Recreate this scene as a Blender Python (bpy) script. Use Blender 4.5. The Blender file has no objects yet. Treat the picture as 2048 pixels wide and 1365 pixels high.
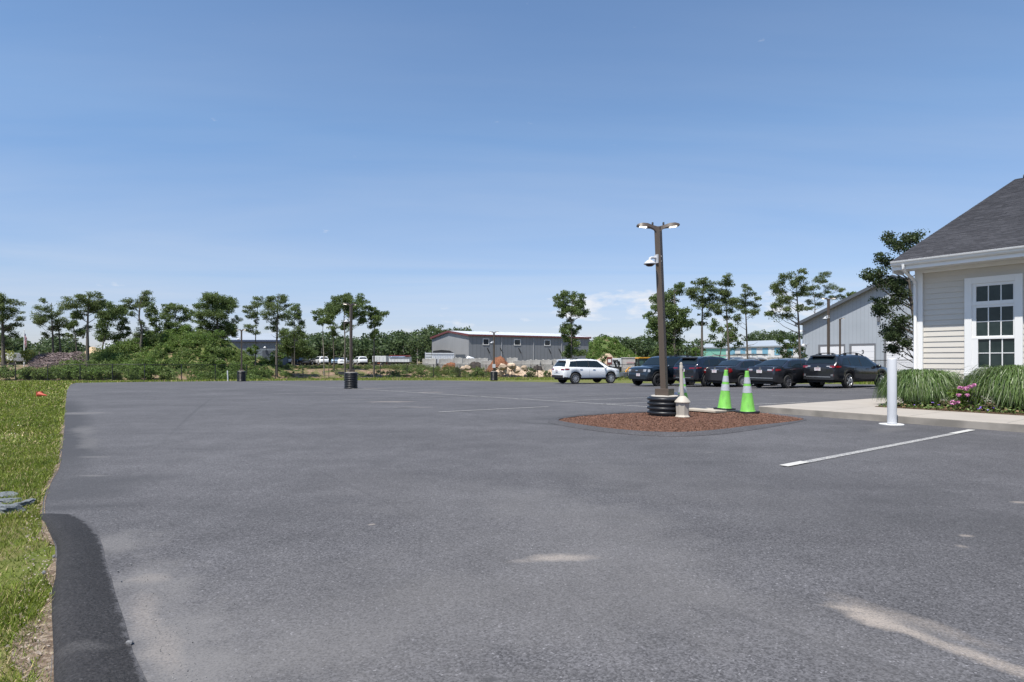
import bpy, math, random
import numpy as np
from mathutils import Vector, Matrix
from mathutils.geometry import delaunay_2d_cdt

# ---------------------------------------------------------------- camera, sky, sun, exposure
S = bpy.context.scene
COL = S.collection
F = 1180.0; CH = 1.25; HY = 720.0           # focal length in photo pixels, camera height, horizon row
cam = bpy.data.cameras.new('camera'); cam.sensor_width = 36; cam.lens = F / 2048 * 36
cam.shift_y = (HY - 682.5) / 2048
cam.clip_start = 0.05; cam.clip_end = 5000
co = bpy.data.objects.new('camera', cam); COL.objects.link(co)
co.location = (0, 0, CH); co.rotation_euler = (math.radians(90), 0, 0); S.camera = co

SUN_EL, SUN_AZ = 64.0, 215.0                # azimuth clockwise from +Y
sd = bpy.data.lights.new('sun', 'SUN'); sd.energy = 5.0; sd.angle = math.radians(0.5); sd.color = (1.0, 0.955, 0.88)
so = bpy.data.objects.new('sun', sd); COL.objects.link(so)
_a, _e = math.radians(SUN_AZ), math.radians(SUN_EL)
sdir = Vector((math.sin(_a) * math.cos(_e), math.cos(_a) * math.cos(_e), math.sin(_e)))
so.rotation_euler = sdir.to_track_quat('Z', 'Y').to_euler(); so.location = (0, 0, 60)

W = bpy.data.worlds.new('World'); S.world = W; W.use_nodes = True
def build_world():
    nt = W.node_tree; N = nt.nodes; L = nt.links; N.clear()
    out = N.new('ShaderNodeOutputWorld'); bg = N.new('ShaderNodeBackground'); bg.inputs['Strength'].default_value = 0.0835
    sky = N.new('ShaderNodeTexSky'); sky.sky_type = 'NISHITA'; sky.sun_disc = False
    sky.sun_elevation = _e; sky.sun_rotation = _a; sky.altitude = 0
    sky.air_density = 1.0; sky.dust_density = 0.3; sky.ozone_density = 4.0
    geo = N.new('ShaderNodeTexCoord')
    def math_(op, a, b=None, c=None, clamp=False):
        n = N.new('ShaderNodeMath'); n.operation = op; n.use_clamp = clamp
        for i, v in enumerate((a, b, c)):
            if v is None: continue
            if isinstance(v, (int, float)): n.inputs[i].default_value = v
            else: L.new(v, n.inputs[i])
        return n.outputs[0]
    sep = N.new('ShaderNodeSeparateXYZ'); L.new(geo.outputs['Generated'], sep.inputs[0])
    X, Y, Z = sep.outputs
    # thin high cirrus: noise in the direction projected on a plane far above
    zz = math_('MAXIMUM', Z, 0.02)
    cx = math_('DIVIDE', X, zz); cy = math_('DIVIDE', Y, zz)
    comb = N.new('ShaderNodeCombineXYZ'); L.new(math_('MULTIPLY', cx, 0.35), comb.inputs[0]); L.new(math_('MULTIPLY', cy, 1.0), comb.inputs[1])
    n1 = N.new('ShaderNodeTexNoise'); n1.inputs['Scale'].default_value = 0.35; n1.inputs['Detail'].default_value = 6; n1.inputs['Roughness'].default_value = 0.55
    n1.inputs['Distortion'].default_value = 0.6
    L.new(comb.outputs[0], n1.inputs['Vector'])
    mr = N.new('ShaderNodeMapRange'); mr.inputs[1].default_value = 0.40; mr.inputs[2].default_value = 0.75; mr.inputs[3].default_value = 0; mr.inputs[4].default_value = 0.22
    L.new(n1.outputs['Fac'], mr.inputs[0]); vz = N.new('ShaderNodeMapRange'); vz.inputs[1].default_value = 0.24; vz.inputs[2].default_value = 0.60; vz.inputs[3].default_value = 1.5; vz.inputs[4].default_value = 0.1; L.new(Z, vz.inputs[0]); veil = math_('MULTIPLY', mr.outputs[0], vz.outputs[0])
    # small cumulus low over the horizon
    comb2 = N.new('ShaderNodeCombineXYZ'); az = math_('ARCTAN2', X, Y)
    L.new(math_('MULTIPLY', az, 14), comb2.inputs[0]); L.new(math_('MULTIPLY', Z, 42), comb2.inputs[1])
    n2 = N.new('ShaderNodeTexNoise'); n2.inputs['Scale'].default_value = 1.0; n2.inputs['Detail'].default_value = 6; n2.inputs['Roughness'].default_value = 0.55
    L.new(comb2.outputs[0], n2.inputs['Vector'])
    def bump(v, c, w):
        d = math_('DIVIDE', math_('SUBTRACT', v, c), w); return math_('SUBTRACT', 1.0, math_('MULTIPLY', d, d), clamp=True)
    mask = math_('MULTIPLY', bump(az, 0.17, 0.16), bump(Z, 0.087, 0.034))
    mask2 = math_('MULTIPLY', bump(az, 0.43, 0.12), bump(Z, 0.085, 0.03))
    mask3 = math_('MULTIPLY', bump(az, 0.05, 0.9), math_('MULTIPLY', bump(Z, 0.055, 0.04), 0.45))
    m = math_('MAXIMUM', math_('MAXIMUM', mask, mask2), mask3)
    c = math_('MULTIPLY_ADD', m, 0.34, math_('SUBTRACT', n2.outputs['Fac'], 0.70))
    c = math_('MULTIPLY', c, 5.5, clamp=True)
    mixa = N.new('ShaderNodeMix'); mixa.data_type = 'RGBA'; L.new(veil, mixa.inputs[0]); 
    tint = N.new('ShaderNodeMix'); tint.data_type = 'RGBA'; tint.blend_type = 'MULTIPLY'; tint.inputs[0].default_value = 1.0
    L.new(sky.outputs[0], tint.inputs[6]); tz = N.new('ShaderNodeMix'); tz.data_type = 'RGBA'; mz = N.new('ShaderNodeMapRange'); mz.inputs[1].default_value = 0.06; mz.inputs[2].default_value = 0.34; L.new(Z, mz.inputs[0]); L.new(mz.outputs[0], tz.inputs[0])
    tz.inputs[6].default_value = (1.16, 1.0, 1.06, 1); tz.inputs[7].default_value = (1.19, 1.31, 1.36, 1); th = N.new('ShaderNodeMix'); th.data_type = 'RGBA'; mh = N.new('ShaderNodeMapRange'); mh.inputs[1].default_value = 0.0; mh.inputs[2].default_value = 0.12; L.new(Z, mh.inputs[0]); L.new(mh.outputs[0], th.inputs[0]); th.inputs[6].default_value = (0.80, 0.84, 1.12, 1); L.new(tz.outputs[2], th.inputs[7]); L.new(th.outputs[2], tint.inputs[7])
    L.new(tint.outputs[2], mixa.inputs[6]); mixa.inputs[7].default_value = (6.0, 6.3, 6.9, 1)
    mixb = N.new('ShaderNodeMix'); mixb.data_type = 'RGBA'; L.new(math_('MULTIPLY', c, 0.85), mixb.inputs[0])
    L.new(mixa.outputs[2], mixb.inputs[6]); mixb.inputs[7].default_value = (7.2, 7.3, 7.6, 1)
    L.new(mixb.outputs[2], bg.inputs['Color']); L.new(bg.outputs[0], out.inputs[0])
build_world()
S.view_settings.view_transform = 'Standard'; S.view_settings.look = 'None'; S.view_settings.exposure = 0.55; S.view_settings.gamma = 1
S.render.engine = 'CYCLES'
S.cycles.max_bounces = 6; S.cycles.transparent_max_bounces = 8

# ---------------------------------------------------------------- site frame and terrain
NU = (0.81, 0.586); DV = (-0.586, 0.81)     # the house and the lot lie on this turned grid
def U(u, v, z=0.0): return (NU[0]*u + DV[0]*v, NU[1]*u + DV[1]*v, z)
FX = [-400, -60, -33, -27, -18, 6, 13, 24, 36, 60, 400]
FY = [53, 53, 53, 60, 67, 69, 60, 40, 24, 0, -100]
def sst(a, b, x):
    t = np.clip((np.asarray(x, float) - a) / (b - a), 0, 1); return t*t*(3-2*t)
def gz(x, y):
    x = np.asarray(x, float); y = np.asarray(y, float)
    z = -0.0165*np.clip(y-14, 0, 50) + 0.011*np.clip(x-5, 0, 14)*sst(14, 24, y)
    fy = np.interp(x, FX, FY); amp = np.interp(x, [-10, -4, 4, 10], [1.0, 0.8, 0.7, 0.1])
    z = z + amp*sst(2, 9, y-fy)
    return z
def g(x, y): return float(gz(x, y))
def G(px, py, dz=0.02):
    y = 10.0
    for _ in range(40):
        y2 = (CH - dz - g((px-1024)/F*y, y)) * F / (py-HY); y = 0.5*(y+min(y2, 400))
    return ((px-1024)/F*y, y)
def A(px, py, y): return ((px-1024)/F*y, y, CH-(py-HY)/F*y)

# ---------------------------------------------------------------- object helpers
def tag(o, label=None, cat=None, group=None, kind=None):
    if label: o['label'] = label
    if cat: o['category'] = cat
    if group: o['group'] = group
    if kind: o['kind'] = kind
    return o
def empty(name, loc=(0, 0, 0), rz=0.0, label=None, cat=None, group=None):
    o = bpy.data.objects.new(name, None); COL.objects.link(o); o.location = loc; o.rotation_euler = (0, 0, rz)
    o.empty_display_size = 0.2
    return tag(o, label, cat, group)
def link(name, me, parent=None, loc=None):
    o = bpy.data.objects.new(name, me); COL.objects.link(o)
    if parent is not None: o.parent = parent
    if loc is not None: o.location = loc
    return o
def copy_tree(o, parent=None):
    c = o.copy(); COL.objects.link(c)
    if parent is not None: c.parent = parent
    for ch in list(o.children): copy_tree(ch, c)
    return c

class MB:
    def __init__(s): s.v = []; s.f = []; s.m = []; s.mi = 0
    def add(s, vs, fs):
        b = len(s.v); s.v += [tuple(p) for p in vs]; s.f += [tuple(b+i for i in f) for f in fs]; s.m += [s.mi]*len(fs); return b
    def quad(s, a, b, c, d): s.add([a, b, c, d], [(0, 1, 2, 3)])
    def box(s, x0, x1, y0, y1, z0, z1, M=None):
        vs = [(x, y, z) for z in (z0, z1) for y in (y0, y1) for x in (x0, x1)]
        if M is not None: vs = [tuple(M @ Vector(p)) for p in vs]
        s.add(vs, [(0, 2, 3, 1), (4, 5, 7, 6), (0, 1, 5, 4), (2, 6, 7, 3), (0, 4, 6, 2), (1, 3, 7, 5)])
    def hexa(s, vs):   # 8 corners, bottom ring then top ring
        s.add(vs, [(3, 2, 1, 0), (4, 5, 6, 7), (0, 1, 5, 4), (1, 2, 6, 5), (2, 3, 7, 6), (3, 0, 4, 7)])
    def tube(s, pts, rad, n=8, cap=True):
        pts = [Vector(p) for p in pts]; R = rad if isinstance(rad, (list, tuple)) else [rad]*len(pts)
        rings = []; prev = None
        for i, p in enumerate(pts):
            d = (pts[min(i+1, len(pts)-1)] - pts[max(i-1, 0)])
            if d.length < 1e-9: d = Vector((0, 0, 1))
            d.normalize()
            if prev is None:
                a = Vector((1, 0, 0)) if abs(d.x) < 0.8 else Vector((0, 1, 0))
                prev = (a - d*a.dot(d)).normalized()
            else:
                prev = (prev - d*prev.dot(d)); prev = prev.normalized() if prev.length > 1e-6 else d.orthogonal().normalized()
            q = d.cross(prev)
            rings.append([tuple(p + (prev*math.cos(2*math.pi*k/n) + q*math.sin(2*math.pi*k/n))*R[i]) for k in range(n)])
        vs = [v for r in rings for v in r]; fs = []
        for i in range(len(pts)-1):
            for k in range(n):
                k2 = (k+1) % n; fs.append((i*n+k, i*n+k2, (i+1)*n+k2, (i+1)*n+k))
        if cap: fs.append(tuple(range(n-1, -1, -1))); fs.append(tuple((len(pts)-1)*n+k for k in range(n)))
        s.add(vs, fs)
    def lathe(s, prof, n=24, c=(0, 0, 0), M=None, cap=True):
        vs = []
        for r, z in prof:
            for k in range(n):
                a = 2*math.pi*k/n; p = Vector((c[0]+r*math.cos(a), c[1]+r*math.sin(a), c[2]+z))
                vs.append(tuple(M @ p) if M is not None else tuple(p))
        fs = []
        for i in range(len(prof)-1):
            for k in range(n):
                k2 = (k+1) % n; fs.append((i*n+k, i*n+k2, (i+1)*n+k2, (i+1)*n+k))
        if cap: fs.append(tuple(range(n-1, -1, -1))); fs.append(tuple((len(prof)-1)*n+k for k in range(n)))
        s.add(vs, fs)
    def prism(s, poly, z0, z1):
        n = len(poly); vs = [(x, y, z0) for x, y in poly] + [(x, y, z1) for x, y in poly]
        s.add(vs, [tuple(range(n-1, -1, -1)), tuple(range(n, 2*n))] + [(i, (i+1) % n, n+(i+1) % n, n+i) for i in range(n)])
    def build(s, name, mats, parent=None, loc=None, smooth=None, bevel=None):
        me = bpy.data.meshes.new(name); me.from_pydata(s.v, [], s.f)
        mats = mats if isinstance(mats, (list, tuple)) else [mats]
        for m in mats: me.materials.append(m)
        if len(mats) > 1: me.polygons.foreach_set('material_index', s.m)
        me.update()
        if smooth is not None:
            me.shade_smooth()
            if smooth < 179: me.set_sharp_from_angle(angle=math.radians(smooth))
        o = link(name, me, parent, loc)
        if bevel:
            b = o.modifiers.new('bevel', 'BEVEL'); b.width = bevel; b.segments = 2; b.limit_method = 'ANGLE'; b.angle_limit = math.radians(40)
        return o

def quads_mesh(name, P, mats, midx=None):
    """P: (N,4,3) corner array -> one mesh of loose quads"""
    N = len(P); me = bpy.data.meshes.new(name)
    me.vertices.add(4*N); me.vertices.foreach_set('co', np.ascontiguousarray(P, dtype=np.float32).ravel())
    me.loops.add(4*N); me.loops.foreach_set('vertex_index', np.arange(4*N, dtype=np.int32))
    me.polygons.add(N); me.polygons.foreach_set('loop_start', np.arange(0, 4*N, 4, dtype=np.int32))
    try: me.polygons.foreach_set('loop_total', np.full(N, 4, dtype=np.int32))
    except Exception: pass
    for m in (mats if isinstance(mats, (list, tuple)) else [mats]): me.materials.append(m)
    if midx is not None: me.polygons.foreach_set('material_index', np.asarray(midx, dtype=np.int32))
    me.update(calc_edges=True); me.validate()
    return me
def leaf_quads(pts, size, rng, up=0.35, aspect=0.6, droop=None):
    pts = np.asarray(pts, float); n = len(pts)
    nr = rng.normal(size=(n, 3)); nr[:, 2] = np.abs(nr[:, 2]) + up; nr /= np.linalg.norm(nr, axis=1, keepdims=True)
    a = rng.normal(size=(n, 3)); a -= nr*np.sum(a*nr, axis=1, keepdims=True); a /= np.linalg.norm(a, axis=1, keepdims=True)
    b = np.cross(nr, a)
    s = (np.asarray(size)*rng.uniform(0.6, 1.35, n))[:, None] if np.ndim(size) == 0 else (size*rng.uniform(0.6, 1.35, n))[:, None]
    return np.stack([pts-a*s*0.5, pts+b*s*0.5*aspect, pts+a*s*0.5, pts-b*s*0.5*aspect], axis=1)

def sheet(name, poly, mat, off, step=1.5, kind='structure', zf=None, parent=None):
    """a polygon draped on the terrain"""
    P = [Vector(p[:2]) for p in poly]; n = len(P)
    dense = []
    for i in range(n):
        a, b = P[i], P[(i+1) % n]; k = max(1, int((b-a).length/step))
        for j in range(k): dense.append(a.lerp(b, j/k))
    m = len(dense); xs = [p.x for p in dense]; ys = [p.y for p in dense]
    pts = list(dense)
    x = min(xs)+step*0.5
    poly_np = np.array([(p.x, p.y) for p in dense])
    def inside(px, py):
        x0, y0 = poly_np[:, 0], poly_np[:, 1]; x1, y1 = np.roll(x0, -1), np.roll(y0, -1)
        c = ((y0 > py) != (y1 > py)) & (px < (x1-x0)*(py-y0)/(y1-y0+1e-12)+x0); return c.sum() % 2 == 1
    while x < max(xs):
        y = min(ys)+step*0.5
        while y < max(ys):
            if inside(x, y):
                if np.min(np.hypot(poly_np[:, 0]-x, poly_np[:, 1]-y)) > step*0.35: pts.append(Vector((x, y)))
            y += step
        x += step
    r = delaunay_2d_cdt(pts, [], [list(range(m))], 1, 1e-5)
    zf = zf or (lambda x, y: g(x, y)+off)
    vs = [(p.x, p.y, zf(p.x, p.y)) for p in r[0]]
    me = bpy.data.meshes.new(name); me.from_pydata(vs, [], [tuple(f) for f in r[2]]); me.update()
    if sum(p.normal.z for p in me.polygons) < 0: me.flip_normals()
    me.materials.append(mat); me.shade_smooth()
    o = link(name, me, parent)
    if kind: o['kind'] = kind
    return o
def in_poly(poly, X, Y):
    poly = np.array(poly); c = np.zeros(len(X), bool); n = len(poly)
    for i in range(n):
        x0, y0 = poly[i]; x1, y1 = poly[(i+1) % n]
        if y0 == y1: continue
        c ^= ((y0 > Y) != (y1 > Y)) & (X < (x1-x0)*(Y-y0)/(y1-y0)+x0)
    return c

# ---------------------------------------------------------------- materials
MC = {}
def mat(name, col, rough=0.6, metal=0.0, var=0.0, vscale=3.0, bump=0.0, bscale=40.0, col2=None, coat=0.0, emit=None, spec=0.5, island=0.0, contrast=1.0, detail=6):
    if name in MC: return MC[name]
    m = bpy.data.materials.new(name); m.use_nodes = True; nt = m.node_tree; N = nt.nodes; L = nt.links
    b = N['Principled BSDF']; b.inputs['Base Color'].default_value = (*col, 1); b.inputs['Roughness'].default_value = rough
    b.inputs['Metallic'].default_value = metal; b.inputs['Specular IOR Level'].default_value = spec
    if coat: b.inputs['Coat Weight'].default_value = coat; b.inputs['Coat Roughness'].default_value = 0.05
    if emit: b.inputs['Emission Color'].default_value = (*emit[:3], 1); b.inputs['Emission Strength'].default_value = emit[3]
    tc = None
    if var or col2 or bump:
        tc = N.new('ShaderNodeTexCoord')
    src = None
    if var or col2:
        n = N.new('ShaderNodeTexNoise'); n.inputs['Scale'].default_value = vscale; n.inputs['Detail'].default_value = detail; n.inputs['Roughness'].default_value = 0.6
        L.new(tc.outputs['Object'], n.inputs['Vector'])
        mr = N.new('ShaderNodeMapRange'); c = 0.5-0.22/contrast; mr.inputs[1].default_value = c; mr.inputs[2].default_value = 1-c; L.new(n.outputs['Fac'], mr.inputs[0])
        mx = N.new('ShaderNodeMix'); mx.data_type = 'RGBA'; L.new(mr.outputs[0], mx.inputs[0])
        c2 = col2 if col2 else tuple(min(1, x*(1+var)) for x in col); c1 = col if col2 else tuple(x*(1-var) for x in col)
        mx.inputs[6].default_value = (*c1, 1); mx.inputs[7].default_value = (*c2, 1); src = mx.outputs[2]
    if island:
        gi = N.new('ShaderNodeNewGeometry'); mi = N.new('ShaderNodeMapRange'); mi.inputs[3].default_value = 1-island; mi.inputs[4].default_value = 1+island
        L.new(gi.outputs['Random Per Island'], mi.inputs[0])
        hsv = N.new('ShaderNodeHueSaturation')
        if src: L.new(src, hsv.inputs['Color'])
        else: hsv.inputs['Color'].default_value = (*col, 1)
        L.new(mi.outputs[0], hsv.inputs['Value']); src = hsv.outputs[0]
    if src: L.new(src, b.inputs['Base Color'])
    if bump:
        n = N.new('ShaderNodeTexNoise'); n.inputs['Scale'].default_value = bscale; n.inputs['Detail'].default_value = 4
        L.new(tc.outputs['Object'], n.inputs['Vector'])
        bp = N.new('ShaderNodeBump'); bp.inputs['Strength'].default_value = min(1, bump); bp.inputs['Distance'].default_value = 0.02
        L.new(n.outputs['Fac'], bp.inputs['Height']); L.new(bp.outputs[0], b.inputs['Normal'])
    MC[name] = m; return m
def leafmat(name, col, col2=None, rough=0.55, island=0.45, trans=0.42, vscale=0.5):
    if name in MC: return MC[name]
    m = mat(name, col, rough, var=0.25, col2=col2, vscale=vscale, island=island, spec=0.3)
    nt = m.node_tree; N = nt.nodes; L = nt.links; b = N['Principled BSDF']; out = [n for n in N if n.type == 'OUTPUT_MATERIAL'][0]
    tr = N.new('ShaderNodeBsdfTranslucent'); mx = N.new('ShaderNodeMixShader'); mx.inputs[0].default_value = trans
    src = b.inputs['Base Color'].links[0].from_socket
    hs = N.new('ShaderNodeHueSaturation'); hs.inputs['Value'].default_value = 1.2; hs.inputs['Hue'].default_value = 0.485; L.new(src, hs.inputs['Color'])
    L.new(hs.outputs[0], tr.inputs['Color']); L.new(b.outputs[0], mx.inputs[1]); L.new(tr.outputs[0], mx.inputs[2]); L.new(mx.outputs[0], out.inputs[0])
    return m
M_leaf_oak = leafmat('oak_leaf', (0.080, 0.128, 0.038), (0.145, 0.195, 0.068))
M_leaf_pine = leafmat('pine_needles', (0.078, 0.116, 0.040), (0.138, 0.176, 0.066))
M_leaf_far = leafmat('far_leaf', (0.045, 0.078, 0.030), (0.085, 0.120, 0.048), vscale=0.12)
M_leaf_bright = leafmat('bright_leaf', (0.085, 0.155, 0.032), (0.150, 0.220, 0.055), vscale=0.8)
M_leaf_mid = leafmat('shrub_leaf', (0.090, 0.150, 0.038), (0.165, 0.218, 0.068), vscale=0.5)
M_leaf_yellow = leafmat('yellow_shrub', (0.30, 0.30, 0.07), (0.14, 0.20, 0.05), vscale=2.0)
M_bark = mat('bark', (0.10, 0.085, 0.07), 0.9, var=0.3, vscale=6, bump=0.4, bscale=20)
M_bark_pale = mat('pale_bark', (0.24, 0.21, 0.175), 0.9, var=0.25, vscale=6)
M_conc = mat('concrete', (0.40, 0.375, 0.335), 0.85, var=0.10, vscale=2.2, bump=0.15, bscale=120)
M_block = mat('block_concrete', (0.34, 0.33, 0.31), 0.9, var=0.35, vscale=1.2, bump=0.2, bscale=10)
M_blackpl = mat('black_plastic', (0.012, 0.014, 0.018), 0.38, bump=0.05, bscale=30)
M_bronze = mat('bronze_paint', (0.082, 0.062, 0.047), 0.45, var=0.06, vscale=8)
M_white = mat('white_paint', (0.66, 0.66, 0.65), 0.4, var=0.02, vscale=3)
M_whitepl = mat('white_plastic', (0.47, 0.48, 0.50), 0.35, var=0.03, vscale=5)
M_dark = mat('dark_void', (0.008, 0.008, 0.009), 0.9)
M_tyre = mat('tyre_rubber', (0.018, 0.018, 0.019), 0.8, var=0.2, vscale=12)
M_alloy = mat('alloy_wheel', (0.55, 0.56, 0.58), 0.28, metal=0.7)
M_alloyd = mat('dark_alloy_wheel', (0.05, 0.05, 0.055), 0.3, metal=0.6)
M_glass = mat('car_glass', (0.010, 0.016, 0.020), 0.04, spec=0.5)
M_fence = mat('black_fence_coating', (0.012, 0.012, 0.013), 0.5)
# ---------------------------------------------------------------- ground materials
def mixed_ground(name, cols, scales, rough=0.9, bump=0.3, bscale=25, thr=(0.42, 0.58)):
    """cols[0] base; each following colour is laid over it where its own noise is high"""
    m = bpy.data.materials.new(name); m.use_nodes = True; nt = m.node_tree; N = nt.nodes; L = nt.links
    b = N['Principled BSDF']; b.inputs['Roughness'].default_value = rough; b.inputs['Specular IOR Level'].default_value = 0.2
    tc = N.new('ShaderNodeTexCoord'); cur = None
    for i, (c, sc) in enumerate(zip(cols[1:], scales)):
        n = N.new('ShaderNodeTexNoise'); n.inputs['Scale'].default_value = sc; n.inputs['Detail'].default_value = 8; n.inputs['Roughness'].default_value = 0.65
        mp = N.new('ShaderNodeMapping'); mp.inputs['Location'].default_value = (i*13.7, i*7.1, i*3.3); L.new(tc.outputs['Object'], mp.inputs[0]); L.new(mp.outputs[0], n.inputs['Vector'])
        mr = N.new('ShaderNodeMapRange'); mr.inputs[1].default_value = thr[0]; mr.inputs[2].default_value = thr[1]; L.new(n.outputs['Fac'], mr.inputs[0])
        mx = N.new('ShaderNodeMix'); mx.data_type = 'RGBA'; L.new(mr.outputs[0], mx.inputs[0])
        if cur is None: mx.inputs[6].default_value = (*cols[0], 1)
        else: L.new(cur, mx.inputs[6])
        mx.inputs[7].default_value = (*c, 1); cur = mx.outputs[2]
    L.new(cur, b.inputs['Base Color'])
    n = N.new('ShaderNodeTexNoise'); n.inputs['Scale'].default_value = bscale; n.inputs['Detail'].default_value = 6
    L.new(tc.outputs['Object'], n.inputs['Vector']); bp = N.new('ShaderNodeBump'); bp.inputs['Strength'].default_value = bump; bp.inputs['Distance'].default_value = 0.05
    L.new(n.outputs['Fac'], bp.inputs['Height']); L.new(bp.outputs[0], b.inputs['Normal'])
    return m
M_lawn = mixed_ground('lawn_turf', [(0.095, 0.120, 0.020), (0.120, 0.130, 0.032), (0.062, 0.090, 0.014), (0.155, 0.13, 0.06)], [0.5, 3.0, 1.3], thr=(0.45, 0.62))
M_field = mixed_ground('rough_field', [(0.22, 0.145, 0.10), (0.29, 0.20, 0.145), (0.07, 0.095, 0.028), (0.125, 0.125, 0.045)], [0.25, 0.6, 1.2], thr=(0.48, 0.60))
M_dirt = mixed_ground('sandy_dirt', [(0.30, 0.22, 0.15), (0.22, 0.16, 0.11), (0.40, 0.32, 0.23)], [3, 12])
M_soil = mixed_ground('bed_soil', [(0.06, 0.04, 0.025), (0.10, 0.065, 0.04)], [20])
M_mulch = mixed_ground('bark_mulch', [(0.145, 0.072, 0.046), (0.11, 0.055, 0.036), (0.18, 0.098, 0.066)], [28, 45], bump=1.0, bscale=60, thr=(0.47, 0.56))
M_chip = mat('mulch_chip', (0.145, 0.072, 0.047), 0.9, var=0.2, vscale=5, island=0.40)

def asphalt_mat(name, base, stains, speck=0.5, mott=0.12):
    m = bpy.data.materials.new(name); m.use_nodes = True; nt = m.node_tree; N = nt.nodes; L = nt.links
    b = N['Principled BSDF']; b.inputs['Roughness'].default_value = 0.82; b.inputs['Specular IOR Level'].default_value = 0.35
    tc = N.new('ShaderNodeTexCoord'); P = tc.outputs['Object']
    def noise(sc, det=4, ro=0.6, vec=P, dist=0.0):
        n = N.new('ShaderNodeTexNoise'); n.inputs['Scale'].default_value = sc; n.inputs['Detail'].default_value = det; n.inputs['Roughness'].default_value = ro
        n.inputs['Distortion'].default_value = dist; L.new(vec, n.inputs['Vector']); return n
    def mr(v, a, b_, c, d):
        n = N.new('ShaderNodeMapRange'); 
        for i, x in enumerate((a, b_, c, d)): n.inputs[i+1].default_value = x
        L.new(v, n.inputs[0]); return n.outputs[0]
    def mul(a, c):
        n = N.new('ShaderNodeMath'); n.operation = 'MULTIPLY'; L.new(a, n.inputs[0])
        if isinstance(c, float): n.inputs[1].default_value = c
        else: L.new(c, n.inputs[1])
        return n.outputs[0]
    # aggregate: fine light and dark stones, then broad mottling, tyre-worn lanes
    vor = N.new('ShaderNodeTexVoronoi'); vor.inputs['Scale'].default_value = 125; L.new(P, vor.inputs['Vector'])
    sepv = N.new('ShaderNodeSeparateColor'); L.new(vor.outputs['Color'], sepv.inputs[0])
    f1 = mr(sepv.outputs[0], 0, 1, 1-speck*0.75, 1+speck*0.75)
    f1b = mr(sepv.outputs[1], 0.965, 1.0, 1.0, 1.0+speck*1.6)
    f2 = mr(noise(42, 4).outputs['Fac'], 0.3, 0.7, 1-speck*0.30, 1+speck*0.30)
    f3 = mr(noise(0.35, 5, 0.55).outputs['Fac'], 0.3, 0.7, 1-mott, 1+mott)
    f4 = mr(noise(2.3, 5, 0.6).outputs['Fac'], 0.3, 0.7, 1-mott*0.7, 1+mott*0.7)
    mp = N.new('ShaderNodeMapping'); mp.inputs['Rotation'].default_value = (0, 0, math.radians(-54)); mp.inputs['Scale'].default_value = (0.12, 1.1, 1); L.new(P, mp.inputs[0])
    f5 = mr(noise(1.0, 4, 0.6, mp.outputs[0]).outputs['Fac'], 0.3, 0.7, 1-mott*0.6, 1+mott*0.6)
    f = mul(mul(mul(f1, f1b), f2), mul(f3, mul(f4, f5)))
    vm = N.new('ShaderNodeVectorMath'); vm.operation = 'SCALE'; vm.inputs[0].default_value = base; L.new(f, vm.inputs['Scale'])
    cur = vm.outputs[0]
    # thin wandering cracks
    for sc_, w_ in ((0.23, 0.0016),):
        dn = noise(1.5, 4, 0.6); ad = N.new('ShaderNodeMixRGB'); ad.blend_type = 'ADD'; ad.inputs[0].default_value = 0.5; L.new(P, ad.inputs[1]); L.new(dn.outputs['Color'], ad.inputs[2])
        vc = N.new('ShaderNodeTexVoronoi'); vc.feature = 'DISTANCE_TO_EDGE'; vc.inputs['Scale'].default_value = sc_; L.new(ad.outputs[0], vc.inputs['Vector'])
        cm = mr(vc.outputs['Distance'], w_*0.5, w_*1.6, 0.35, 0.0)
        cm = mul(cm, mr(noise(0.12, 2).outputs['Fac'], 0.5, 0.6, 0.0, 1.0))
        mx = N.new('ShaderNodeMix'); mx.data_type = 'RGBA'; L.new(cm, mx.inputs[0]); L.new(cur, mx.inputs[6]); mx.inputs[7].default_value = (0.04, 0.04, 0.045, 1); cur = mx.outputs[2]
    # stains: sand and dust washed onto the surface, and patches that darken it
    wob = noise(1.6, 6, 0.7); wsub = N.new('ShaderNodeVectorMath'); wsub.operation = 'SUBTRACT'; L.new(wob.outputs['Color'], wsub.inputs[0]); wsub.inputs[1].default_value = (0.5, 0.5, 0.5)
    grain = mr(noise(90, 4, 0.7).outputs['Fac'], 0.35, 0.6, 0.25, 1.0)
    for (cx, cy, rx, ry, ang, st, colr) in stains:
        sc = N.new('ShaderNodeVectorMath'); sc.operation = 'SCALE'; L.new(wsub.outputs[0], sc.inputs[0]); sc.inputs['Scale'].default_value = min(rx, ry)*(3.2 if colr[0] > .06 else 1.2)
        add = N.new('ShaderNodeVectorMath'); add.operation = 'ADD'; L.new(P, add.inputs[0]); L.new(sc.outputs[0], add.inputs[1])
        fl = N.new('ShaderNodeVectorMath'); fl.operation = 'MULTIPLY'; fl.inputs[1].default_value = (1, 1, 0); L.new(add.outputs[0], fl.inputs[0])
        mp = N.new('ShaderNodeMapping'); mp.vector_type = 'TEXTURE'; mp.inputs['Location'].default_value = (cx, cy, 0); mp.inputs['Rotation'].default_value = (0, 0, math.radians(ang)); mp.inputs['Scale'].default_value = (rx, ry, 1)
        L.new(fl.outputs[0], mp.inputs[0]); ln = N.new('ShaderNodeVectorMath'); ln.operation = 'LENGTH'; L.new(mp.outputs[0], ln.inputs[0])
        k = mr(ln.outputs['Value'], 1.0, 0.4, 0.0, st) if colr[0] < .06 else mul(mr(ln.outputs['Value'], 1.0, 0.35, 0.0, st), grain)
        mx = N.new('ShaderNodeMix'); mx.data_type = 'RGBA'; L.new(k, mx.inputs[0]); L.new(cur, mx.inputs[6]); mx.inputs[7].default_value = (*colr, 1); cur = mx.outputs[2]
    L.new(cur, b.inputs['Base Color'])
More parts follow.
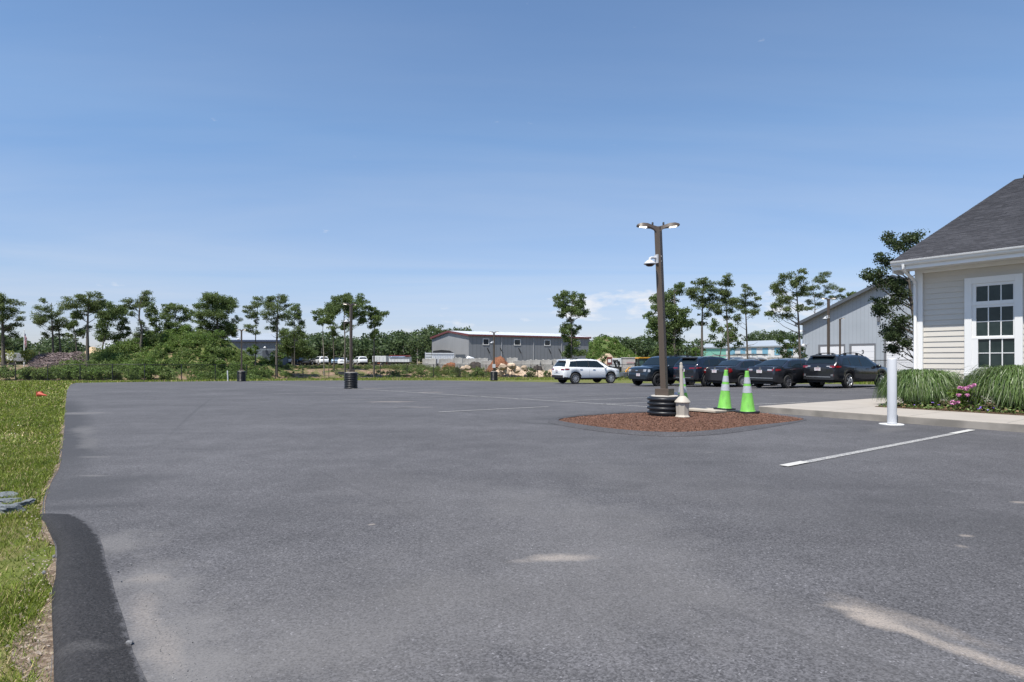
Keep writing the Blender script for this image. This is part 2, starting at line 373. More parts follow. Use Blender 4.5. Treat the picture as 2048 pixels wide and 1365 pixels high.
    nb = noise(130, 3); bp = N.new('ShaderNodeBump'); bp.inputs['Strength'].default_value = 0.35; bp.inputs['Distance'].default_value = 0.006
    L.new(nb.outputs['Fac'], bp.inputs['Height']); L.new(bp.outputs[0], b.inputs['Normal'])
    if name == 'berm_asphalt': bp.inputs['Strength'].default_value = 0.9; bp.inputs['Distance'].default_value = 0.012; nb.inputs['Scale'].default_value = 60
    return m
SAND = (0.32, 0.275, 0.235); DUST = (0.145, 0.139, 0.137); DARK = (.038, .038, .041)
def st(px, py, rx, ry, ang, s, c=SAND):
    x, y = G(px, py); return (x, y, rx, ry, ang, s, c)
stains = [st(1738, 1228, 0.19, 0.12, -46, 0.85), st(1790, 1252, 0.22, 0.085, -52, 0.75), st(1880, 1285, 0.36, 0.065, -55, 0.6), st(2020, 1338, 0.30, 0.07, -56, 0.55), st(1830, 1240, 0.45, 0.10, -54, 0.35),
          st(1690, 1216, 0.14, 0.03, -20, 0.5), st(1850, 1262, 0.5, 0.13, -54, 0.3, DUST),
          st(1125, 1118, 0.27, 0.085, -4, 0.9), st(1060, 1122, 0.18, 0.05, 5, 0.35), st(1932, 1072, 0.06, 0.04, 0, 0.6), st(1925, 1094, 0.05, 0.04, 0, 0.4), st(2040, 1005, 0.10, 0.05, 0, 0.6),
          st(157, 827, 0.75, 0.45, 0, 0.85, DUST), st(168, 862, 0.22, 1.2, 36, 0.6, DUST), st(178, 885, 0.16, 1.3, 36, 0.5, DUST), st(190, 914, 0.25, 0.09, 0, 0.6, DUST), st(186, 952, 0.22, 0.05, 0, 0.7, DUST),
          st(300, 1160, 0.16, 0.10, 0, 0.6), st(245, 1085, 0.32, 0.45, 36, 0.8, DUST), st(290, 1170, 0.30, 0.6, 36, 0.85, DUST), st(345, 1270, 0.28, 0.5, 36, 0.85, DUST), st(400, 1350, 0.30, 0.4, 36, 0.85, DUST), st(480, 1340, 0.8, 0.35, 30, 0.45, DUST), st(290, 1230, 0.08, 0.35, 36, 0.3), st(330, 1300, 0.09, 0.3, 36, 0.3),
          st(780, 804, 0.9, 0.35, 0, 0.6, SAND), st(860, 785, 0.8, 0.5, 0, 0.55, SAND), st(745, 777, 0.9, 0.5, 0, 0.5, SAND), st(840, 815, 0.5, 0.15, 0, 0.4),
          st(1780, 860, 0.8, 0.25, 36, 0.45, DUST), st(700, 1180, 2.2, 0.8, 30, 0.22, DUST), st(900, 1020, 2.8, 0.9, -50, 0.18, DUST), st(1300, 960, 2.4, 0.9, -50, 0.16, DUST), st(1950, 1030, 3.6, 1.6, -52, 0.20, DARK),  # the last entry only darkens the right side broadly
          st(1050, 1230, 1.3, 0.8, 30, 0.42, DUST), st(1400, 1180, 1.2, 0.5, -50, 0.35, DUST), st(620, 1240, 1.0, 0.5, 30, 0.3, DUST), st(1150, 1030, 1.8, 0.6, -54, 0.35, DUST),
          st(140, 985, 0.75, 0.60, 36, 0.55, DARK), st(230, 960, 0.8, 0.35, 20, 0.45, DARK), st(150, 1015, 0.7, 0.14, 10, 0.5, DARK), (-9.9, 13.1, 0.52, 10.5, 36.9, 0.78, DARK), (-6.55, 8.65, 0.42, 3.6, 36.9, 0.5, DARK), st(1150, 850, 1.6, 0.25, -20, 0.5, DARK), st(1120, 838, 0.8, 0.4, 20, 0.5, DARK),
          st(1560, 1260, 0.8, 0.035, -48, 0.3, DARK), st(400, 815, 9.0, 0.055, -66, 0.35, DARK), st(760, 1000, 3.0, 0.02, -54, 0.3, DARK), st(980, 1360, 0.05, 0.03, 0, 0.8, DARK), st(740, 1050, 0.03, 0.03, 0, 0.7, SAND), st(1420, 905, 0.10, 0.05, 0, 0.6, DUST),
          st(1716, 878, 0.10, 0.03, -20, 0.9, DARK), st(1625, 881, 0.09, 0.02, -20, 0.8, DARK), st(1780, 872, 0.10, 0.02, -20, 0.8, DARK), st(1250, 770, 2.5, 0.9, -54, 0.18, DARK), st(560, 790, 5, 0.6, -54, 0.12, DARK), st(900, 800, 4, 0.5, 36, 0.12, DARK)]
stains.sort(key=lambda s_: 0 if s_[6][0] < .06 else 1)
M_asph = asphalt_mat('worn_asphalt', (0.0745, 0.0728, 0.0770), stains, speck=0.60, mott=0.17)
M_berm2 = asphalt_mat('worn_berm_asphalt', (0.058, 0.057, 0.062), [], speck=0.5, mott=0.18)
M_berm = asphalt_mat('berm_asphalt', (0.0215, 0.0205, 0.0215), [st(170, 1310, 0.12, 0.10, 0, 0.3, DUST), st(140, 930, 0.10, 0.8, 36, 0.3, DUST)], speck=0.6, mott=0.18)

# ---------------------------------------------------------------- terrain
def build_ground():
    xs = np.concatenate([np.linspace(-900, -120, 14), np.linspace(-110, -60, 11), np.arange(-57, 58, 1.5), np.linspace(60, 110, 11), np.linspace(125, 900, 14)])
    ys = np.concatenate([np.linspace(-60, -8, 8), np.arange(-6, 100, 1.5), np.linspace(102, 200, 20), np.linspace(230, 1500, 14)])
    X, Y = np.meshgrid(xs, ys)
    fy = np.interp(X, FX, FY)
    Z = gz(X, Y) - 0.10*(1-sst(1.2, 2.2, Y-fy))
    rg = np.random.default_rng(5); Z += np.where((Y-fy) > 3, rg.normal(size=Z.shape)*0.05, 0)
    vs = list(zip(X.ravel().tolist(), Y.ravel().tolist(), Z.ravel().tolist())); nx = len(xs)
    fs = [(j*nx+i, j*nx+i+1, (j+1)*nx+i+1, (j+1)*nx+i) for j in range(len(ys)-1) for i in range(nx-1)]
    m = MB(); m.add(vs, fs); o = m.build('ground', M_field, smooth=180); tag(o, kind='structure')
build_ground()
EDGE_PX = [(100, 1365), (108, 1250), (113, 1150), (110, 1090), (96, 1050), (84, 1030), (86, 1000), (98, 965), (114, 940), (118, 925), (121, 900), (125, 870), (127, 850), (129, 828), (132, 800), (134, 780), (135, 771)]
edge = [(-0.2, -3.0), (-1.0, 1.0)] + [G(*p) for p in EDGE_PX]
edge[-1] = (-29.9, 40.0)
far = [(-32.5, 44), (-29.3, 48), (-23, 51.5), (-14.6, 54), (-7, 54), (-1, 49.5), (4.4, 45.2), (9.6, 40.2), (13.6, 38.4), (17.2, 35.6), (23, 31), (30, 18), (34, 6), (30, -8), (8, -10)]
lot = edge + far
sheet('lawn', [(-70, -12), (-70, 54.2), (-33, 54.2), (-27, 61), (-18, 68), (6, 70), (13, 61), (24, 41), (36, 25), (50, 8), (50, -12)], M_lawn, 0.0, 2.2)
sheet('parking_lot', lot, M_asph, 0.02, 1.1)

# ---------------------------------------------------------------- asphalt berms along the lawn
def berm(name, pairs, h=0.04, taper=(True, False), mt=None):
    m = MB(); rows = []; rgb = random.Random(5); P2 = []
    for (a0, b0), (a1, b1) in zip(pairs, pairs[1:]):
        L_ = math.dist(a0, a1); q = max(1, int(L_/.22))
        for j in range(q):
            f = j/q; wob = lambda: rgb.uniform(-.012, .012)
            P2.append(((a0[0]+(a1[0]-a0[0])*f+wob(), a0[1]+(a1[1]-a0[1])*f), (b0[0]+(b1[0]-b0[0])*f+wob()*.5, b0[1]+(b1[1]-b0[1])*f)))
    P2.append(pairs[-1]); pairs = P2; n = len(pairs)
    for i, (a, b) in enumerate(pairs):
        k = 1.0
        if taper[0] and i < 3: k = (0.15, 0.55, 0.85)[i]
        if taper[1] and n-1-i < 3: k = min(k, (0.15, 0.55, 0.85)[n-1-i])
        row = []
        for t, zz in ((-0.06, -0.05), (0.0, 0.02), (0.12, 0.75), (0.3, 1.0), (0.6, 0.75), (0.82, 0.3), (1.0, 0.0)):
            x = a[0]*(1-t)+b[0]*t; y = a[1]*(1-t)+b[1]*t
            row.append((x, y, g(x, y)+0.022+max(zz, 0)*h*k*rgb.uniform(.85, 1.15)+(zz if zz < 0 else 0)))
        rows.append(row)
    w = len(rows[0]); vs = [p for r in rows for p in r]
    TT = (-.06, 0, .12, .3, .6, .82, 1.0)
    fs = [(i*w+j, (i+1)*w+j, (i+1)*w+j+1, i*w+j+1) for i in range(len(rows)-1) for j in range(w-1)]
    m.add(vs, fs); me_o = m.build(name, mt or M_berm, smooth=180); tag(me_o, kind='structure')
    if sum(p.normal.z for p in me_o.data.polygons) < 0: me_o.data.flip_normals()
    at = me_o.data.attributes.new('across', 'FLOAT', 'POINT'); at.data.foreach_set('value', [TT[j]+(.12*(1-min(1, min(i if taper[0] else 99, (n-1-i) if taper[1] else 99)/4))) for i in range(n) for j in range(w)])
for m_, lo_ in ((M_berm, .93),):   # the inner edge of the lip wears into the lot surface
    nt = m_.node_tree; N = nt.nodes; L = nt.links; b = N['Principled BSDF']; src = b.inputs['Base Color'].links[0].from_socket
    a_ = N.new('ShaderNodeAttribute'); a_.attribute_name = 'across'; nn = N.new('ShaderNodeTexNoise'); nn.inputs['Scale'].default_value = 22; nn.inputs['Detail'].default_value = 6; nn.inputs['Roughness'].default_value = .7; tc = N.new('ShaderNodeTexCoord'); L.new(tc.outputs['Object'], nn.inputs['Vector'])
    ma = N.new('ShaderNodeMath'); ma.operation = 'MULTIPLY_ADD'; L.new(nn.outputs['Fac'], ma.inputs[0]); ma.inputs[1].default_value = .45; ma.inputs[2].default_value = -.22; mb_ = N.new('ShaderNodeMath'); L.new(ma.outputs[0], mb_.inputs[0]); L.new(a_.outputs['Fac'], mb_.inputs[1])
    mr = N.new('ShaderNodeMapRange'); mr.inputs[1].default_value = lo_; mr.inputs[2].default_value = 1.0; L.new(mb_.outputs[0], mr.inputs[0])
    mx = N.new('ShaderNodeMix'); mx.data_type = 'RGBA'; L.new(mr.outputs[0], mx.inputs[0]); L.new(src, mx.inputs[6]); mx.inputs[7].default_value = (.0745, .0728, .077, 1); L.new(mx.outputs[2], b.inputs['Base Color'])
low = [((78, 1029), (150, 1030)), ((84, 1038), (178, 1045)), ((100, 1062), (198, 1072)), ((110, 1090), (207, 1100)), ((113, 1130), (216, 1135)), ((110, 1180), (231, 1185)), ((106, 1230), (246, 1240)), ((104, 1300), (268, 1305)), ((104, 1365), (297, 1365))]
berm('asphalt_berm', [(G(*a), G(*b)) for a, b in low] + [((-1.35, 1.5), (-0.95, 1.5)), ((-0.9, 0.4), (-0.5, 0.5)), ((0.3, -2.5), (0.9, -2.3))])
upp = [((150, 962), (160, 963)), ((128, 957), (170, 958)), ((114, 950), (172, 953)), ((117, 938), (172, 942)), ((118, 925), (171, 928)), ((121, 900), (170, 903)), ((125, 870), (168, 872)), ((127, 850), (163, 851)), ((129, 830), (157, 831)), ((131, 810), (150, 810)), ((133, 792), (144, 792)), ((135, 775), (141, 775))]

# ---------------------------------------------------------------- painted lines
def paintmat(name, wear):
    m = bpy.data.materials.new(name); m.use_nodes = True; nt = m.node_tree; N = nt.nodes; L = nt.links; b = N['Principled BSDF']; b.inputs['Roughness'].default_value = 0.7
    tc = N.new('ShaderNodeTexCoord'); n = N.new('ShaderNodeTexNoise'); n.inputs['Scale'].default_value = 55; n.inputs['Detail'].default_value = 5; n.inputs['Roughness'].default_value = 0.75
    L.new(tc.outputs['Object'], n.inputs['Vector']); mr = N.new('ShaderNodeMapRange'); mr.inputs[1].default_value = 0.32+wear*0.25; mr.inputs[2].default_value = 0.5+wear*0.25; L.new(n.outputs['Fac'], mr.inputs[0])
    mx = N.new('ShaderNodeMix'); mx.data_type = 'RGBA'; L.new(mr.outputs[0], mx.inputs[0]); mx.inputs[6].default_value = (0.12, 0.12, 0.125, 1); mx.inputs[7].default_value = (0.44, 0.43, 0.405, 1); L.new(mx.outputs[2], b.inputs['Base Color'])
    return m
M_paint = paintmat('line_paint', 0.42); M_faded = paintmat('faded_line_paint', 0.66); M_fresh = paintmat('fresh_line_paint', -0.3)
def line(p0, p1, w=0.10, m=None, z=0.026, n=None, world=False):
    a = Vector(p0 if world else G(*p0)); b = Vector(p1 if world else G(*p1)); d = (b-a); L_ = d.length; d.normalize(); q = Vector((-d.y, d.x))*w/2
    n = n or max(1, int(L_/1.0)); mb = MB(); rows = []
    for i in range(n+1):
        c = a.lerp(b, i/n); rows.append([(c.x+q.x, c.y+q.y, g(c.x+q.x, c.y+q.y)+z), (c.x-q.x, c.y-q.y, g(c.x-q.x, c.y-q.y)+z)])
    mb.add([p for r in rows for p in r], [(2*i, 2*i+1, 2*i+3, 2*i+2) for i in range(n)])
    o = mb.build('parking_line', m or M_paint); tag(o, kind='structure')
    if o.data.polygons[0].normal.z < 0: o.data.flip_normals()
line((1585, 930.2), (1942, 861.5), 0.10, M_paint); line((1567, 933.6), (1610, 925.2), 0.11, M_fresh, z=0.031); line((1905, 868.6), (1944, 861.0), 0.105, M_fresh, z=0.031)
line((492, 765.8), (700, 777.6), 0.13, M_faded); line((700, 777.6), (1300, 814.5), 0.12, M_paint)
for a_, b_, w_, m_ in [((877, 825), (1097, 814), 0.10, M_paint), ((788, 816), (838, 813.5), 0.10, M_faded), ((664, 802), (1000, 790), 0.11, M_faded), ((700, 778.5), (905, 773.5), 0.13, M_faded),
                       ((930, 794), (1240, 789), 0.11, M_faded), ((1122, 803), (1297, 795.5), 0.10, M_paint), ((1029, 799), (1247, 789), 0.10, M_faded), ((1204, 809.2), (1299, 805.5), 0.10, M_paint),
                       ((1378, 801.5), (1445, 799), 0.10, M_faded), ((1500, 810), (1614, 804.8), 0.10, M_paint), ((1528, 791), (1612, 794.5), 0.10, M_faded), ((1640, 784.5), (1752, 779), 0.10, M_faded),
                       ((760, 783), (1000, 776), 0.12, M_faded), ((540, 789), (700, 784), 0.12, M_faded), ((1300, 812), (1500, 811), 0.10, M_faded), ((940, 781), (1150, 775), 0.11, M_faded)]:
    line(a_, b_, w_, m_)

# ---------------------------------------------------------------- mulch island with its asphalt lip
inner_px = [(1102, 840), (1150, 832), (1200, 828), (1260, 825), (1330, 823), (1400, 822), (1460, 822), (1526, 824), (1560, 829), (1590, 833), (1612, 836.5), (1588, 841), (1550, 847), (1500, 854), (1440, 862), (1380, 867), (1320, 867.5), (1250, 863), (1190, 856), (1140, 848)]
isl = [Vector(G(p[0], p[1]+2.5, .03)) for p in inner_px]
def chaikin(P, n=2):
    for _ in range(n):
        Q = []
        for i in range(len(P)):
            a, b = P[i], P[(i+1) % len(P)]; Q += [a.lerp(b, .25), a.lerp(b, .75)]
        P = Q
    return P
isl = chaikin(isl, 1); ic = sum(isl, Vector((0, 0)))/len(isl)
isl_np = np.array([(p.x, p.y) for p in isl])
def isl_d(x, y):
    return float(np.min(np.hypot(isl_np[:, 0]-x, isl_np[:, 1]-y)))
def isl_z(x, y): return g(x, y)+0.030+0.07*min(1, isl_d(x, y)/0.8)
sheet('mulch_bed', [(p.x, p.y) for p in isl], M_mulch, 0.04, 0.22, zf=isl_z)
def lip():
    n = len(isl); m = MB(); rows = []
    for i in range(n):
        d = (isl[(i+1) % n]-isl[i-1]).normalized(); nrm = Vector((d.y, -d.x))
        if (isl[i]+nrm*0.1-ic).length < (isl[i]-ic).length: nrm = -nrm
        p = isl[i]; t = 1.0 if p.x < 4.2 else max(0.0, 1-(p.x-4.2)/1.6)
        row = []
        for off, zz in ((-0.05, 0.03), (0.02, 0.055), (0.06, 0.05), (0.11, 0.03), (0.16, 0.0)):
            q = p+nrm*off*(0.4+0.6*t); row.append((q.x, q.y, g(q.x, q.y)+0.024+zz*(0.15+0.85*t)))
        rows.append(row)
    w = 5; m.add([p for r in rows for p in r], [(i*w+j, ((i+1) % n)*w+j, ((i+1) % n)*w+j+1, i*w+j+1) for i in range(n) for j in range(w-1)])
    o = m.build('asphalt_berm', M_berm2, smooth=180); tag(o, kind='structure')
    if sum(p.normal.z for p in o.data.polygons) < 0: o.data.flip_normals()
lip()
def chips():
    rg = np.random.default_rng(3); mn = isl_np.min(0); mx = isl_np.max(0)
    p = rg.uniform(mn, mx, (90000, 2)); k = in_poly(isl_np, p[:, 0], p[:, 1]); p = p[k][:26000]
    d = np.min(np.hypot(p[:, None, 0]-isl_np[None, :, 0], p[:, None, 1]-isl_np[None, :, 1]), axis=1)
    z = gz(p[:, 0], p[:, 1])+0.030+0.07*np.minimum(1, d/0.8)+0.005
    Q = leaf_quads(np.column_stack([p, z]), 0.028, rg, up=2.2, aspect=0.4)
    tag(link('mulch_chips', quads_mesh('mulch_chips', Q, M_chip)), kind='stuff', label='reddish brown bark mulch chips covering the island bed')
chips()

# ---------------------------------------------------------------- concrete walk, planting bed
def walk():
    H = 0.16
    rim = [(12.85, 7.86), (12.90, -9.0), (30, -9.0), (30, 6.95), (24, 7.15)]
    m = MB(); b = g(*U(15, 5)[:2])
    P = [U(u, v)[:2] for u, v in rim]
    m.prism(P[::-1], b-0.25, b+H); o = m.build('sidewalk', M_walk, bevel=0.015); tag(o, kind='structure')
    for v in (6.25, 4.75, 3.25, 1.75, 0.25):   # tooled joints
        mm = MB(); a, c = U(12.95, v, b+H+0.001), U(14.80, v, b+H+0.001); e = 0.006
        mm.quad((a[0]-DV[0]*e, a[1]-DV[1]*e, a[2]), (c[0]-DV[0]*e, c[1]-DV[1]*e, c[2]), (c[0]+DV[0]*e, c[1]+DV[1]*e, c[2]), (a[0]+DV[0]*e, a[1]+DV[1]*e, a[2]))
        tag(mm.build('sidewalk_joint', mat('dark_joint', (0.16, 0.15, 0.13), 0.9)), kind='structure')  # flat strips in a darker concrete tone
    bed = [(14.83, 6.15), (14.83, -9.0), (18.44, -9.0), (18.44, 6.15)]
    m = MB(); P = [U(u, v)[:2] for u, v in bed]; m.prism(P[::-1], b-0.1, b+H+0.012); tag(m.build('planting_bed', M_soil), kind='structure')
    return b+H
M_walk = mat('walk_concrete', (0.315, 0.285, 0.25), 0.85, var=0.08, vscale=1.4, bump=0.1, bscale=150)
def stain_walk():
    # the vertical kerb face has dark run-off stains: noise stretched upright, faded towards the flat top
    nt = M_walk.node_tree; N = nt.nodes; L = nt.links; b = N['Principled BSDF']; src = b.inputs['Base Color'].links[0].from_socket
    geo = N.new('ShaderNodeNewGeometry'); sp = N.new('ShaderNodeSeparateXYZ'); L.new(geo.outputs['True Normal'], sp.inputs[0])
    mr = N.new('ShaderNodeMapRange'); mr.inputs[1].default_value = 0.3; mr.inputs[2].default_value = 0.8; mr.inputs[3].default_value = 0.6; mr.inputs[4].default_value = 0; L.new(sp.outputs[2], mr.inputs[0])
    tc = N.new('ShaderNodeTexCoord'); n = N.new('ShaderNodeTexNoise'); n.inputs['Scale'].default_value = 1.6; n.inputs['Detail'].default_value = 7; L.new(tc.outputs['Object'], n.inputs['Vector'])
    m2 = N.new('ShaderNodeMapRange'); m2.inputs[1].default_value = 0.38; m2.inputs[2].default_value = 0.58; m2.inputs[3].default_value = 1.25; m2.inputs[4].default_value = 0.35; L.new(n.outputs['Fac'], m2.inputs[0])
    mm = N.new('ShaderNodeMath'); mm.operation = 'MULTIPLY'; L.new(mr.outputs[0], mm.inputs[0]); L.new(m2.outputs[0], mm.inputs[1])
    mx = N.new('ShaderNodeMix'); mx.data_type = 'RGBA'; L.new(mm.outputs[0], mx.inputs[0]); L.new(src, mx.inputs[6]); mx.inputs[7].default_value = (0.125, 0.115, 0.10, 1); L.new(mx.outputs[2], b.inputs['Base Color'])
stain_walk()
WZ = walk()

# ---------------------------------------------------------------- the office house
M_side = mat('clapboard_paint', (0.52, 0.49, 0.44), 0.55, var=0.03, vscale=1.5, bump=0.05, bscale=60)
M_trim = mat('trim_paint', (0.70, 0.70, 0.69), 0.4, var=0.015, vscale=2)
M_gutter = mat('gutter_enamel', (0.66, 0.66, 0.65), 0.3)
M_winglass = mat('window_glass', (0.010, 0.020, 0.020), 0.03, spec=0.3, col2=(0.030, 0.045, 0.044), vscale=2.2, contrast=1.2)  # noise tone in the glass colour stands in for faint tree reflections
def shingle_mat():
    m = bpy.data.materials.new('asphalt_shingle'); m.use_nodes = True; nt = m.node_tree; N = nt.nodes; L = nt.links; b = N['Principled BSDF']; b.inputs['Roughness'].default_value = 0.9; b.inputs['Specular IOR Level'].default_value = 0.2
    tc = N.new('ShaderNodeTexCoord')
    gi = N.new('ShaderNodeNewGeometry'); n = N.new('ShaderNodeTexNoise'); n.inputs['Scale'].default_value = 180; n.inputs['Detail'].default_value = 3; L.new(tc.outputs['Object'], n.inputs['Vector'])
    n2 = N.new('ShaderNodeTexNoise'); n2.inputs['Scale'].default_value = 0.6; n2.inputs['Detail'].default_value = 4; L.new(tc.outputs['Object'], n2.inputs['Vector'])
    def mr(v, a, b_, c, d):
        q = N.new('ShaderNodeMapRange')
        for i, x in enumerate((a, b_, c, d)): q.inputs[i+1].default_value = x
        L.new(v, q.inputs[0]); return q.outputs[0]
    def mul(a, c):
        q = N.new('ShaderNodeMath'); q.operation = 'MULTIPLY'; L.new(a, q.inputs[0]); L.new(c, q.inputs[1]); return q.outputs[0]
    f = mul(mul(mr(gi.outputs['Random Per Island'], 0, 1, 0.82, 1.2), mr(n.outputs['Fac'], 0.3, 0.7, 0.7, 1.3)), mr(n2.outputs['Fac'], 0.3, 0.7, 0.9, 1.1))
    vm = N.new('ShaderNodeVectorMath'); vm.operation = 'SCALE'; vm.inputs[0].default_value = (0.050, 0.050, 0.056); L.new(f, vm.inputs['Scale']); L.new(vm.outputs[0], b.inputs['Base Color'])
    return m
M_shing = shingle_mat()
def house():
    t = empty('office_house', U(18.45, 6.6, WZ), 0, 'beige clapboard office house with grey shingle roof and white trim behind the grasses', 'house')
    o0 = Vector(U(18.45, 6.6, WZ))
    def Q(u, v, z): p = U(u, v, z); return (p[0]-o0.x, p[1]-o0.y, z-o0.z)
    def pv(px, u=18.45):
        k = (px-1024)/F; return (NU[0]*u-k*NU[1]*u)/(k*DV[1]-DV[0])
    def hb(m, u0, u1, v0, v1, z0, z1):
        m.hexa([Q(u0, v0, z0), Q(u0, v1, z0), Q(u1, v1, z0), Q(u1, v0, z0), Q(u0, v0, z1), Q(u0, v1, z1), Q(u1, v1, z1), Q(u1, v0, z1)])
    VE = -9.0; ZS = 3.72
    m = MB(); hb(m, 18.505, 38.8, VE, 6.56, WZ-0.1, ZS); m.build('wall_core', mat('sheathing', (0.4, 0.38, 0.33), 0.8), t)
    # clapboards, sawtooth courses on the front and on the end wall
    m = MB(); ex = 0.1437; z = WZ+0.14; k = 0
    while z < 3.60:
        z1 = min(z+ex, 3.60)
        a, b, c, d = Q(18.470, 6.44, z), Q(18.470, VE, z), Q(18.487, VE, z1), Q(18.487, 6.44, z1); m.quad(a, b, c, d)
        e, f_ = Q(18.495, 6.44, z), Q(18.495, VE, z); m.quad(e, f_, b, a)
        a, b, c, d = Q(18.60, 6.605, z), Q(38.7, 6.605, z), Q(38.7, 6.588, z1), Q(18.60, 6.588, z1); m.quad(b, a, d, c); m.quad(a, b, Q(38.7, 6.56, z), Q(18.6, 6.56, z)); z = z1
    m.build('siding', M_side, t)
    m = MB(); hb(m, 18.46, 18.50, VE, 6.44, WZ, WZ+0.14); m.build('base_board', M_side, t)
    m = MB(); hb(m, 18.405, 18.60, 6.44, 6.63, WZ, 3.60); m.build('corner_board', M_trim, t, bevel=0.004)
    m = MB(); hb(m, 18.41, 18.50, VE, 6.625, 3.60, ZS+0.0); hb(m, 18.402, 18.44, VE, 6.628, 3.66, ZS-.031); m.build('frieze_board', M_trim, t)
    m = MB(); hb(m, 17.82, 18.46, VE, 6.90, ZS-.03, ZS); m.build('soffit', M_trim, t)
    m = MB(); hb(m, 17.785, 17.822, VE, 6.92, ZS-0.05, 3.89); m.build('fascia', M_trim, t)
    # K-style gutter: profile swept along the eave, with end cap
    m = MB(); prof = [(a-.17, b-.035) for a, b in [(17.952, 3.805), (17.905, 3.805), (17.875, 3.84), (17.868, 3.875), (17.845, 3.90), (17.835, 3.935), (17.845, 3.94), (17.855, 3.925), (17.952, 3.925)]]
    n = len(prof); vs = [Q(u, 6.95, z) for u, z in prof]+[Q(u, VE, z) for u, z in prof]
    m.add(vs, [(i, (i+1) % n, n+(i+1) % n, n+i) for i in range(n)]+[tuple(range(n-1, -1, -1))]); m.build('gutter', M_gutter, t)
    m = MB(); hb(m, 17.80, 18.5, 6.92, 6.95, 3.60, 3.89); m.build('gable_return', M_trim, t)
    # downspout: out of the gutter, back to the corner, down
    m = MB(); P = [Q(17.73, 6.66, 3.80), Q(17.73, 6.66, 3.70), Q(17.92, 6.66, 3.60), Q(18.24, 6.62, 3.46), Q(18.355, 6.60, 3.36), Q(18.365, 6.60, 3.22), Q(18.365, 6.60, 0.30+WZ), Q(18.25, 6.58, 0.14+WZ)]
    m.tube(P, 0.042, 8); m.build('downspout', M_trim, t, smooth=50)
    # roof: courses of shingle tabs
    SL = 0.385; rg = random.Random(4); ru0, rz0 = 17.73, 3.91
    NRG = 28.6
    m = MB(); c = 0; ex2 = 0.143; cs = math.cos(math.atan(SL)); sn = math.sin(math.atan(SL)); s = 0.0; total = (NRG-ru0)/cs
    while s < total:
        s1 = min(s+ex2, total); v = 6.96; u0 = ru0+s*cs; z0 = rz0+s*sn; u1 = ru0+s1*cs; z1 = rz0+s1*sn; off = rg.uniform(0, .25)
        first = True
        while v > VE:
            w = rg.choice([0.14, 0.19, 0.25, 0.31]); w = w-off if first and w-off > 0.05 else w; first = False; v1 = max(v-w, VE)
            up = rg.choice([0.007, 0.011, 0.011, 0.015])
            a, b = Q(u0-0.004, v, z0+up), Q(u0-0.004, v1, z0+up); c_, d = Q(u1, v1, z1+0.002), Q(u1, v, z1+0.002)
            m.quad(a, b, c_, d); m.quad(Q(u0, v, z0-0.002), Q(u0, v1, z0-0.002), b, a); v = v1
        s = s1
    rf = m.build('roof', M_shing, t)
    m = MB(); m.hexa([Q(ru0+.02, VE, rz0-0.035), Q(ru0+.02, 6.94, rz0-0.035), Q(NRG, 6.94, rz0+(NRG-ru0)*SL-0.035), Q(NRG, VE, rz0+(NRG-ru0)*SL-0.035),
             Q(ru0+.02, VE, rz0-0.004), Q(ru0+.02, 6.94, rz0-0.004), Q(NRG, 6.94, rz0+(NRG-ru0)*SL-0.004), Q(NRG, VE, rz0+(NRG-ru0)*SL-0.004)]); m.build('roof_deck', M_trim, rf)
    zr = rz0+(NRG-ru0)*SL; ub = 2*NRG-ru0
    m = MB(); m.hexa([Q(NRG, VE, zr-.03), Q(NRG, 6.96, zr-.03), Q(ub, 6.96, rz0-.03), Q(ub, VE, rz0-.03), Q(NRG, VE, zr+.008), Q(NRG, 6.96, zr+.008), Q(ub, 6.96, rz0+.008), Q(ub, VE, rz0+.008)]); m.build('rear_slope', M_shing, rf)
    m = MB(); m.tube([Q(NRG, 6.7, zr+.03), Q(NRG, VE, zr+.03)], 0.09, 6); m.build('ridge_vent', M_shing, rf)
    # gable wall triangle under the end of the roof
    m = MB(); m.add([Q(18.5, 6.56, ZS-.1), Q(38.7, 6.56, ZS-.1), Q(NRG, 6.56, zr-0.06), Q(18.5, 6.40, ZS-.1), Q(38.7, 6.40, ZS-.1), Q(NRG, 6.40, zr-0.06)], [(0, 2, 1), (3, 4, 5), (0, 1, 4, 3), (1, 2, 5, 4), (2, 0, 3, 5)]); m.build('gable', M_side, t)
    # window
    def window(pl, pr):
        sc = (pl-1930)
        v0, v1 = pv(1930), pv(2046.5)
        dv = 0.0 if sc == 0 else sc
        v0 += dv; v1 += dv
        fr = MB(); cw = 0.155; vi0, vi1 = v0-cw, v1+cw
        hb(fr, 18.40, 18.495, v0, vi0, 0.84, 3.35); hb(fr, 18.40, 18.495, vi1, v1, 0.84, 3.35); hb(fr, 18.398, 18.495, vi0, vi1, 3.19, 3.35)
        hb(fr, 18.375, 18.495, v0+0.01, v1-0.01, 0.84, 0.92)
        w = fr.build('window', M_trim, t, bevel=0.003)
        m = MB(); g0, g1 = pv(1953)+dv, pv(2027)+dv; h0, h1 = pv(1957)+dv, pv(2030)+dv
        hb(m, 18.425, 18.465, vi0, g0, 1.82, 3.19); hb(m, 18.425, 18.465, g1, vi1, 1.82, 3.19); hb(m, 18.424, 18.465, g0, g1, 3.115, 3.19)
        hb(m, 18.41, 18.465, vi0, vi1, 2.635, 2.73); hb(m, 18.425, 18.465, g0, g1, 2.57, 2.635); hb(m, 18.426, 18.464, g0, g1, 1.80, 1.855)
        hb(m, 18.412, 18.465, vi0, h0, 0.92, 1.82); hb(m, 18.412, 18.465, h1, vi1, 0.92, 1.82); hb(m, 18.41, 18.464, vi0, vi1, 1.775, 1.822); hb(m, 18.411, 18.465, h0, h1, 0.92, 1.06)
        m.build('sash', M_trim, w)
        m = MB(); e = 0.011
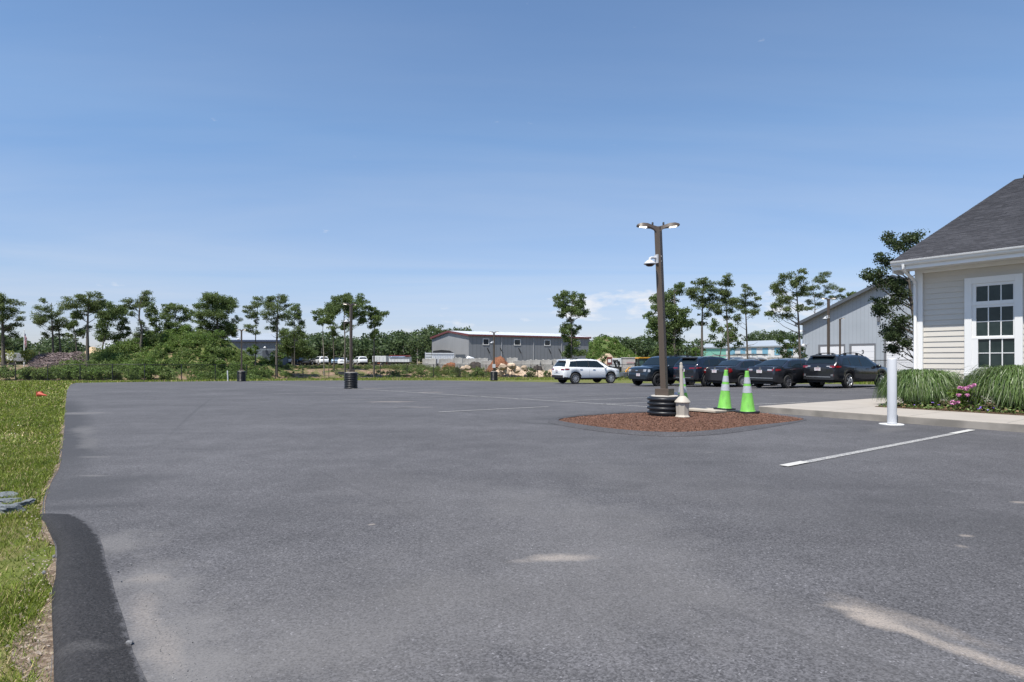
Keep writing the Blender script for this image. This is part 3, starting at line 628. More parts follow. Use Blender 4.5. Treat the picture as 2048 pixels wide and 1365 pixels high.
        for vv in (pv(1977)+dv, pv(2002.3)+dv):
            hb(m, 18.438, 18.46, vv+e, vv-e, 1.855, 2.57); hb(m, 18.438, 18.46, vv+e, vv-e, 2.73, 3.115)
        for vv in (pv(1980)+dv, pv(2005)+dv): hb(m, 18.430, 18.46, vv+e, vv-e, 1.06, 1.775)
        hb(m, 18.440, 18.459, g0, g1, 2.205, 2.225); hb(m, 18.432, 18.459, h0, h1, 1.41, 1.43); m.build('muntin', M_trim, w)
        m = MB(); hb(m, 18.446, 18.458, g0, g1, 2.73, 3.115); hb(m, 18.446, 18.458, g0, g1, 1.855, 2.57); hb(m, 18.444, 18.458, h0, h1, 1.06, 1.775); m.build('pane', M_winglass, w)
    window(1930, 2046)
    for dv in (-2.9, -5.8, -8.7): window(1930+dv, 0)
house()
# ---------------------------------------------------------------- vehicles
def interp(P, x): return float(np.interp(x, [p[0] for p in P], [p[1] for p in P]))
M_lampred = mat('tail_lamp_red', (0.15, 0.005, 0.007), 0.12, coat=1.0)
M_lampclr = mat('lamp_clear', (0.30, 0.31, 0.33), 0.1, coat=1.0)
M_amber = mat('amber_lens', (0.75, 0.16, 0.02), 0.25)
M_plate = mat('plate_white', (0.58, 0.56, 0.57), 0.45)
M_platered = mat('plate_red', (0.40, 0.24, 0.26), 0.5)
M_plateblue = mat('plate_blue', (0.10, 0.14, 0.30), 0.5)
M_clad = mat('black_cladding', (0.016, 0.017, 0.019), 0.55)
M_chrome = mat('chrome', (0.6, 0.6, 0.6), 0.15, metal=1.0)
M_cabin = mat('cabin_dark', (0.02, 0.02, 0.022), 0.9)
def paint(name, col, metal=0.3, rough=0.28): return mat(name, col, rough, metal=metal, coat=1.0)

def wheel(parent, x, y, R, wd, side, rimmat, spokes, rfrac=0.66):
    m = MB(); M = Matrix.Translation((x, y, R)) @ Matrix.Rotation(math.radians(90), 4, 'X')
    h = wd/2; r0 = R*rfrac
    m.lathe([(r0, -h), (R*0.90, -h), (R*0.97, -h*0.8), (R, -h*0.45), (R, h*0.45), (R*0.97, h*0.8), (R*0.90, h), (r0, h), (r0-0.02, h*0.7), (r0-0.02, -h*0.7), (r0, -h)], 28, M=M, cap=False)
    w = m.build('wheel', M_tyre, parent, smooth=35)
    m = MB(); so = side; yo = y+so*(h-0.015)
    Mi = Matrix.Translation((x, yo, R)) @ Matrix.Rotation(math.radians(-90*so), 4, 'X')     # local +z points outward
    m.lathe([(r0+0.004, 0.008), (r0-0.012, 0.012), (r0-0.02, -0.02), (r0-0.035, -0.05)], 28, M=Mi, cap=False)
    for k in range(spokes):
        a = 2*math.pi*k/spokes
        for da in ((-0.13, 0.13) if spokes <= 6 else (0,)):
            ca, sa = math.cos(a+da), math.sin(a+da); ci, si = math.cos(a+da*0.4), math.sin(a+da*0.4)
            w0, w1 = 0.030, 0.020 if spokes <= 6 else 0.026
            def pt(r, t, z, c, s): return tuple(Mi @ Vector((c*r-s*t, s*r+c*t, z)))
            m.hexa([pt(0.05, -w0, -0.03, ci, si), pt(0.05, w0, -0.03, ci, si), pt(r0-0.012, w1, -0.03, ca, sa), pt(r0-0.012, -w1, -0.03, ca, sa),
                    pt(0.05, -w0*.8, 0.0, ci, si), pt(0.05, w0*.8, 0.0, ci, si), pt(r0-0.012, w1*.8, 0.008, ca, sa), pt(r0-0.012, -w1*.8, 0.008, ca, sa)])
    m.lathe([(0.075, -0.03), (0.07, 0.004), (0.03, 0.012)], 12, M=Mi)
    m.build('rim', rimmat, w, smooth=30)
    m = MB(); m.lathe([(r0-0.004, -0.058), (r0-0.004, -0.05)], 20, M=Mi); m.build('wheel_backing', mat('dark_backing', (0.02, 0.02, 0.02), 0.6, metal=0.4), w)  # dark backing disc closes the wheel behind the spokes

def make_car(name, sp, bodymat, label, group, detail=True, rim=None, cat='car'):
    t = empty(name, label=label, cat=cat, group=group)
    Lh = sp['L']/2; W2 = sp['W']/2; R = sp['R']; xr, xf = sp['xr'], sp['xf']; Ra = R+sp.get('gap', 0.06)
    top, belt, sill = sp['top'], sp['belt'], sp['sill']; tum = sp.get('tum', 0.36); CR = sp.get('crown', 0.035)
    tw = W2-0.12
    plan = sp.get('plan', [(-Lh, .80), (-Lh+.06, .88), (-Lh+.2, .955), (-Lh+.55, .99), (-.6, 1), (.8, 1), (Lh-.7, .975), (Lh-.3, .93), (Lh-.1, .84), (Lh, .70)])
    w_ = lambda x: W2*interp(plan, x)
    zt_ = lambda x: interp(top, x)
    def zb_(x): return min(interp(belt, x), zt_(x)-0.03)
    low = sp.get('low', [(-Lh, sill+.07), (-Lh+.5, sill), (Lh-.5, sill), (Lh, sill+.04)])
    def zl_(x, Ra_=Ra):
        z = interp(low, x)
        for xa in (xr, xf):
            d = abs(x-xa)
            if d < Ra_: z = max(z, R+math.sqrt(Ra_*Ra_-d*d)*0.98)
        return z
    bow = sp.get('bow', 0.07)
    def B(x, y, z):
        yy = (y/W2)**2; b = bow*yy
        if x < -Lh+.8: x2 = x+b*(1-(x+Lh)/.8)
        elif x > Lh-.8: x2 = x-b*1.4*(1-(Lh-x)/.8)
        else: x2 = x
        return (x2, y, z)
    def sec(x):
        w = w_(x); zl = zl_(x); zb = zb_(x); zt = zt_(x); h = max(zt-zb, 0.03)
        wt = w*0.955-tum*max(h-.05, 0); k = min(1, h/.25)
        lo = min(zl+.10, zl+(zb-zl)*.25)
        return [(w*.93, zl), (w*.985, lo), (w, zl+(zb-zl)*.62), (w*.992, zl+(zb-zl)*.86), (w*.955, zb), (wt+.010*k, zt-.075*k-.01), (wt-.035*k, zt-.022*k), (wt-.12*k-.02, zt), (wt*.45, zt+CR*.75), (0, zt+CR)]
    xs = set(np.round(np.linspace(-Lh, Lh, 34), 3).tolist())
    for p in top+plan+belt: xs.add(round(p[0], 3))
    for xa in (xr, xf):
        for a in np.linspace(0, math.pi, 15): xs.add(round(xa+Ra*math.cos(a), 3))
        xs.add(round(xa+Ra+.004, 3)); xs.add(round(xa-Ra-.004, 3))
    xs = sorted(x for x in xs if -Lh <= x <= Lh); xs = [x for i, x in enumerate(xs) if i == 0 or x-xs[i-1] > 0.003]
    m = MB(); K = 10; rows = []
    for x in xs:
        s_ = sec(x); rows.append([B(x, -y, z) for y, z in s_]+[B(x, y, z) for y, z in s_[::-1][1:]])
    n = 2*K-1; m.add([p for r in rows for p in r], [(i*n+j, i*n+j+1, (i+1)*n+j+1, (i+1)*n+j) for i in range(len(rows)-1) for j in range(n-1)])
    for x, fl in ((xs[0], 1), (xs[-1], 0)):      # bowed end caps
        s_ = sec(x); cols = 9; vs = []
        for y, z in s_: vs += [B(x, y*c, z) for c in np.linspace(-1, 1, cols)]
        fs = [(i*cols+j, i*cols+j+1, (i+1)*cols+j+1, (i+1)*cols+j) for i in range(len(s_)-1) for j in range(cols-1)]
        m.add(vs, [f[::-1] if fl else f for f in fs])
    body = m.build('body', bodymat, t, smooth=38)
    # --- patches that follow the body
    def side_y(x, z):
        s_ = sec(x)
        zz = [p[1] for p in s_[:7]]; yy = [p[0] for p in s_[:7]]
        return float(np.interp(z, zz, yy))
    def spatch(m, sgn, c0, c1, c2, c3, off=.008, nx=8, nz=3):   # corners (x,z): bottom-rear, bottom-front, top-front, top-rear
        vs = []
        for j in range(nz+1):
            v = j/nz
            for i in range(nx+1):
                u = i/nx
                x = (c0[0]*(1-u)+c1[0]*u)*(1-v)+(c3[0]*(1-u)+c2[0]*u)*v; z = (c0[1]*(1-u)+c1[1]*u)*(1-v)+(c3[1]*(1-u)+c2[1]*u)*v
                p = B(x, sgn*(side_y(x, z)+off), z); vs.append(p)
        w = nx+1; m.add(vs, [(j*w+i, j*w+i+1, (j+1)*w+i+1, (j+1)*w+i) if sgn < 0 else (j*w+i, (j+1)*w+i, (j+1)*w+i+1, j*w+i+1) for j in range(nz) for i in range(nx)])
    def topz(x, y):
        s_ = sec(x)[6:]; yy = [p[0] for p in s_][::-1]; zz = [p[1] for p in s_][::-1]
        return float(np.interp(abs(y), yy, zz))
    def tpatch(m, x0, x1, f0, f1, off=.010, nx=6, ny=10, y_in=None):
        vs = []
        for i in range(nx+1):
            x = x0+(x1-x0)*i/nx; f = f0+(f1-f0)*i/nx; wy = sec(x)[6][0]
            dz = (zt_(x+.01)-zt_(x-.01))/.02; l = math.hypot(1, dz)
            for j in range(ny+1):
                y = wy*f*(-1+2*j/ny); z = topz(x, y); p = B(x-dz/l*off, y, z+off/l); vs.append(p)
        w = ny+1; m.add(vs, [(i*w+j, (i+1)*w+j, (i+1)*w+j+1, i*w+j+1) for i in range(nx) for j in range(ny)])
    # end faces: outline as x(z), for lamps, plates and grille
    def endx(z, rear=True):
        if rear:
            cand = [p for p in top if p[0] < 0]; 
            if z <= cand[0][1]: return -Lh
            for a, b in zip(cand, cand[1:]):
                if b[1] >= z > a[1]: return a[0]+(b[0]-a[0])*(z-a[1])/(b[1]-a[1])
            return cand[-1][0]
        cand = [p for p in top if p[0] > 0][::-1]
        if z <= cand[0][1]: return Lh
        for a, b in zip(cand, cand[1:]):
            if b[1] >= z > a[1]: return a[0]+(b[0]-a[0])*(z-a[1])/(b[1]-a[1])
        return cand[-1][0]
    def epatch(m, y0, y1, z0, z1, rear=True, off=.010, ny=6, nz=3, shear=0.0):
        vs = []
        for j in range(nz+1):
            z = z0+(z1-z0)*j/nz
            for i in range(ny+1):
                y = y0+(y1-y0)*i/ny; zz = z+shear*i/ny; x = endx(zz, rear); yy = min(abs(y), w_(x)*.995)*(1 if y >= 0 else -1)
                p = B(x, yy, zz); vs.append((p[0]+(-off if rear else off), p[1], p[2]))
        w = ny+1; m.add(vs, [((j*w+i, (j+1)*w+i, (j+1)*w+i+1, j*w+i+1) if rear else (j*w+i, j*w+i+1, (j+1)*w+i+1, (j+1)*w+i)) for j in range(nz) for i in range(ny)])
    glass = sp.get('glassmat', M_glass)
    # side windows
    for s in (-1, 1):
        for q in sp['wins']:
            m = MB(); spatch(m, s, *q, off=.007); m.build('side_window', glass, t, smooth=180)
        for q0, q1 in zip(sp['wins'], sp['wins'][1:]):
            m = MB(); spatch(m, s, q0[1], q1[0], q1[3], q0[2], off=.006, nx=2); m.build('pillar', M_clad, t, smooth=180)
    m = MB(); tpatch(m, sp['ws'][0], sp['ws'][1], .94, .90); m.build('windshield', glass, t, smooth=180)
    m = MB(); tpatch(m, sp['rg'][0], sp['rg'][1], .90, .90); m.build('rear_window', glass, t, smooth=180)
    # underbody and wells
    m = MB(); m.box(-Lh+.18, Lh-.22, -W2+.30, W2-.30, sill-.06, sill+.30); m.box(-Lh+.5, Lh-.6, -W2+.10, W2-.10, sill+.34, sill+.42); m.build('underbody', M_cabin, t)
    for xa in (xr, xf):
        for s in (-1, 1): wheel(t, xa, s*(tw), R, sp.get('tw', .225), s, rim or M_alloy, sp.get('spokes', 5))
    # claddings
    if sp.get('clad'):
        cl = sp['clad']
        for s in (-1, 1):
            m = MB(); prev = None
            for x in xs:
                if x < -Lh+.05 or x > Lh-.05: continue
                a = zl_(x); b_ = zl_(x, Ra+cl) if any(abs(x-xa) < Ra+cl for xa in (xr, xf)) else interp(low, x)+cl*1.6
                b_ = max(b_, interp(low, x)+cl*1.6)
                cur = [B(x, s*(side_y(x, a)-.02), a-.004), B(x, s*(side_y(x, min(a+.02, b_))+.014), a+.002), B(x, s*(side_y(x, b_)+.012), b_), B(x, s*(side_y(x, b_)-.01), b_+.008)]
                if prev: m.add(prev+cur, [((i, i+1, i+5, i+4) if s > 0 else (i, i+4, i+5, i+1)) for i in range(3)])
                prev = cur
            m.build('cladding', sp.get('cladmat', M_clad), t, smooth=40)
    for kind, args in sp.get('rear', []):
        m = MB()
        if kind == 'bumper': epatch(m, -W2*.86, W2*.86, *args, ny=12); m.build('bumper', M_clad, t, smooth=180)
        if kind == 'chrome': epatch(m, *args, off=.018, ny=10, nz=1); m.build('trim_strip', M_chrome, t)
        if kind == 'silver': epatch(m, *args, off=.016, ny=10, nz=1); m.build('trim_strip', M_alloy, t)
        if kind == 'recess': epatch(m, *args, off=.006, ny=10); m.build('plate_recess', M_clad, t, smooth=180)
    def plate(rear, z0, y=0.0, top_blue=False):
        m = MB(); x = endx(z0+.08, rear)+(-.03 if rear else .03); x = (min if rear else max)(x, endx(z0, rear)+(-.03 if rear else .03))
        m.box(x-.006, x+.006, y-.152, y+.152, z0, z0+.15); pl = m.build('license_plate', M_plate, t)
        m = MB(); sx = x-.008 if rear else x+.008; a, b_ = min(sx, x), max(sx, x)
        m.box(a, b_, y-.10, y+.10, z0+.105, z0+.13); m.box(a, b_, y-.05, y+.05, z0+.012, z0+.028)
        for k in range(6): m.box(a, b_, y-.115+k*.040, y-.115+k*.040+.014, z0+.050, z0+.092)
        m.build('plate_characters', M_platered, pl)
    if detail:
        if 'rplate' in sp: plate(True, sp['rplate'])
        if 'fplate' in sp: plate(False, sp['fplate'], sp.get('fpy', 0.0))
        for s in (-1, 1):
            for (y0, y1, z0, z1, mt, sh) in sp.get('tail', []):
                m = MB(); a, b_ = (s*y0, s*y1); 
                if a > b_: a, b_ = b_, a
                epatch(m, a, b_, z0, z1, True, off=.014, shear=0.0); m.build('tail_lamp', M_lampred if mt == 'r' else M_lampclr, t, smooth=180)
            if 'tailside' in sp:
                m = MB(); spatch(m, s, *sp['tailside'], off=.012, nx=6, nz=3); m.build('tail_lamp', M_lampred, t, smooth=180)
            for (y0, y1, z0, z1, mt) in sp.get('head', []):
                m = MB(); a, b_ = sorted((s*y0, s*y1)); epatch(m, a, b_, z0, z1, False, off=.014); m.build('headlamp' if mt != 'a' else 'turn_signal', M_lampclr if mt == 'c' else (M_amber if mt == 'a' else M_chrome), t, smooth=180)
            if 'headside' in sp:
                m = MB(); spatch(m, s, *sp['headside'], off=.010, nx=5, nz=2); m.build('headlamp', M_lampclr, t, smooth=180)
            # mirror
            mx, mz = sp['mirror']; yy = side_y(mx, mz); m = MB(); Mm = Matrix.Translation((mx, s*(yy+.14), mz+.02)) @ Matrix.Diagonal((.075, .13, .085, 1))
            m.lathe([(0.25, -1), (.8, -.75), (1, 0), (.8, .8), (.3, 1)], 12, M=Mm); m.box(mx-.04, mx+.03, min(s*(yy-.03), s*(yy+.09)), max(s*(yy-.03), s*(yy+.09)), mz-.05, mz-.01); m.build('mirror', sp.get('mirmat', bodymat), t, smooth=60)
            for hx in sp['handles']:
                m = MB(); z = interp(belt, hx)-.10; yy = side_y(hx, z); m.box(hx-.10, hx+.10, min(s*yy, s*(yy+.035)), max(s*yy, s*(yy+.035)), z-.014, z+.014); m.build('door_handle', bodymat if sp.get('hbody', True) else M_chrome, t)
            # door seams
            for sx in sp['seams']:
                m = MB(); pts = []
                for z in np.linspace(zl_(sx)+.05, zb_(sx)-.01, 6): pts.append(Vector(B(sx, s*(side_y(sx, z)+.003), z)))
                for a, b_ in zip(pts, pts[1:]): m.quad(tuple(a-Vector((.004, 0, 0))), tuple(a+Vector((.004, 0, 0))), tuple(b_+Vector((.004, 0, 0))), tuple(b_-Vector((.004, 0, 0))))
                m.build('door_seam', M_dark, t)
            if sp.get('rails'):
                m = MB(); x0, x1, hh = sp['rails']; pts = []
                for i in range(9):
                    x = x0+(x1-x0)*i/8; h = hh*min(1, 4*min(i, 8-i)/8+.0); y = sec(x)[6][0]-.05; pts.append((x, s*y, zt_(x)-.0+h))
                m.tube(pts, .022, 6); 
                for i in (2, 6): x = pts[i][0]; m.box(x-.09, x+.09, min(s*(abs(pts[i][1])-.02), s*(abs(pts[i][1])+.02)), max(s*(abs(pts[i][1])-.02), s*(abs(pts[i][1])+.02)), zt_(x)-.02, pts[i][2])
                m.build('roof_rail', M_clad, t, smooth=50)
        if 'grille' in sp:
            y, z0, z1, mt = sp['grille']; m = MB(); epatch(m, -y, y, z0, z1, False, off=.012, ny=12); gr = m.build('grille', M_clad, t, smooth=180)
            m = MB(); e = endx((z0+z1)/2, False)+.018
            if mt == 'slats':
                for k in range(5):
                    yy = .18+k*.085
                    for s in (-1, 1): m.hexa([(e-.02-.03*yy, s*yy, z0+.03), (e-.0-.03*yy, s*yy, z0+.03), (e-.0-.03*yy, s*(yy+.02), z0+.03), (e-.02-.03*yy, s*(yy+.02), z0+.03), (e-.05-.03*yy, s*(yy+.07), z1-.04), (e-.02-.03*yy, s*(yy+.07), z1-.04), (e-.02-.03*yy, s*(yy+.09), z1-.04), (e-.05-.03*yy, s*(yy+.09), z1-.04)])
                m.build('grille_bars', mat('grille_grey', (0.12, 0.12, 0.13), 0.4, metal=.5), gr)
            m = MB(); Mo = Matrix.Translation((e+.0, 0, (z0+z1)/2)) @ Matrix.Rotation(math.radians(90), 4, 'Y') @ Matrix.Diagonal((.05, .115, .012, 1)); m.lathe([(1, -1), (1, .5), (.8, 1)], 20, M=Mo); m.build('badge', M_chrome, gr, smooth=40)
        if sp.get('spoiler'):
            x, z, wd = sp['spoiler']; m = MB(); m.hexa([(x-.14, -wd, z-.035), (x+.16, -wd, z-.03), (x+.16, wd, z-.03), (x-.14, wd, z-.035), (x-.14, -wd*.96, z), (x+.16, -wd*.9, z+.05), (x+.16, wd*.9, z+.05), (x-.14, wd*.96, z)]); m.build('spoiler', sp.get('spmat', bodymat), t, smooth=40, bevel=.01)
        if sp.get('badge_r'):
            z = sp['badge_r']; x = endx(z)-.012; m = MB(); Mo = Matrix.Translation((x, 0, z)) @ Matrix.Rotation(math.radians(90), 4, 'Y') @ Matrix.Diagonal((.028, .055, .008, 1)); m.lathe([(1, -1), (1, 1)], 16, M=Mo); m.build('badge', M_chrome, t)
        if sp.get('antenna'):
            x, h = sp['antenna']; m = MB(); z = zt_(x)+CR; m.tube([(x, 0, z-.01), (x-.10, 0, z+h)], [.012, .004], 5); m.build('antenna', M_clad, t)
    return t, sp
def put_car(t, sp, rr, hd, side=-1):
    """rr: ground point of the rear (right for side=-1) wheel; hd: heading in degrees"""
    a = math.radians(hd); hx, hy = math.cos(a), math.sin(a); tw = sp['W']/2-.12
    lx, ly = sp['xr'], side*tw; x = rr[0]-(lx*hx-ly*hy); y = rr[1]-(lx*hy+ly*hx)
    zr = g(x-hx*1.3, y-hy*1.3)+.02; zf = g(x+hx*1.3, y+hy*1.3)+.02
    t.location = (x, y, (zr+zf)/2); t.rotation_euler = (0, -math.atan2(zf-zr, 2.6), a)

SUVW = dict(L=4.82, W=1.94, R=.385, xr=-1.46, xf=1.455, sill=.36, gap=.07, crown=.035, tum=.40, clad=.05, spokes=10,
    top=[(-2.41, .90), (-2.375, .99), (-2.33, 1.08), (-2.27, 1.17), (-2.03, 1.56), (-1.95, 1.65), (-1.75, 1.70), (-.8, 1.745), (0.0, 1.735), (.45, 1.68), (.62, 1.62), (1.28, 1.18), (1.45, 1.14), (2.0, 1.06), (2.3, .97), (2.38, .86), (2.41, .70)],
    belt=[(-2.41, .95), (-2.27, 1.15), (-1.8, 1.17), (1.0, 1.10), (1.4, 1.08), (2.0, .99), (2.3, .90), (2.41, .66)],
    low=[(-2.41, .50), (-2.30, .42), (-1.95, .38), (-1.0, .36), (1.9, .36), (2.30, .38), (2.41, .46)],
    wins=[[(-1.98, 1.20), (-1.38, 1.19), (-1.34, 1.60), (-1.80, 1.57)], [(-1.33, 1.19), (-.38, 1.165), (-.40, 1.63), (-1.29, 1.61)], [(-.31, 1.165), (.98, 1.13), (.40, 1.60), (-.33, 1.63)]],
    ws=(1.24, .66), rg=(-2.25, -2.04), rear=[('bumper', (.44, .62)), ('silver', (-.42, .42, .75, .77)), ('recess', (-.34, .34, .93, 1.03))], rplate=.86,
    tail=[(.48, .86, .96, 1.07, 'r', 0), (.62, .72, .56, .60, 'r', 0)], tailside=[(-2.33, .97), (-1.98, 1.00), (-1.98, 1.08), (-2.28, 1.09)],
    head=[(.50, .80, .80, .92, 'c')], headside=[(1.95, .84), (2.3, .80), (2.28, .92), (1.95, .96)], mirror=(.92, 1.12), handles=(-1.02, .02), seams=(-1.38+.0, -.35, .98), grille=(.45, .72, .88, 'none'), rails=(-1.75, .30, .03), spoiler=(-2.03, 1.66, .60), badge_r=1.12, hbody=True)
OUTB = dict(L=4.86, W=1.88, R=.36, xr=-1.42, xf=1.325, sill=.34, gap=.065, crown=.03, tum=.42, clad=.055, spokes=5,
    top=[(-2.43, .93), (-2.41, 1.00), (-2.37, 1.07), (-2.33, 1.13), (-2.03, 1.46), (-1.95, 1.53), (-1.6, 1.575), (-.6, 1.60), (.10, 1.58), (.42, 1.53), (1.22, 1.07), (1.4, 1.04), (2.0, .95), (2.3, .84), (2.38, .75), (2.43, .62)],
    belt=[(-2.43, .95), (-2.2, 1.09), (-1.6, 1.09), (-1.0, 1.05), (1.0, .99), (1.4, .96), (2.0, .86), (2.43, .58)],
    low=[(-2.43, .46), (-2.35, .40), (-1.95, .35), (-1.0, .34), (1.9, .34), (2.30, .36), (2.43, .42)],
    wins=[[(-1.92, 1.14), (-1.30, 1.09), (-1.26, 1.46), (-1.62, 1.44)], [(-1.24, 1.09), (-.42, 1.055), (-.38, 1.48), (-1.21, 1.465)], [(-.35, 1.05), (.92, 1.02), (.28, 1.46), (-.31, 1.48)]],
    ws=(1.18, .46), rg=(-2.30, -2.04), rear=[('bumper', (.42, .62)), ('silver', (-.60, .60, .54, .565)), ('recess', (-.40, .40, .80, 1.0))], rplate=.84,
    tail=[(.55, .86, .98, 1.08, 'r', 0), (.40, .56, 1.03, 1.07, 'c', 0), (.55, .66, .99, 1.02, 'c', 0), (.74, .80, .58, .68, 'r', 0), (.62, .73, .60, .62, 'c', 0), (.62, .73, .65, .67, 'c', 0)], tailside=[(-2.36, .985), (-2.08, 1.00), (-2.05, 1.06), (-2.30, 1.08)],
    head=[(.45, .78, .68, .78, 'c')], mirror=(.86, 1.02), handles=(-1.02, .05), seams=(-.40, .95), grille=(.4, .62, .78, 'none'), rails=(-1.78, .25, .085), spoiler=(-2.04, 1.545, .58), spmat=M_clad, badge_r=1.03)
SEDA = dict(L=4.80, W=1.80, R=.325, xr=-1.30, xf=1.42, sill=.27, gap=.055, crown=.03, tum=.42, spokes=9,     # rounder, taller boot
    top=[(-2.40, .82), (-2.385, .92), (-2.36, 1.01), (-2.33, 1.055), (-2.2, 1.085), (-1.78, 1.095), (-1.72, 1.10), (-1.05, 1.39), (-.8, 1.435), (-.2, 1.465), (.30, 1.44), (.55, 1.38), (1.20, 1.02), (1.4, .985), (2.0, .89), (2.28, .78), (2.4, .60)],
    belt=[(-2.4, .92), (-2.2, 1.00), (-1.7, 1.015), (1.1, .955), (1.5, .92), (2.0, .84), (2.4, .56)],
    low=[(-2.4, .36), (-2.3, .30), (-1.9, .27), (1.9, .27), (2.4, .34)],
    wins=[[(-1.42, 1.05), (-1.12, 1.04), (-1.08, 1.30), (-1.15, 1.29)], [(-1.08, 1.04), (-.20, 1.02), (-.16, 1.38), (-1.00, 1.34)], [(-.14, 1.02), (1.02, .99), (.38, 1.35), (-.10, 1.38)]],
    ws=(1.16, .56), rg=(-1.68, -1.06), rear=[('recess', (-.33, .33, .76, .90)), ('silver', (-.26, .26, .915, .935))], rplate=.765,
    tail=[(.62, .80, .74, .86, 'r', 0), (.60, .78, .86, .92, 'c', 0), (.62, .82, .92, .99, 'r', 0)], tailside=[(-2.33, .76), (-2.10, .84), (-2.12, .99), (-2.30, 1.0)],
    head=[(.45, .75, .60, .72, 'c')], mirror=(.90, .98), handles=(-.92, .12), seams=(-.17, .98), badge_r=1.0, low_=0)
SEDB = dict(L=4.64, W=1.78, R=.33, xr=-1.37, xf=1.30, sill=.28, gap=.055, crown=.03, tum=.44, spokes=10,     # lower, with slim lamps
    top=[(-2.32, .80), (-2.31, .90), (-2.28, .99), (-2.22, 1.045), (-1.9, 1.055), (-1.72, 1.06), (-1.0, 1.37), (-.7, 1.42), (-.15, 1.445), (.25, 1.43), (.45, 1.38), (1.12, 1.01), (1.3, .98), (1.95, .88), (2.2, .77), (2.32, .60)],
    belt=[(-2.32, .88), (-2.1, .98), (-1.6, 1.01), (1.0, .94), (1.5, .91), (1.95, .83), (2.32, .56)],
    low=[(-2.32, .38), (-2.2, .32), (-1.9, .28), (1.9, .28), (2.32, .34)],
    wins=[[(-1.36, 1.04), (-1.12, 1.04), (-1.06, 1.27), (-1.12, 1.26)], [(-1.09, 1.04), (-.24, 1.01), (-.20, 1.36), (-1.00, 1.32)], [(-.18, 1.01), (.95, .98), (.30, 1.34), (-.14, 1.36)]],
    ws=(1.08, .48), rg=(-1.68, -1.02), rear=[('bumper', (.39, .50)), ('recess', (-.45, .45, .76, .86)), ('silver', (-.70, .70, .50, .525))], rplate=.755,
    tail=[(.42, .66, .865, .94, 'c', 0), (.62, .80, .85, .95, 'r', 0), (.42, .60, .845, .865, 'r', 0)], tailside=[(-2.25, .85), (-1.93, .89), (-1.95, .95), (-2.22, .96)],
    head=[(.45, .75, .60, .70, 'c')], mirror=(.85, .97), handles=(-.95, .08), seams=(-.21, .93), badge_r=.985, antenna=(-.85, .10))
CX5 = dict(L=4.57, W=1.85, R=.36, xr=-1.36, xf=1.34, sill=.34, gap=.065, crown=.03, tum=.42, clad=.06, spokes=5,
    top=[(-2.285, .93), (-2.26, 1.02), (-2.21, 1.12), (-2.15, 1.18), (-1.83, 1.52), (-1.75, 1.58), (-1.4, 1.63), (-.4, 1.66), (.1, 1.63), (.38, 1.57), (1.12, 1.14), (1.3, 1.10), (1.9, 1.00), (2.15, .90), (2.24, .78), (2.285, .62)],
    belt=[(-2.285, .95), (-2.1, 1.16), (-1.5, 1.15), (1.0, 1.03), (1.4, 1.02), (1.9, .92), (2.285, .58)],
    low=[(-2.285, .46), (-2.2, .40), (-1.9, .35), (1.9, .34), (2.285, .42)],
    wins=[[(-1.70, 1.20), (-1.20, 1.17), (-1.12, 1.50), (-1.35, 1.46)], [(-1.14, 1.17), (-.34, 1.11), (-.30, 1.53), (-1.05, 1.51)], [(-.27, 1.10), (.90, 1.07), (.25, 1.50), (-.23, 1.53)]],
    ws=(1.08, .42), rg=(-2.12, -1.86), rear=[('bumper', (.42, .66)), ('silver', (-.55, .55, .50, .52)), ('recess', (-.32, .32, .78, .96))], rplate=.84,
    tail=[(.42, .84, 1.00, 1.06, 'r', 0), (.60, .70, .56, .59, 'r', 0)], tailside=[(-2.22, 1.0), (-1.85, 1.04), (-1.88, 1.09), (-2.18, 1.08)],
    head=[(.45, .75, .72, .80, 'c')], mirror=(.80, 1.06), handles=(-.98, .02), seams=(-.32, .88), spoiler=(-1.86, 1.60, .55), spmat=M_clad, badge_r=1.09)
BRON = dict(L=4.39, W=1.88, R=.375, xr=-1.32, xf=1.35, sill=.36, gap=.075, crown=.03, tum=.24, clad=.07, spokes=5, bow=.05,
    plan=[(-2.195, .86), (-2.12, .94), (-1.9, .985), (-1.5, 1), (1.3, 1), (1.8, .98), (2.05, .93), (2.15, .87), (2.195, .80)],
    top=[(-2.195, .95), (-2.16, 1.08), (-2.10, 1.18), (-1.98, 1.62), (-1.92, 1.70), (-1.6, 1.735), (-.3, 1.745), (.30, 1.72), (.52, 1.66), (1.0, 1.19), (1.1, 1.16), (1.7, 1.13), (2.0, 1.08), (2.12, 1.00), (2.17, .90), (2.195, .66)],
    belt=[(-2.195, 1.0), (-2.0, 1.15), (.8, 1.10), (1.2, 1.09), (1.9, 1.02), (2.12, .93), (2.195, .62)],
    low=[(-2.195, .46), (-2.1, .42), (-1.9, .38), (1.9, .38), (2.195, .42)],
    wins=[[(-1.90, 1.22), (-1.30, 1.18), (-1.28, 1.62), (-1.80, 1.60)], [(-1.22, 1.16), (-.40, 1.14), (-.40, 1.62), (-1.20, 1.62)], [(-.32, 1.14), (.82, 1.13), (.42, 1.60), (-.33, 1.62)]],
    ws=(.97, .56), rg=(-2.08, -2.0), rear=[('bumper', (.42, .66))],
    tail=[(.68, .82, .95, 1.2, 'r', 0)], head=[(.52, .74, .86, .99, 'c')], headside=[(2.0, .84), (2.13, .84), (2.10, .99), (1.98, .99)], grille=(.52, .80, 1.0, 'slats'), fplate=.60, fpy=.18,
    mirror=(.72, 1.14), handles=(-.90, .05), seams=(-.36, .85), rails=(-1.7, .2, .05), hbody=True)
P_white = paint('white_car_paint', (0.72, 0.73, 0.74), 0.0, 0.3)
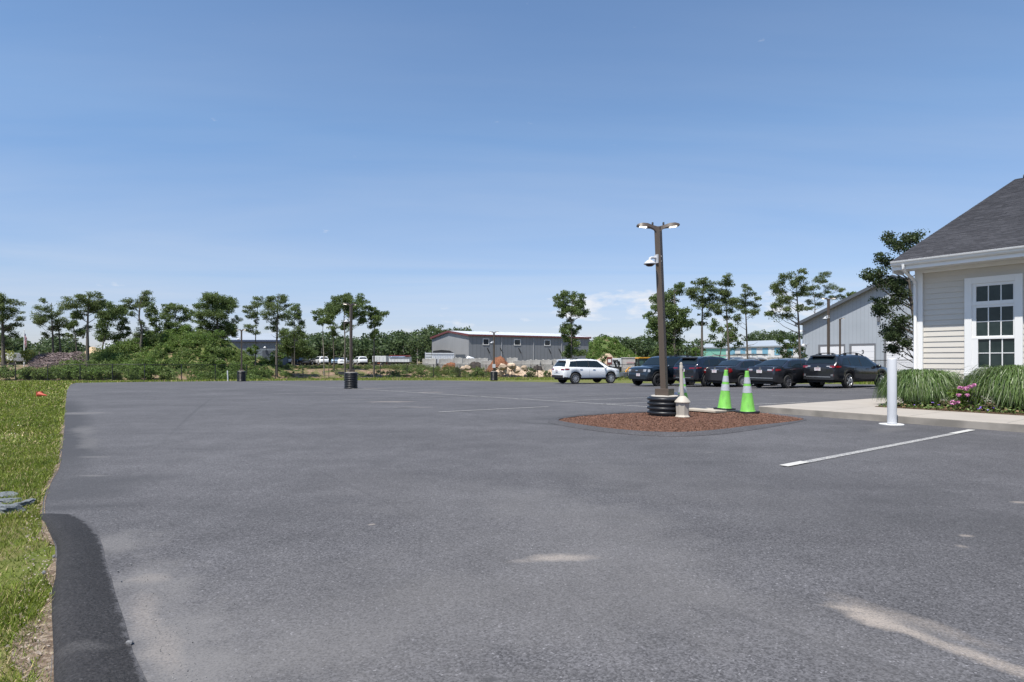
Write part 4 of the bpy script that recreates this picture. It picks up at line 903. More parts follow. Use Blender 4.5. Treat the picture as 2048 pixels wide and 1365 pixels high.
P_grey1 = paint('magnetite_car_paint', (0.021, 0.023, 0.028), 0.5); P_grey2 = paint('dark_grey_car_paint', (0.032, 0.033, 0.039), 0.5); P_grey3 = paint('slate_car_paint', (0.024, 0.026, 0.033), 0.5)
P_navy = paint('deep_navy_car_paint', (0.008, 0.012, 0.022), 0.3); P_navy2 = paint('blue_black_car_paint', (0.008, 0.016, 0.026), 0.3)
GRP = 'cars parked along the far edge of the lot'
t, s_ = make_car('parked_suv', SUVW, P_white, 'white suv parked alone near the black lamp post base, rear towards the lot', GRP, rim=M_alloy, cat='car'); put_car(t, s_, (4.33, 40.6), 25); SUV0 = t
t, s_ = make_car('parked_wagon', OUTB, P_grey1, 'dark grey wagon with raised roof rails, parked last in the row by the grasses', GRP); put_car(t, s_, (15.8, 27.8), 30)
t, s_ = make_car('parked_sedan', SEDB, P_grey3, 'dark slate sedan with slim tail lamps between the wagon and the older sedan', GRP, rim=mat('satin_alloy', (0.22, 0.22, 0.24), 0.3, metal=.7)); put_car(t, s_, (13.25, 28.5), 30); SED0 = t
t, s_ = make_car('parked_sedan', SEDA, P_grey2, 'older dark grey sedan with tall red and white tail lamps behind the green cones', GRP); put_car(t, s_, (12.1, 31.2), 30)
t, s_ = make_car('parked_suv', CX5, P_navy, 'black navy crossover parked rear first beside the suv that faces the camera', GRP); put_car(t, s_, (10.6, 32.2), 30); CX0 = t
t, s_ = make_car('parked_suv', BRON, P_navy2, 'boxy blue black suv with oval grille badge facing the camera behind the lamp pole', GRP, rim=M_alloyd)
a = math.radians(210); put_car(t, s_, (8.35-(-.866)*2.67, 33.9-(-.5)*2.67), 210, side=1)
# ---------------------------------------------------------------- lamp posts on corrugated pipe bases
M_led = mat('led_panel', (0.9, 0.88, 0.8), 0.3, emit=(1.0, 0.93, 0.80, 2.2))
M_smoke = mat('camera_dome', (0.02, 0.015, 0.015), 0.08)
M_boxgrey = mat('junction_box_grey', (0.42, 0.44, 0.46), 0.5)
def lamp_post(px, py, heads, label, isl_dz=.02, ph=0.46, cam_az=None, rz=45, lean=(0, 0), Y=None, base=True, rings=4, H=4.1, pr=.355, box=None, group='lamp posts of the car park', cam_z=None, grp2=None):
    x, y = G(px, py, isl_dz) if Y is None else ((px-1024)/F*Y, Y)
    z = g(x, y)+.02
    t = empty('lamp_post', (x, y, z), 0, label, 'lamp post', group)
    zb = 0
    if base:
        m = MB(); prof = [(pr-.045, -0.1)]; n = rings
        for k in range(n):
            a = ph*k/n; h = ph/n
            prof += [(pr-.045, a+h*.12), (pr-.01, a+h*.24), (pr, a+h*.36), (pr, a+h*.64), (pr-.01, a+h*.76), (pr-.045, a+h*.88)]
        prof += [(pr-.045, ph), (pr-.06, ph+.004)]
        m.lathe(prof, 40); m.build('corrugated_pipe', M_blackpl, t, smooth=30)
        m = MB(); m.lathe([(pr-.07, ph-.02), (pr-.08, ph+.02), (.1, ph+.03)], 24); m.build('concrete_core', M_conc, t)
        zb = ph+.02; R = Matrix.Rotation(math.radians(rz), 4, 'Z')
        m = MB(); s = .148; m.box(-s, s, -s, s, zb, zb+.135, R); m.box(-s*.97, s*.97, -s*.97, s*.97, zb+.135, zb+.142, R); m.build('base_cover', M_bronze, t, bevel=.006)
    R = Matrix.Rotation(math.radians(rz), 4, 'Z')
    s = .060; lx, ly = lean; Z = H-.03; n = 1
    m = MB()
    c0 = [R @ Vector((sx*s, sy*s, 0)) for sx, sy in ((-1, -1), (1, -1), (1, 1), (-1, 1))]
    m.hexa([(p.x, p.y, zb) for p in c0]+[(p.x+lx, p.y+ly, Z) for p in c0]); m.build('pole', M_bronze, t, bevel=.004)
    for az, k in heads:
        hd = empty('lamp_head', (lx, ly, Z)); hd.parent = t; hd.rotation_euler = (0, 0, math.radians(az)); hd.scale = (.66, .95, 1.15)
        m = MB()
        # sweeping arm: profile in x-z, varying half width
        st_ = [(0.0, -.16, -.0, .045), (.06, -.10, .01, .05), (.13, -.045, .02, .055), (.22, -.02, .035, .075), (.34, -.005, .055, .115), (.50, .005, .062, .125), (.62, .012, .050, .10), (.66, .018, .040, .07)]
        rows = [[(q, -w, a), (q, w, a), (q, w*.8, b_), (q, -w*.8, b_)] for q, a, b_, w in st_]
        m.add([p for r in rows for p in r], [(i*4+j, i*4+(j+1) % 4, (i+1)*4+(j+1) % 4, (i+1)*4+j) for i in range(len(rows)-1) for j in range(4)]+[(3, 2, 1, 0), tuple(4*(len(rows)-1)+j for j in range(4))])
        m.build('housing', M_bronze, hd, smooth=35)
        m = MB(); m.hexa([(.36, -.06, -.010), (.58, -.055, .003), (.58, .055, .003), (.36, .06, -.010), (.36, -.06, .004), (.58, -.055, .018), (.58, .055, .018), (.36, .06, .004)]); m.build('led_panel', M_led, hd)
        m = MB(); m.lathe([(.03, 0), (.03, .05), (.022, .06)], 12, c=(.17, 0, .025)); m.build('photocell', M_clad, hd, smooth=40)
    if cam_az is not None:
        cz = cam_z or 3.36; f_ = cz/H; cx_, cy_ = lx*f_, ly*f_
        cm = empty('security_camera', (cx_, cy_, cz)); cm.parent = t; cm.rotation_euler = (0, 0, math.radians(cam_az))
        m = MB(); m.box(.055, .085, -.05, .05, -.09, .09); m.tube([(.08, 0, .02), (.20, 0, .02), (.235, 0, .0), (.24, 0, -.05)], [.025, .025, .03, .032], 10); m.build('bracket', M_whitepl, cm, smooth=40)
        m = MB(); m.lathe([(.03, -.03), (.06, -.045), (.10, -.075), (.125, -.11), (.12, -.125), (.09, -.125)], 20, c=(.24, 0, 0)); m.build('camera_housing', M_whitepl, cm, smooth=40)
        m = MB(); m.lathe([(.088, -.122), (.082, -.145), (.05, -.165), (.01, -.17)], 16, c=(.24, 0, 0)); m.build('camera_dome', M_smoke, cm, smooth=60)
        m = MB(); m.tube([(-.072, -.0, -.05), (0, -.072, -.05), (.072, 0, -.05), (0, .072, -.05), (-.072, 0, -.05)], .005, 4); m.tube([(-.072, -.0, .05), (0, -.072, .05), (.072, 0, .05), (0, .072, .05), (-.072, 0, .05)], .005, 4); m.build('strap', M_alloy, cm)
    if box:
        m = MB(); m.box(-.14, .14, -.16, -.07, box, box+.34); m.build('junction_box', M_boxgrey, t, bevel=.01)
    return t
lamp_post(1329, 835.5, [(178, 1), (-2, 1)], 'tall bronze lamp post with twin heads rising from the mulch island', isl_dz=.05, ph=.47, rings=5, cam_az=205, rz=52, lean=(-.135, .0), H=4.02, cam_z=3.32)
lamp_post(702, 777.5, [(183, 1), (70, 1)], 'bronze lamp post on a tall black ribbed base at the long white line', ph=.84, cam_az=195, rz=40, rings=9, H=4.45, cam_z=3.62)
lamp_post(483, 763.2, [(175, 1), (-10, 1)], 'far lamp post before the overgrown mound, white camera halfway up', ph=.86, cam_az=215, rz=30, rings=8, H=4.35, cam_z=3.65)
lamp_post(988, 761.2, [(180, 1), (0, 1)], 'far lamp post with a grey junction box before the boulder heap', ph=.80, cam_az=200, rz=30, rings=7, H=4.45, cam_z=3.55, box=1.15)
lamp_post(1657, 760, [(172, 1), (-8, 1)], 'brown twin headed lamp post behind the dark grey wagon', Y=36.5, base=False, H=5.25, cam_az=190, cam_z=4.1, rz=20)
lamp_post(1680, 760, [(-5, 1)], 'thin dark lamp post with one head before the grey warehouse doors', Y=56, base=False, H=5.6, rz=20)

# ---------------------------------------------------------------- bollard, ash receptacle, cones, slabs and small items
x, y = G(1784, 849.5); z = g(x, y)+.02
t = empty('bollard', (x, y, z), 0, 'thick white bollard standing in front of the concrete walk', 'bollard')
m = MB(); m.lathe([(.079, 0), (.079, 1.235), (.073, 1.25), (.05, 1.262), (.0, 1.265)], 40); m.build('sleeve', M_whitepl, t, smooth=50)
m = MB(); m.lathe([(.085, .02), (.085, .035), (.080, .04)], 32); m.build('collar', M_whitepl, t)
m = MB(); rg = random.Random(2); n = 40; pts = [((.20+.012*math.sin(3*a)+.008*rg.random())*math.cos(a), (.20+.01*math.cos(2*a))*math.sin(a)) for a in [2*math.pi*k/n for k in range(n)]]
m.prism(pts, 0.0, 0.012); m.build('footing', M_white, t, smooth=30)

x, y = G(1365, 834.5, .10); z = isl_z(x, y)
M_beige = mat('beige_plastic', (0.40, 0.365, 0.31), 0.6, var=.06, vscale=6)
t = empty('ash_receptacle', (x, y, z), 0, 'beige smokers ash receptacle with a slender neck beside the black ribbed base', 'ash receptacle')
m = MB(); m.lathe([(.150, -.03), (.150, .015), (.132, .03), (.124, .05), (.138, .285), (.142, .295)], 8); m.build('canister', M_beige, t)
m = MB(); m.lathe([(.140, .290), (.158, .300), (.152, .318), (.085, .395), (.048, .425)], 28); m.build('lid', M_beige, t, smooth=25)
m = MB(); m.lathe([(.047, .42), (.040, .55), (.034, .98), (.034, 1.03), (.026, 1.05), (.03, 1.065), (.024, 1.09), (.008, 1.10)], 16, c=(0, 0, 0)); nk = m.build('neck', M_beige, t, smooth=40); nk.rotation_euler = (0, math.radians(-1.5), 0)
m = MB(); m.box(-.012, .012, -.040, -.02, .93, .96); m.build('slot', M_dark, t)

def cone_mat():
    m = mat('lime_cone', (0.17, 0.47, 0.075), 0.45, var=.12, vscale=7)
    nt = m.node_tree; N = nt.nodes; L = nt.links; b = N['Principled BSDF']; src = b.inputs['Base Color'].links[0].from_socket
    tc = N.new('ShaderNodeTexCoord'); n = N.new('ShaderNodeTexNoise'); n.inputs['Scale'].default_value = 9; n.inputs['Detail'].default_value = 8; n.inputs['Roughness'].default_value = .75
    mp = N.new('ShaderNodeMapping'); mp.inputs['Scale'].default_value = (1, 1, .45); L.new(tc.outputs['Object'], mp.inputs[0]); L.new(mp.outputs[0], n.inputs['Vector'])
    mr = N.new('ShaderNodeMapRange'); mr.inputs[1].default_value = .50; mr.inputs[2].default_value = .70; mr.inputs[4].default_value = .8; L.new(n.outputs['Fac'], mr.inputs[0])
    mx = N.new('ShaderNodeMix'); mx.data_type = 'RGBA'; L.new(mr.outputs[0], mx.inputs[0]); L.new(src, mx.inputs[6]); mx.inputs[7].default_value = (.11, .20, .06, 1); L.new(mx.outputs[2], b.inputs['Base Color'])
    return m
M_lime = cone_mat(); M_reflect = mat('reflective_collar', (0.42, 0.43, 0.46), 0.35, var=.14, vscale=14, metal=.2)
def make_cone(label, H=.91):
    t = empty('traffic_cone', label=label, cat='traffic cone', group='lime traffic cones around the mulch island')
    r = lambda z: .150-(.150-.034)*(z-.05)/(H-.05)
    m = MB(); m.lathe([(.165, .035), (.158, .048), (r(.07), .07), (r(.44), .44), (r(.60), .60), (r(.865), .865), (.040, .868), (.040, .90), (.034, .91), (.026, .91), (.024, .86)], 28); m.build('cone_body', M_lime, t, smooth=40)
    m = MB(); m.lathe([(r(.44)+.003, .44), (r(.585)+.003, .585)], 28, cap=False); m.build('reflective_collar', M_reflect, t, smooth=60)
    m = MB(); m.lathe([(r(.64)+.003, .64), (r(.775)+.003, .775)], 28, cap=False); m.build('reflective_collar', M_reflect, t, smooth=60)
    m = MB(); pts = []
    for k in range(4):
        a0 = math.pi/4+k*math.pi/2
        for da in (-.22, 0, .22): rr = .243 if da == 0 else .233; pts.append((rr*math.cos(a0+da), rr*math.sin(a0+da)))
    m.prism(pts, 0.0, .045); m.build('rubber_base', M_clad, t, bevel=.008)
    return t
def put(t, px, py, rz, zf=None, dz=0.0, tilt=(0, 0)):
    x, y = G(px, py, .10 if zf else .02); t.location = (x, y, (zf(x, y) if zf else g(x, y)+.025)+dz); t.rotation_euler = (math.radians(tilt[0]), math.radians(tilt[1]), math.radians(rz))
c1 = make_cone('lime green cone on its own at the right end of the mulch island'); put(c1, 1495.5, 826.5, 22, isl_z, tilt=(0, -1.5))
def cone_copy(label):
    c = copy_tree(c1); c['label'] = label; return c
xs_ = G(1449, 824)
c2 = cone_copy('grimy lime green cone stacked on a spare black base beside the slabs'); c2.scale = (1.0, 1.0, 1.0); put(c2, 1449, 821, 35, isl_z, dz=.05, tilt=(1.5, 1.5))
cb = MB(); cb.prism([(.23, .05), (.05, .23), (-.05, .23), (-.23, .05), (-.23, -.05), (-.05, -.23), (.05, -.23), (.23, -.05)], 0, .045); o = cb.build('cone_base', M_clad, bevel=.01); tag(o, 'loose black rubber cone base under the grimy cone', 'cone base'); put(o, 1457, 822.5, 60, isl_z)
c3 = cone_copy('lime green cone half hidden behind the ash receptacle'); put(c3, 1366, 818.5, 10, isl_z, tilt=(0, -1))
# concrete slabs
def slab(cx, cy, w, d, rz, label, tilt=2):
    m = MB(); m.box(-w/2, w/2, -d/2, d/2, 0, .045); o = m.build('paving_slab', M_slab, bevel=.006); tag(o, label, 'paving slab', 'concrete slabs lying on the mulch')
    x, y = G(cx, cy, .11); o.location = (x, y, isl_z(x, y)+.02); o.rotation_euler = (0, math.radians(tilt), math.radians(rz)); return o
M_slab = mat('slab_concrete', (0.38, 0.34, 0.28), 0.85, var=.1, vscale=4, bump=.1, bscale=90)
slab(1408, 823.5, .42, .85, 37, 'front concrete slab lying beside the ash receptacle', 1.5); slab(1428, 819.5, .42, .75, 33, 'rear concrete slab reaching towards the grimy cone', 1)
# small white cap behind the base cover
m = MB(); m.lathe([(.04, 0), (.045, .04), (.035, .06), (.0, .066)], 14); m.tube([(.02, .0, .02), (.075, .0, .0)], .022, 8); o = m.build('vent_cap', M_whitepl, smooth=50); x, y = G(1352, 824, .10); o.location = (x+.01, y+.02, isl_z(x, y)+.38); tag(o, 'small white cap on a stub behind the bronze base cover', 'vent cap')
m = MB(); m.lathe([(.03, -.4), (.03, .02)], 10); p_ = m.build('stub', M_whitepl, o)
# white stake by the far lamp post
x, y = G(456, 763); m = MB(); m.lathe([(.045, 0), (.045, .90), (.035, .93), (.0, .935)], 12); o = m.build('marker_stake', M_whitepl, smooth=50); o.location = (x, y, g(x, y)); o.rotation_euler = (0, math.radians(-3), 0); tag(o, 'thin white marker stake in the grass left of the far lamp post', 'marker stake')
# orange object lying in the lawn
x, y = G(79, 793.5); M_or = mat('faded_orange', (0.36, 0.06, 0.03), .6, var=.2, vscale=9)
t = empty('fallen_cone', (x, y, g(x, y)+.10), math.radians(-22), 'faded orange cone lying on its side in the left lawn', 'traffic cone')
t.scale = (.72, .72, .72)
m = MB(); Mx = Matrix.Rotation(math.radians(94), 4, 'Y'); m.lathe([(.15, 0), (.145, .03), (.11, .09), (.06, .28), (.035, .48), (.02, .62)], 16, M=Mx, cap=False); m.build('cone_body', M_or, t, smooth=50)
m = MB(); Mb = Mx @ Matrix.Rotation(math.radians(45), 4, 'Z'); m.lathe([(.15, -.02), (.21, -.02), (.21, .015), (.15, .015)], 4, M=Mb, cap=False); m.build('cone_base', M_or, t)
m = MB(); m.lathe([(.001, .02), (.14, .02)], 16, M=Mx, cap=False); m.build('hollow_shade', M_dark, t)  # black disc paints the shade inside the open cone
# rocks at the lawn edge
def rock_mesh(name, seed, m_, flat=.5, rough=.22, sub=2, cuts=5):
    import bmesh
    rg = random.Random(seed); bm = bmesh.new(); bmesh.ops.create_icosphere(bm, subdivisions=sub, radius=1)
    pl = []
    for _ in range(cuts):
        n = Vector((rg.gauss(0, 1), rg.gauss(0, 1), rg.gauss(0, 1))).normalized(); pl.append((n, rg.uniform(.55, .85)))
    for v in bm.verts:
        p = v.co.copy()
        for n, d in pl:
            k = p.dot(n)
            if k > d: p -= n*(k-d)
        p *= 1+rg.uniform(-rough, rough)*.35; p.z *= flat; v.co = p
    me = bpy.data.meshes.new(name); bm.to_mesh(me); bm.free(); me.materials.append(m_); return me
M_slate = mat('slate_rock', (0.13, 0.145, 0.155), .9, var=.3, vscale=9, bump=.5, bscale=18)
M_tanrock = mat('tan_boulder', (0.48, 0.37, 0.27), .9, var=.22, vscale=1.6, bump=.4, bscale=6)
for i, (px, py, s, lb) in enumerate([(8, 992, .17, 'blue grey slate rock at the left frame edge, rearmost of its group'), (20, 1003, .13, 'small pale slate rock wedged behind the largest rock'), (14, 1022, .22, 'largest flat blue grey slate rock in the lawn'), (40, 1013, .12, 'slate rock between the largest rock and the dark one'), (52, 1008, .11, 'dark faceted slate rock nearest to the asphalt')]):
    s *= .72; x, y = G(px, py); o = link('slate_rock', rock_mesh('slate_rock', 30+i, M_slate, flat=.38, rough=.5, cuts=9, sub=3)); o.location = (x, y, g(x, y)+.02); o.scale = (s, s*.8, s); o.rotation_euler = (.1*i, .05, i*1.3); tag(o, lb, 'rock', 'slate rocks at the lawn edge')
rg = random.Random(8)
peb = rock_mesh('pebble', 3, mat('pebble_grey', (0.15, 0.15, 0.155), .8, var=.3, vscale=3), .7, sub=1)
first = None
for i, (px, py, s) in enumerate([(259, 1290, .016), (108, 1116, .012), (88, 1148, .012), (262, 1131, .006), (243, 1165, .006), (236, 1145, .006), (101, 1190, .008)]):
    x, y = G(px, py); o = link('pebble', peb); o.location = (x, y, g(x, y)+.024+s*.4); o.scale = (s, s, s); o.rotation_euler = (i, i*2, i*3)
    tag(o, 'larger grey pebble lying alone on the dark asphalt berm' if i == 0 else 'tiny loose pebble near the edge of the berm', 'pebble', 'loose pebbles at the berm')

# ---------------------------------------------------------------- chain-link fence
def fence():
    path = [(-62, 53), (-33, 53), (-27, 60), (-18, 67), (6, 69), (13, 60), (24, 40), (36, 24), (42, 12)]
    t = empty('chain_link_fence', (-33, 53, g(-33, 53)), 0, 'long black chain link fence along the back edge of the lot', 'fence')
    off = Vector(t.location); P = []
    for a, b in zip(path, path[1:]):
        a, b = Vector(a), Vector(b); n = max(1, round((b-a).length/2.9))
        P += [a.lerp(b, i/n) for i in range(n)]
    P.append(Vector(path[-1])); H = 1.5; proto = None
    lst = sorted(range(len(P)), key=lambda i: abs(math.degrees(math.atan2(P[i].x, P[i].y))))[:95]
    m = MB(); m.lathe([(.038, -.1), (.038, H), (.03, H+.03), (0, H+.04)], 8); pm = None
    for i in sorted(lst):
        p = P[i]; z = g(p.x, p.y)
        if pm is None: o = m.build('post', M_fence, t, smooth=50); pm = o.data
        else: o = link('post', pm, t)
        o.location = (p.x-off.x, p.y-off.y, z-off.z)
    m = MB(); m.tube([(p.x-off.x, p.y-off.y, g(p.x, p.y)+H-.02-off.z) for p in P], .026, 6); m.build('top_rail', M_fence, t, smooth=60)
    m = MB(); m.tube([(p.x-off.x, p.y-off.y, g(p.x, p.y)+.05-off.z) for p in P], .008, 4); m.build('tension_wire', M_fence, t)
    q = []; cell = .075; w = .0045
    for a, b in zip(P, P[1:]):
        L_ = (b-a).length; n = int(L_/cell); 
        for k in range(-int(H/cell), n):
            for sg in (1, -1):
                s0 = k*cell if sg > 0 else (k*cell+H)
                e0, e1 = s0, s0+sg*H
                lo, hi = max(0, min(e0, e1)), min(L_, max(e0, e1))
                if hi-lo < .01: continue
                za = (lo-s0)*sg; zb_ = (hi-s0)*sg
                pa = a.lerp(b, lo/L_); pb = a.lerp(b, hi/L_); ga, gb = g(pa.x, pa.y), g(pb.x, pb.y); dx = (b-a).normalized()*w*.7
                q.append([(pa.x-dx.x-off.x, pa.y-dx.y-off.y, ga+za-off.z), (pa.x+dx.x-off.x, pa.y+dx.y-off.y, ga+za-off.z), (pb.x+dx.x-off.x, pb.y+dx.y-off.y, gb+zb_-off.z), (pb.x-dx.x-off.x, pb.y-dx.y-off.y, gb+zb_-off.z)])
    link('wire_mesh', quads_mesh('wire_mesh', np.array(q), M_fence), t)
fence()
# ---------------------------------------------------------------- buildings behind
def metal_siding(name, col, rib=.3, axis=0, dirv=(1, 0), amp=.12):
    m = bpy.data.materials.new(name); m.use_nodes = True; nt = m.node_tree; N = nt.nodes; L = nt.links; b = N['Principled BSDF']; b.inputs['Roughness'].default_value = .5
    tc = N.new('ShaderNodeTexCoord'); dt = N.new('ShaderNodeVectorMath'); dt.operation = 'DOT_PRODUCT'; L.new(tc.outputs['Object'], dt.inputs[0]); dt.inputs[1].default_value = (dirv[0]/rib, dirv[1]/rib, 0)
    fr = N.new('ShaderNodeMath'); fr.operation = 'FRACT'; L.new(dt.outputs['Value'], fr.inputs[0])
    mr = N.new('ShaderNodeMapRange'); mr.inputs[1].default_value = .80; mr.inputs[2].default_value = .88; mr.inputs[3].default_value = 1+amp*.3; mr.inputs[4].default_value = 1-amp; L.new(fr.outputs[0], mr.inputs[0])
    n = N.new('ShaderNodeTexNoise'); n.inputs['Scale'].default_value = .3; n.inputs['Detail'].default_value = 5; L.new(tc.outputs['Object'], n.inputs['Vector'])
    m2 = N.new('ShaderNodeMapRange'); m2.inputs[1].default_value = .3; m2.inputs[2].default_value = .7; m2.inputs[3].default_value = .93; m2.inputs[4].default_value = 1.07; L.new(n.outputs['Fac'], m2.inputs[0])
    mm = N.new('ShaderNodeMath'); mm.operation = 'MULTIPLY'; L.new(mr.outputs[0], mm.inputs[0]); L.new(m2.outputs[0], mm.inputs[1])
    vm = N.new('ShaderNodeVectorMath'); vm.operation = 'SCALE'; vm.inputs[0].default_value = col; L.new(mm.outputs[0], vm.inputs['Scale']); L.new(vm.outputs[0], b.inputs['Base Color']); return m
M_red = mat('red_trim', (0.13, 0.035, 0.035), .5); M_wroof = mat('white_metal_roof', (0.48, 0.50, 0.52), .45, var=.05, vscale=.4)
M_dglass = mat('dark_window_glass', (0.02, 0.025, 0.03), .08)
class Frame:   # local wall frame: origin o, along a, away (into the building) b
    def __init__(s, o, a, b, z): s.o = Vector(o); s.a = Vector(a).normalized(); s.b = Vector(b).normalized(); s.z = z
    def __call__(s, i, j, k): p = s.a*i+s.b*j; return (p.x, p.y, k)
    def box(s, m, i0, i1, j0, j1, k0, k1): m.hexa([s(i0, j0, k0), s(i1, j0, k0), s(i1, j1, k0), s(i0, j1, k0), s(i0, j0, k1), s(i1, j0, k1), s(i1, j1, k1), s(i0, j1, k1)])
def gable_building(name, fr, Lx, Ly, he, hr, wallm, wall2, roofm, trimm, label, ridge_along=True, over=.25, cat='building'):
    """walls Lx along a, Ly along b; ridge along a (or b); base at z=0 local"""
    t = empty(name, (fr.o.x, fr.o.y, fr.z), 0, label, cat)
    m = MB(); fr.box(m, 0, Lx, 0, .15, -.5, he); w1 = m.build('wall', wallm, t)
    m = MB(); fr.box(m, 0, Lx, Ly-.15, Ly, -.5, he); m.build('wall', wallm, t)
    for i0 in (0, Lx-.15):
        m = MB(); fr.box(m, i0+.001, i0+.149, .15, Ly-.15, -.5, he); m.build('wall', wall2, t)
    GG = []; TT_ = []; R = MB()
    if ridge_along:
        for i0 in (0, Lx-.15):
            m = MB(); GG.append(m); m.add([fr(i0, 0, he), fr(i0, Ly, he), fr(i0, Ly/2, hr), fr(i0+.15, 0, he), fr(i0+.15, Ly, he), fr(i0+.15, Ly/2, hr)], [(0, 1, 2), (5, 4, 3), (0, 2, 5, 3), (1, 4, 5, 2)])
        s = (hr-he)/(Ly/2)
        for sg in (0, 1):
            j0, j1 = (-over, Ly/2) if sg == 0 else (Ly+over, Ly/2); z0 = he-over*s
            R.hexa([fr(-over, j0, z0+.02), fr(Lx+over, j0, z0+.02), fr(Lx+over, j1, hr+.02), fr(-over, j1, hr+.02), fr(-over, j0, z0+.14), fr(Lx+over, j0, z0+.14), fr(Lx+over, j1, hr+.14), fr(-over, j1, hr+.14)])
        T = MB()
        fr.box(T, -over-.02, Lx+over+.02, -over-.10, -over, he-.22, he+.10)
        for i0 in (-over-.10, Lx+over):
            for j0, j1 in ((-over, Ly/2), (Ly+over, Ly/2)):
                z0 = he-over*s; T.hexa([fr(i0, j0, z0-.25), fr(i0+.10, j0, z0-.25), fr(i0+.10, j1, hr-.22), fr(i0, j1, hr-.22), fr(i0, j0, z0+.17), fr(i0+.10, j0, z0+.17), fr(i0+.10, j1, hr+.17), fr(i0, j1, hr+.17)])
    else:
        for j0 in (0, Ly-.15):
            m = MB(); GG.append(m); m.add([fr(0, j0, he), fr(Lx, j0, he), fr(Lx/2, j0, hr), fr(0, j0+.15, he), fr(Lx, j0+.15, he), fr(Lx/2, j0+.15, hr)], [(0, 1, 2), (5, 4, 3), (0, 2, 5, 3), (1, 4, 5, 2)])
        s = (hr-he)/(Lx/2)
        for sg in (0, 1):
            i0, i1 = (-over, Lx/2) if sg == 0 else (Lx+over, Lx/2); z0 = he-over*s
            R.hexa([fr(i0, -over, z0+.02), fr(i0, Ly+over, z0+.02), fr(i1, Ly+over, hr+.02), fr(i1, -over, hr+.02), fr(i0, -over, z0+.14), fr(i0, Ly+over, z0+.14), fr(i1, Ly+over, hr+.14), fr(i1, -over, hr+.14)])
        for j0 in (-over-.10, Ly+over):
            T = MB(); TT_.append(T)
            for i0, i1 in ((-over, Lx/2), (Lx+over, Lx/2)):
                z0 = he-over*s; T.hexa([fr(i0, j0, z0-.2), fr(i0, j0+.10, z0-.2), fr(i1, j0+.10, hr-.2), fr(i1, j0, hr-.2), fr(i0, j0, z0+.17), fr(i0, j0+.10, z0+.17), fr(i1, j0+.10, hr+.17), fr(i1, j0, hr+.17)])
    for m in GG: m.build('gable', wall2 if ridge_along else wallm, t)
    R.build('roof', roofm, t)
    for T in (TT_ or [T]): T.build('eave_trim', trimm, t)
    return t
# central grey warehouse with red trim
P0 = Vector(A(938, 720, 118)[:2]); P1 = Vector(A(1179, 720, 133)[:2]); P2 = Vector(A(856, 720, 134)[:2])
fr = Frame(P0, P1-P0, P2-P0, -.2); a_ = fr.a; b_ = Vector((-a_.y, a_.x)); fr.b = b_
LX, LY = (P1-P0).length, 19.5
M_w1 = metal_siding('grey_metal_siding', (0.175, 0.185, 0.20), .9, dirv=(a_.x, a_.y), amp=.16); M_w1b = metal_siding('grey_metal_siding_end', (0.26, 0.265, 0.275), .9, dirv=(b_.x, b_.y), amp=.05)
t = gable_building('warehouse', fr, LX, LY, 6.45, 7.55, M_w1, M_w1b, M_wroof, M_red, 'large grey metal warehouse with dark red trim and small square windows behind the blocks')
def wall_x(px, fr):   # where the ray through column px meets the front wall line
    k = (px-1024)/F; o, a = fr.o, fr.a; return (k*o.y-o.x)/(a.x-k*a.y)
for p0, p1 in ((965.5, 978), (1028, 1041), (1088.5, 1100.5), (1151, 1160)):
    i0, i1 = wall_x(p0, fr), wall_x(p1, fr); m = MB(); z0, z1 = 4.45, 5.75
    for (c0, c1, k0, k1) in ((i0, i1, z0, z0+.12), (i0, i1, z1-.12, z1), (i0, i0+.12, z0+.12, z1-.12), (i1-.12, i1, z0+.12, z1-.12)): fr.box(m, c0, c1, -.08, .02, k0, k1)
    w = m.build('window', M_trim, t); m = MB(); fr.box(m, i0+.12, i1-.12, -.03, .01, z0+.12, z1-.12); m.build('pane', M_dglass, w)
for px in (1003, 1067, 1123): m = MB(); i = wall_x(px, fr); fr.box(m, i-.06, i+.06, -.12, .0, -.3, 6.2); m.build('downspout', mat('grey_downspout', (.30, .31, .33), .5), t)
for px in (974, 1037, 1097, 1117.5, 1000): m = MB(); i = wall_x(px, fr); m.tube([fr(i, -.05, 3.9), fr(i+.5, -.12, 3.0), fr(i+.6, -.2, 2.8)], .07, 5); m.build('wall_light', M_dark, t)
# right grey-blue warehouse with overhead doors
k_ = lambda px: (px-1024)/F
def PU(px, u): k = k_(px); v = (NU[0]*u-k*NU[1]*u)/(k*DV[1]-DV[0]); return Vector(U(u, v)[:2]), v
u0 = 71.4; pA, vA = PU(1605, u0)
fr2 = Frame(pA, (-DV[0], -DV[1]), NU, -.35); a2 = fr2.a
M_w2 = metal_siding('blue_grey_siding', (0.30, 0.33, 0.368), .42, dirv=(a2.x, a2.y), amp=.10)
t2 = gable_building('garage_building', fr2, 20.4, 30, 6.15, 10.65, M_w2, M_w2, mat('dark_metal_roof', (.10, .11, .13), .5), mat('slate_trim', (.075, .085, .10), .5), 'blue grey steel garage with a steep gable and white overhead doors on the right', ridge_along=False, over=.6)
M_door = mat('overhead_door', (0.62, 0.63, 0.66), .45, var=.02, vscale=1); M_rec = mat('door_jamb_grey', (.13, .135, .15), .6)
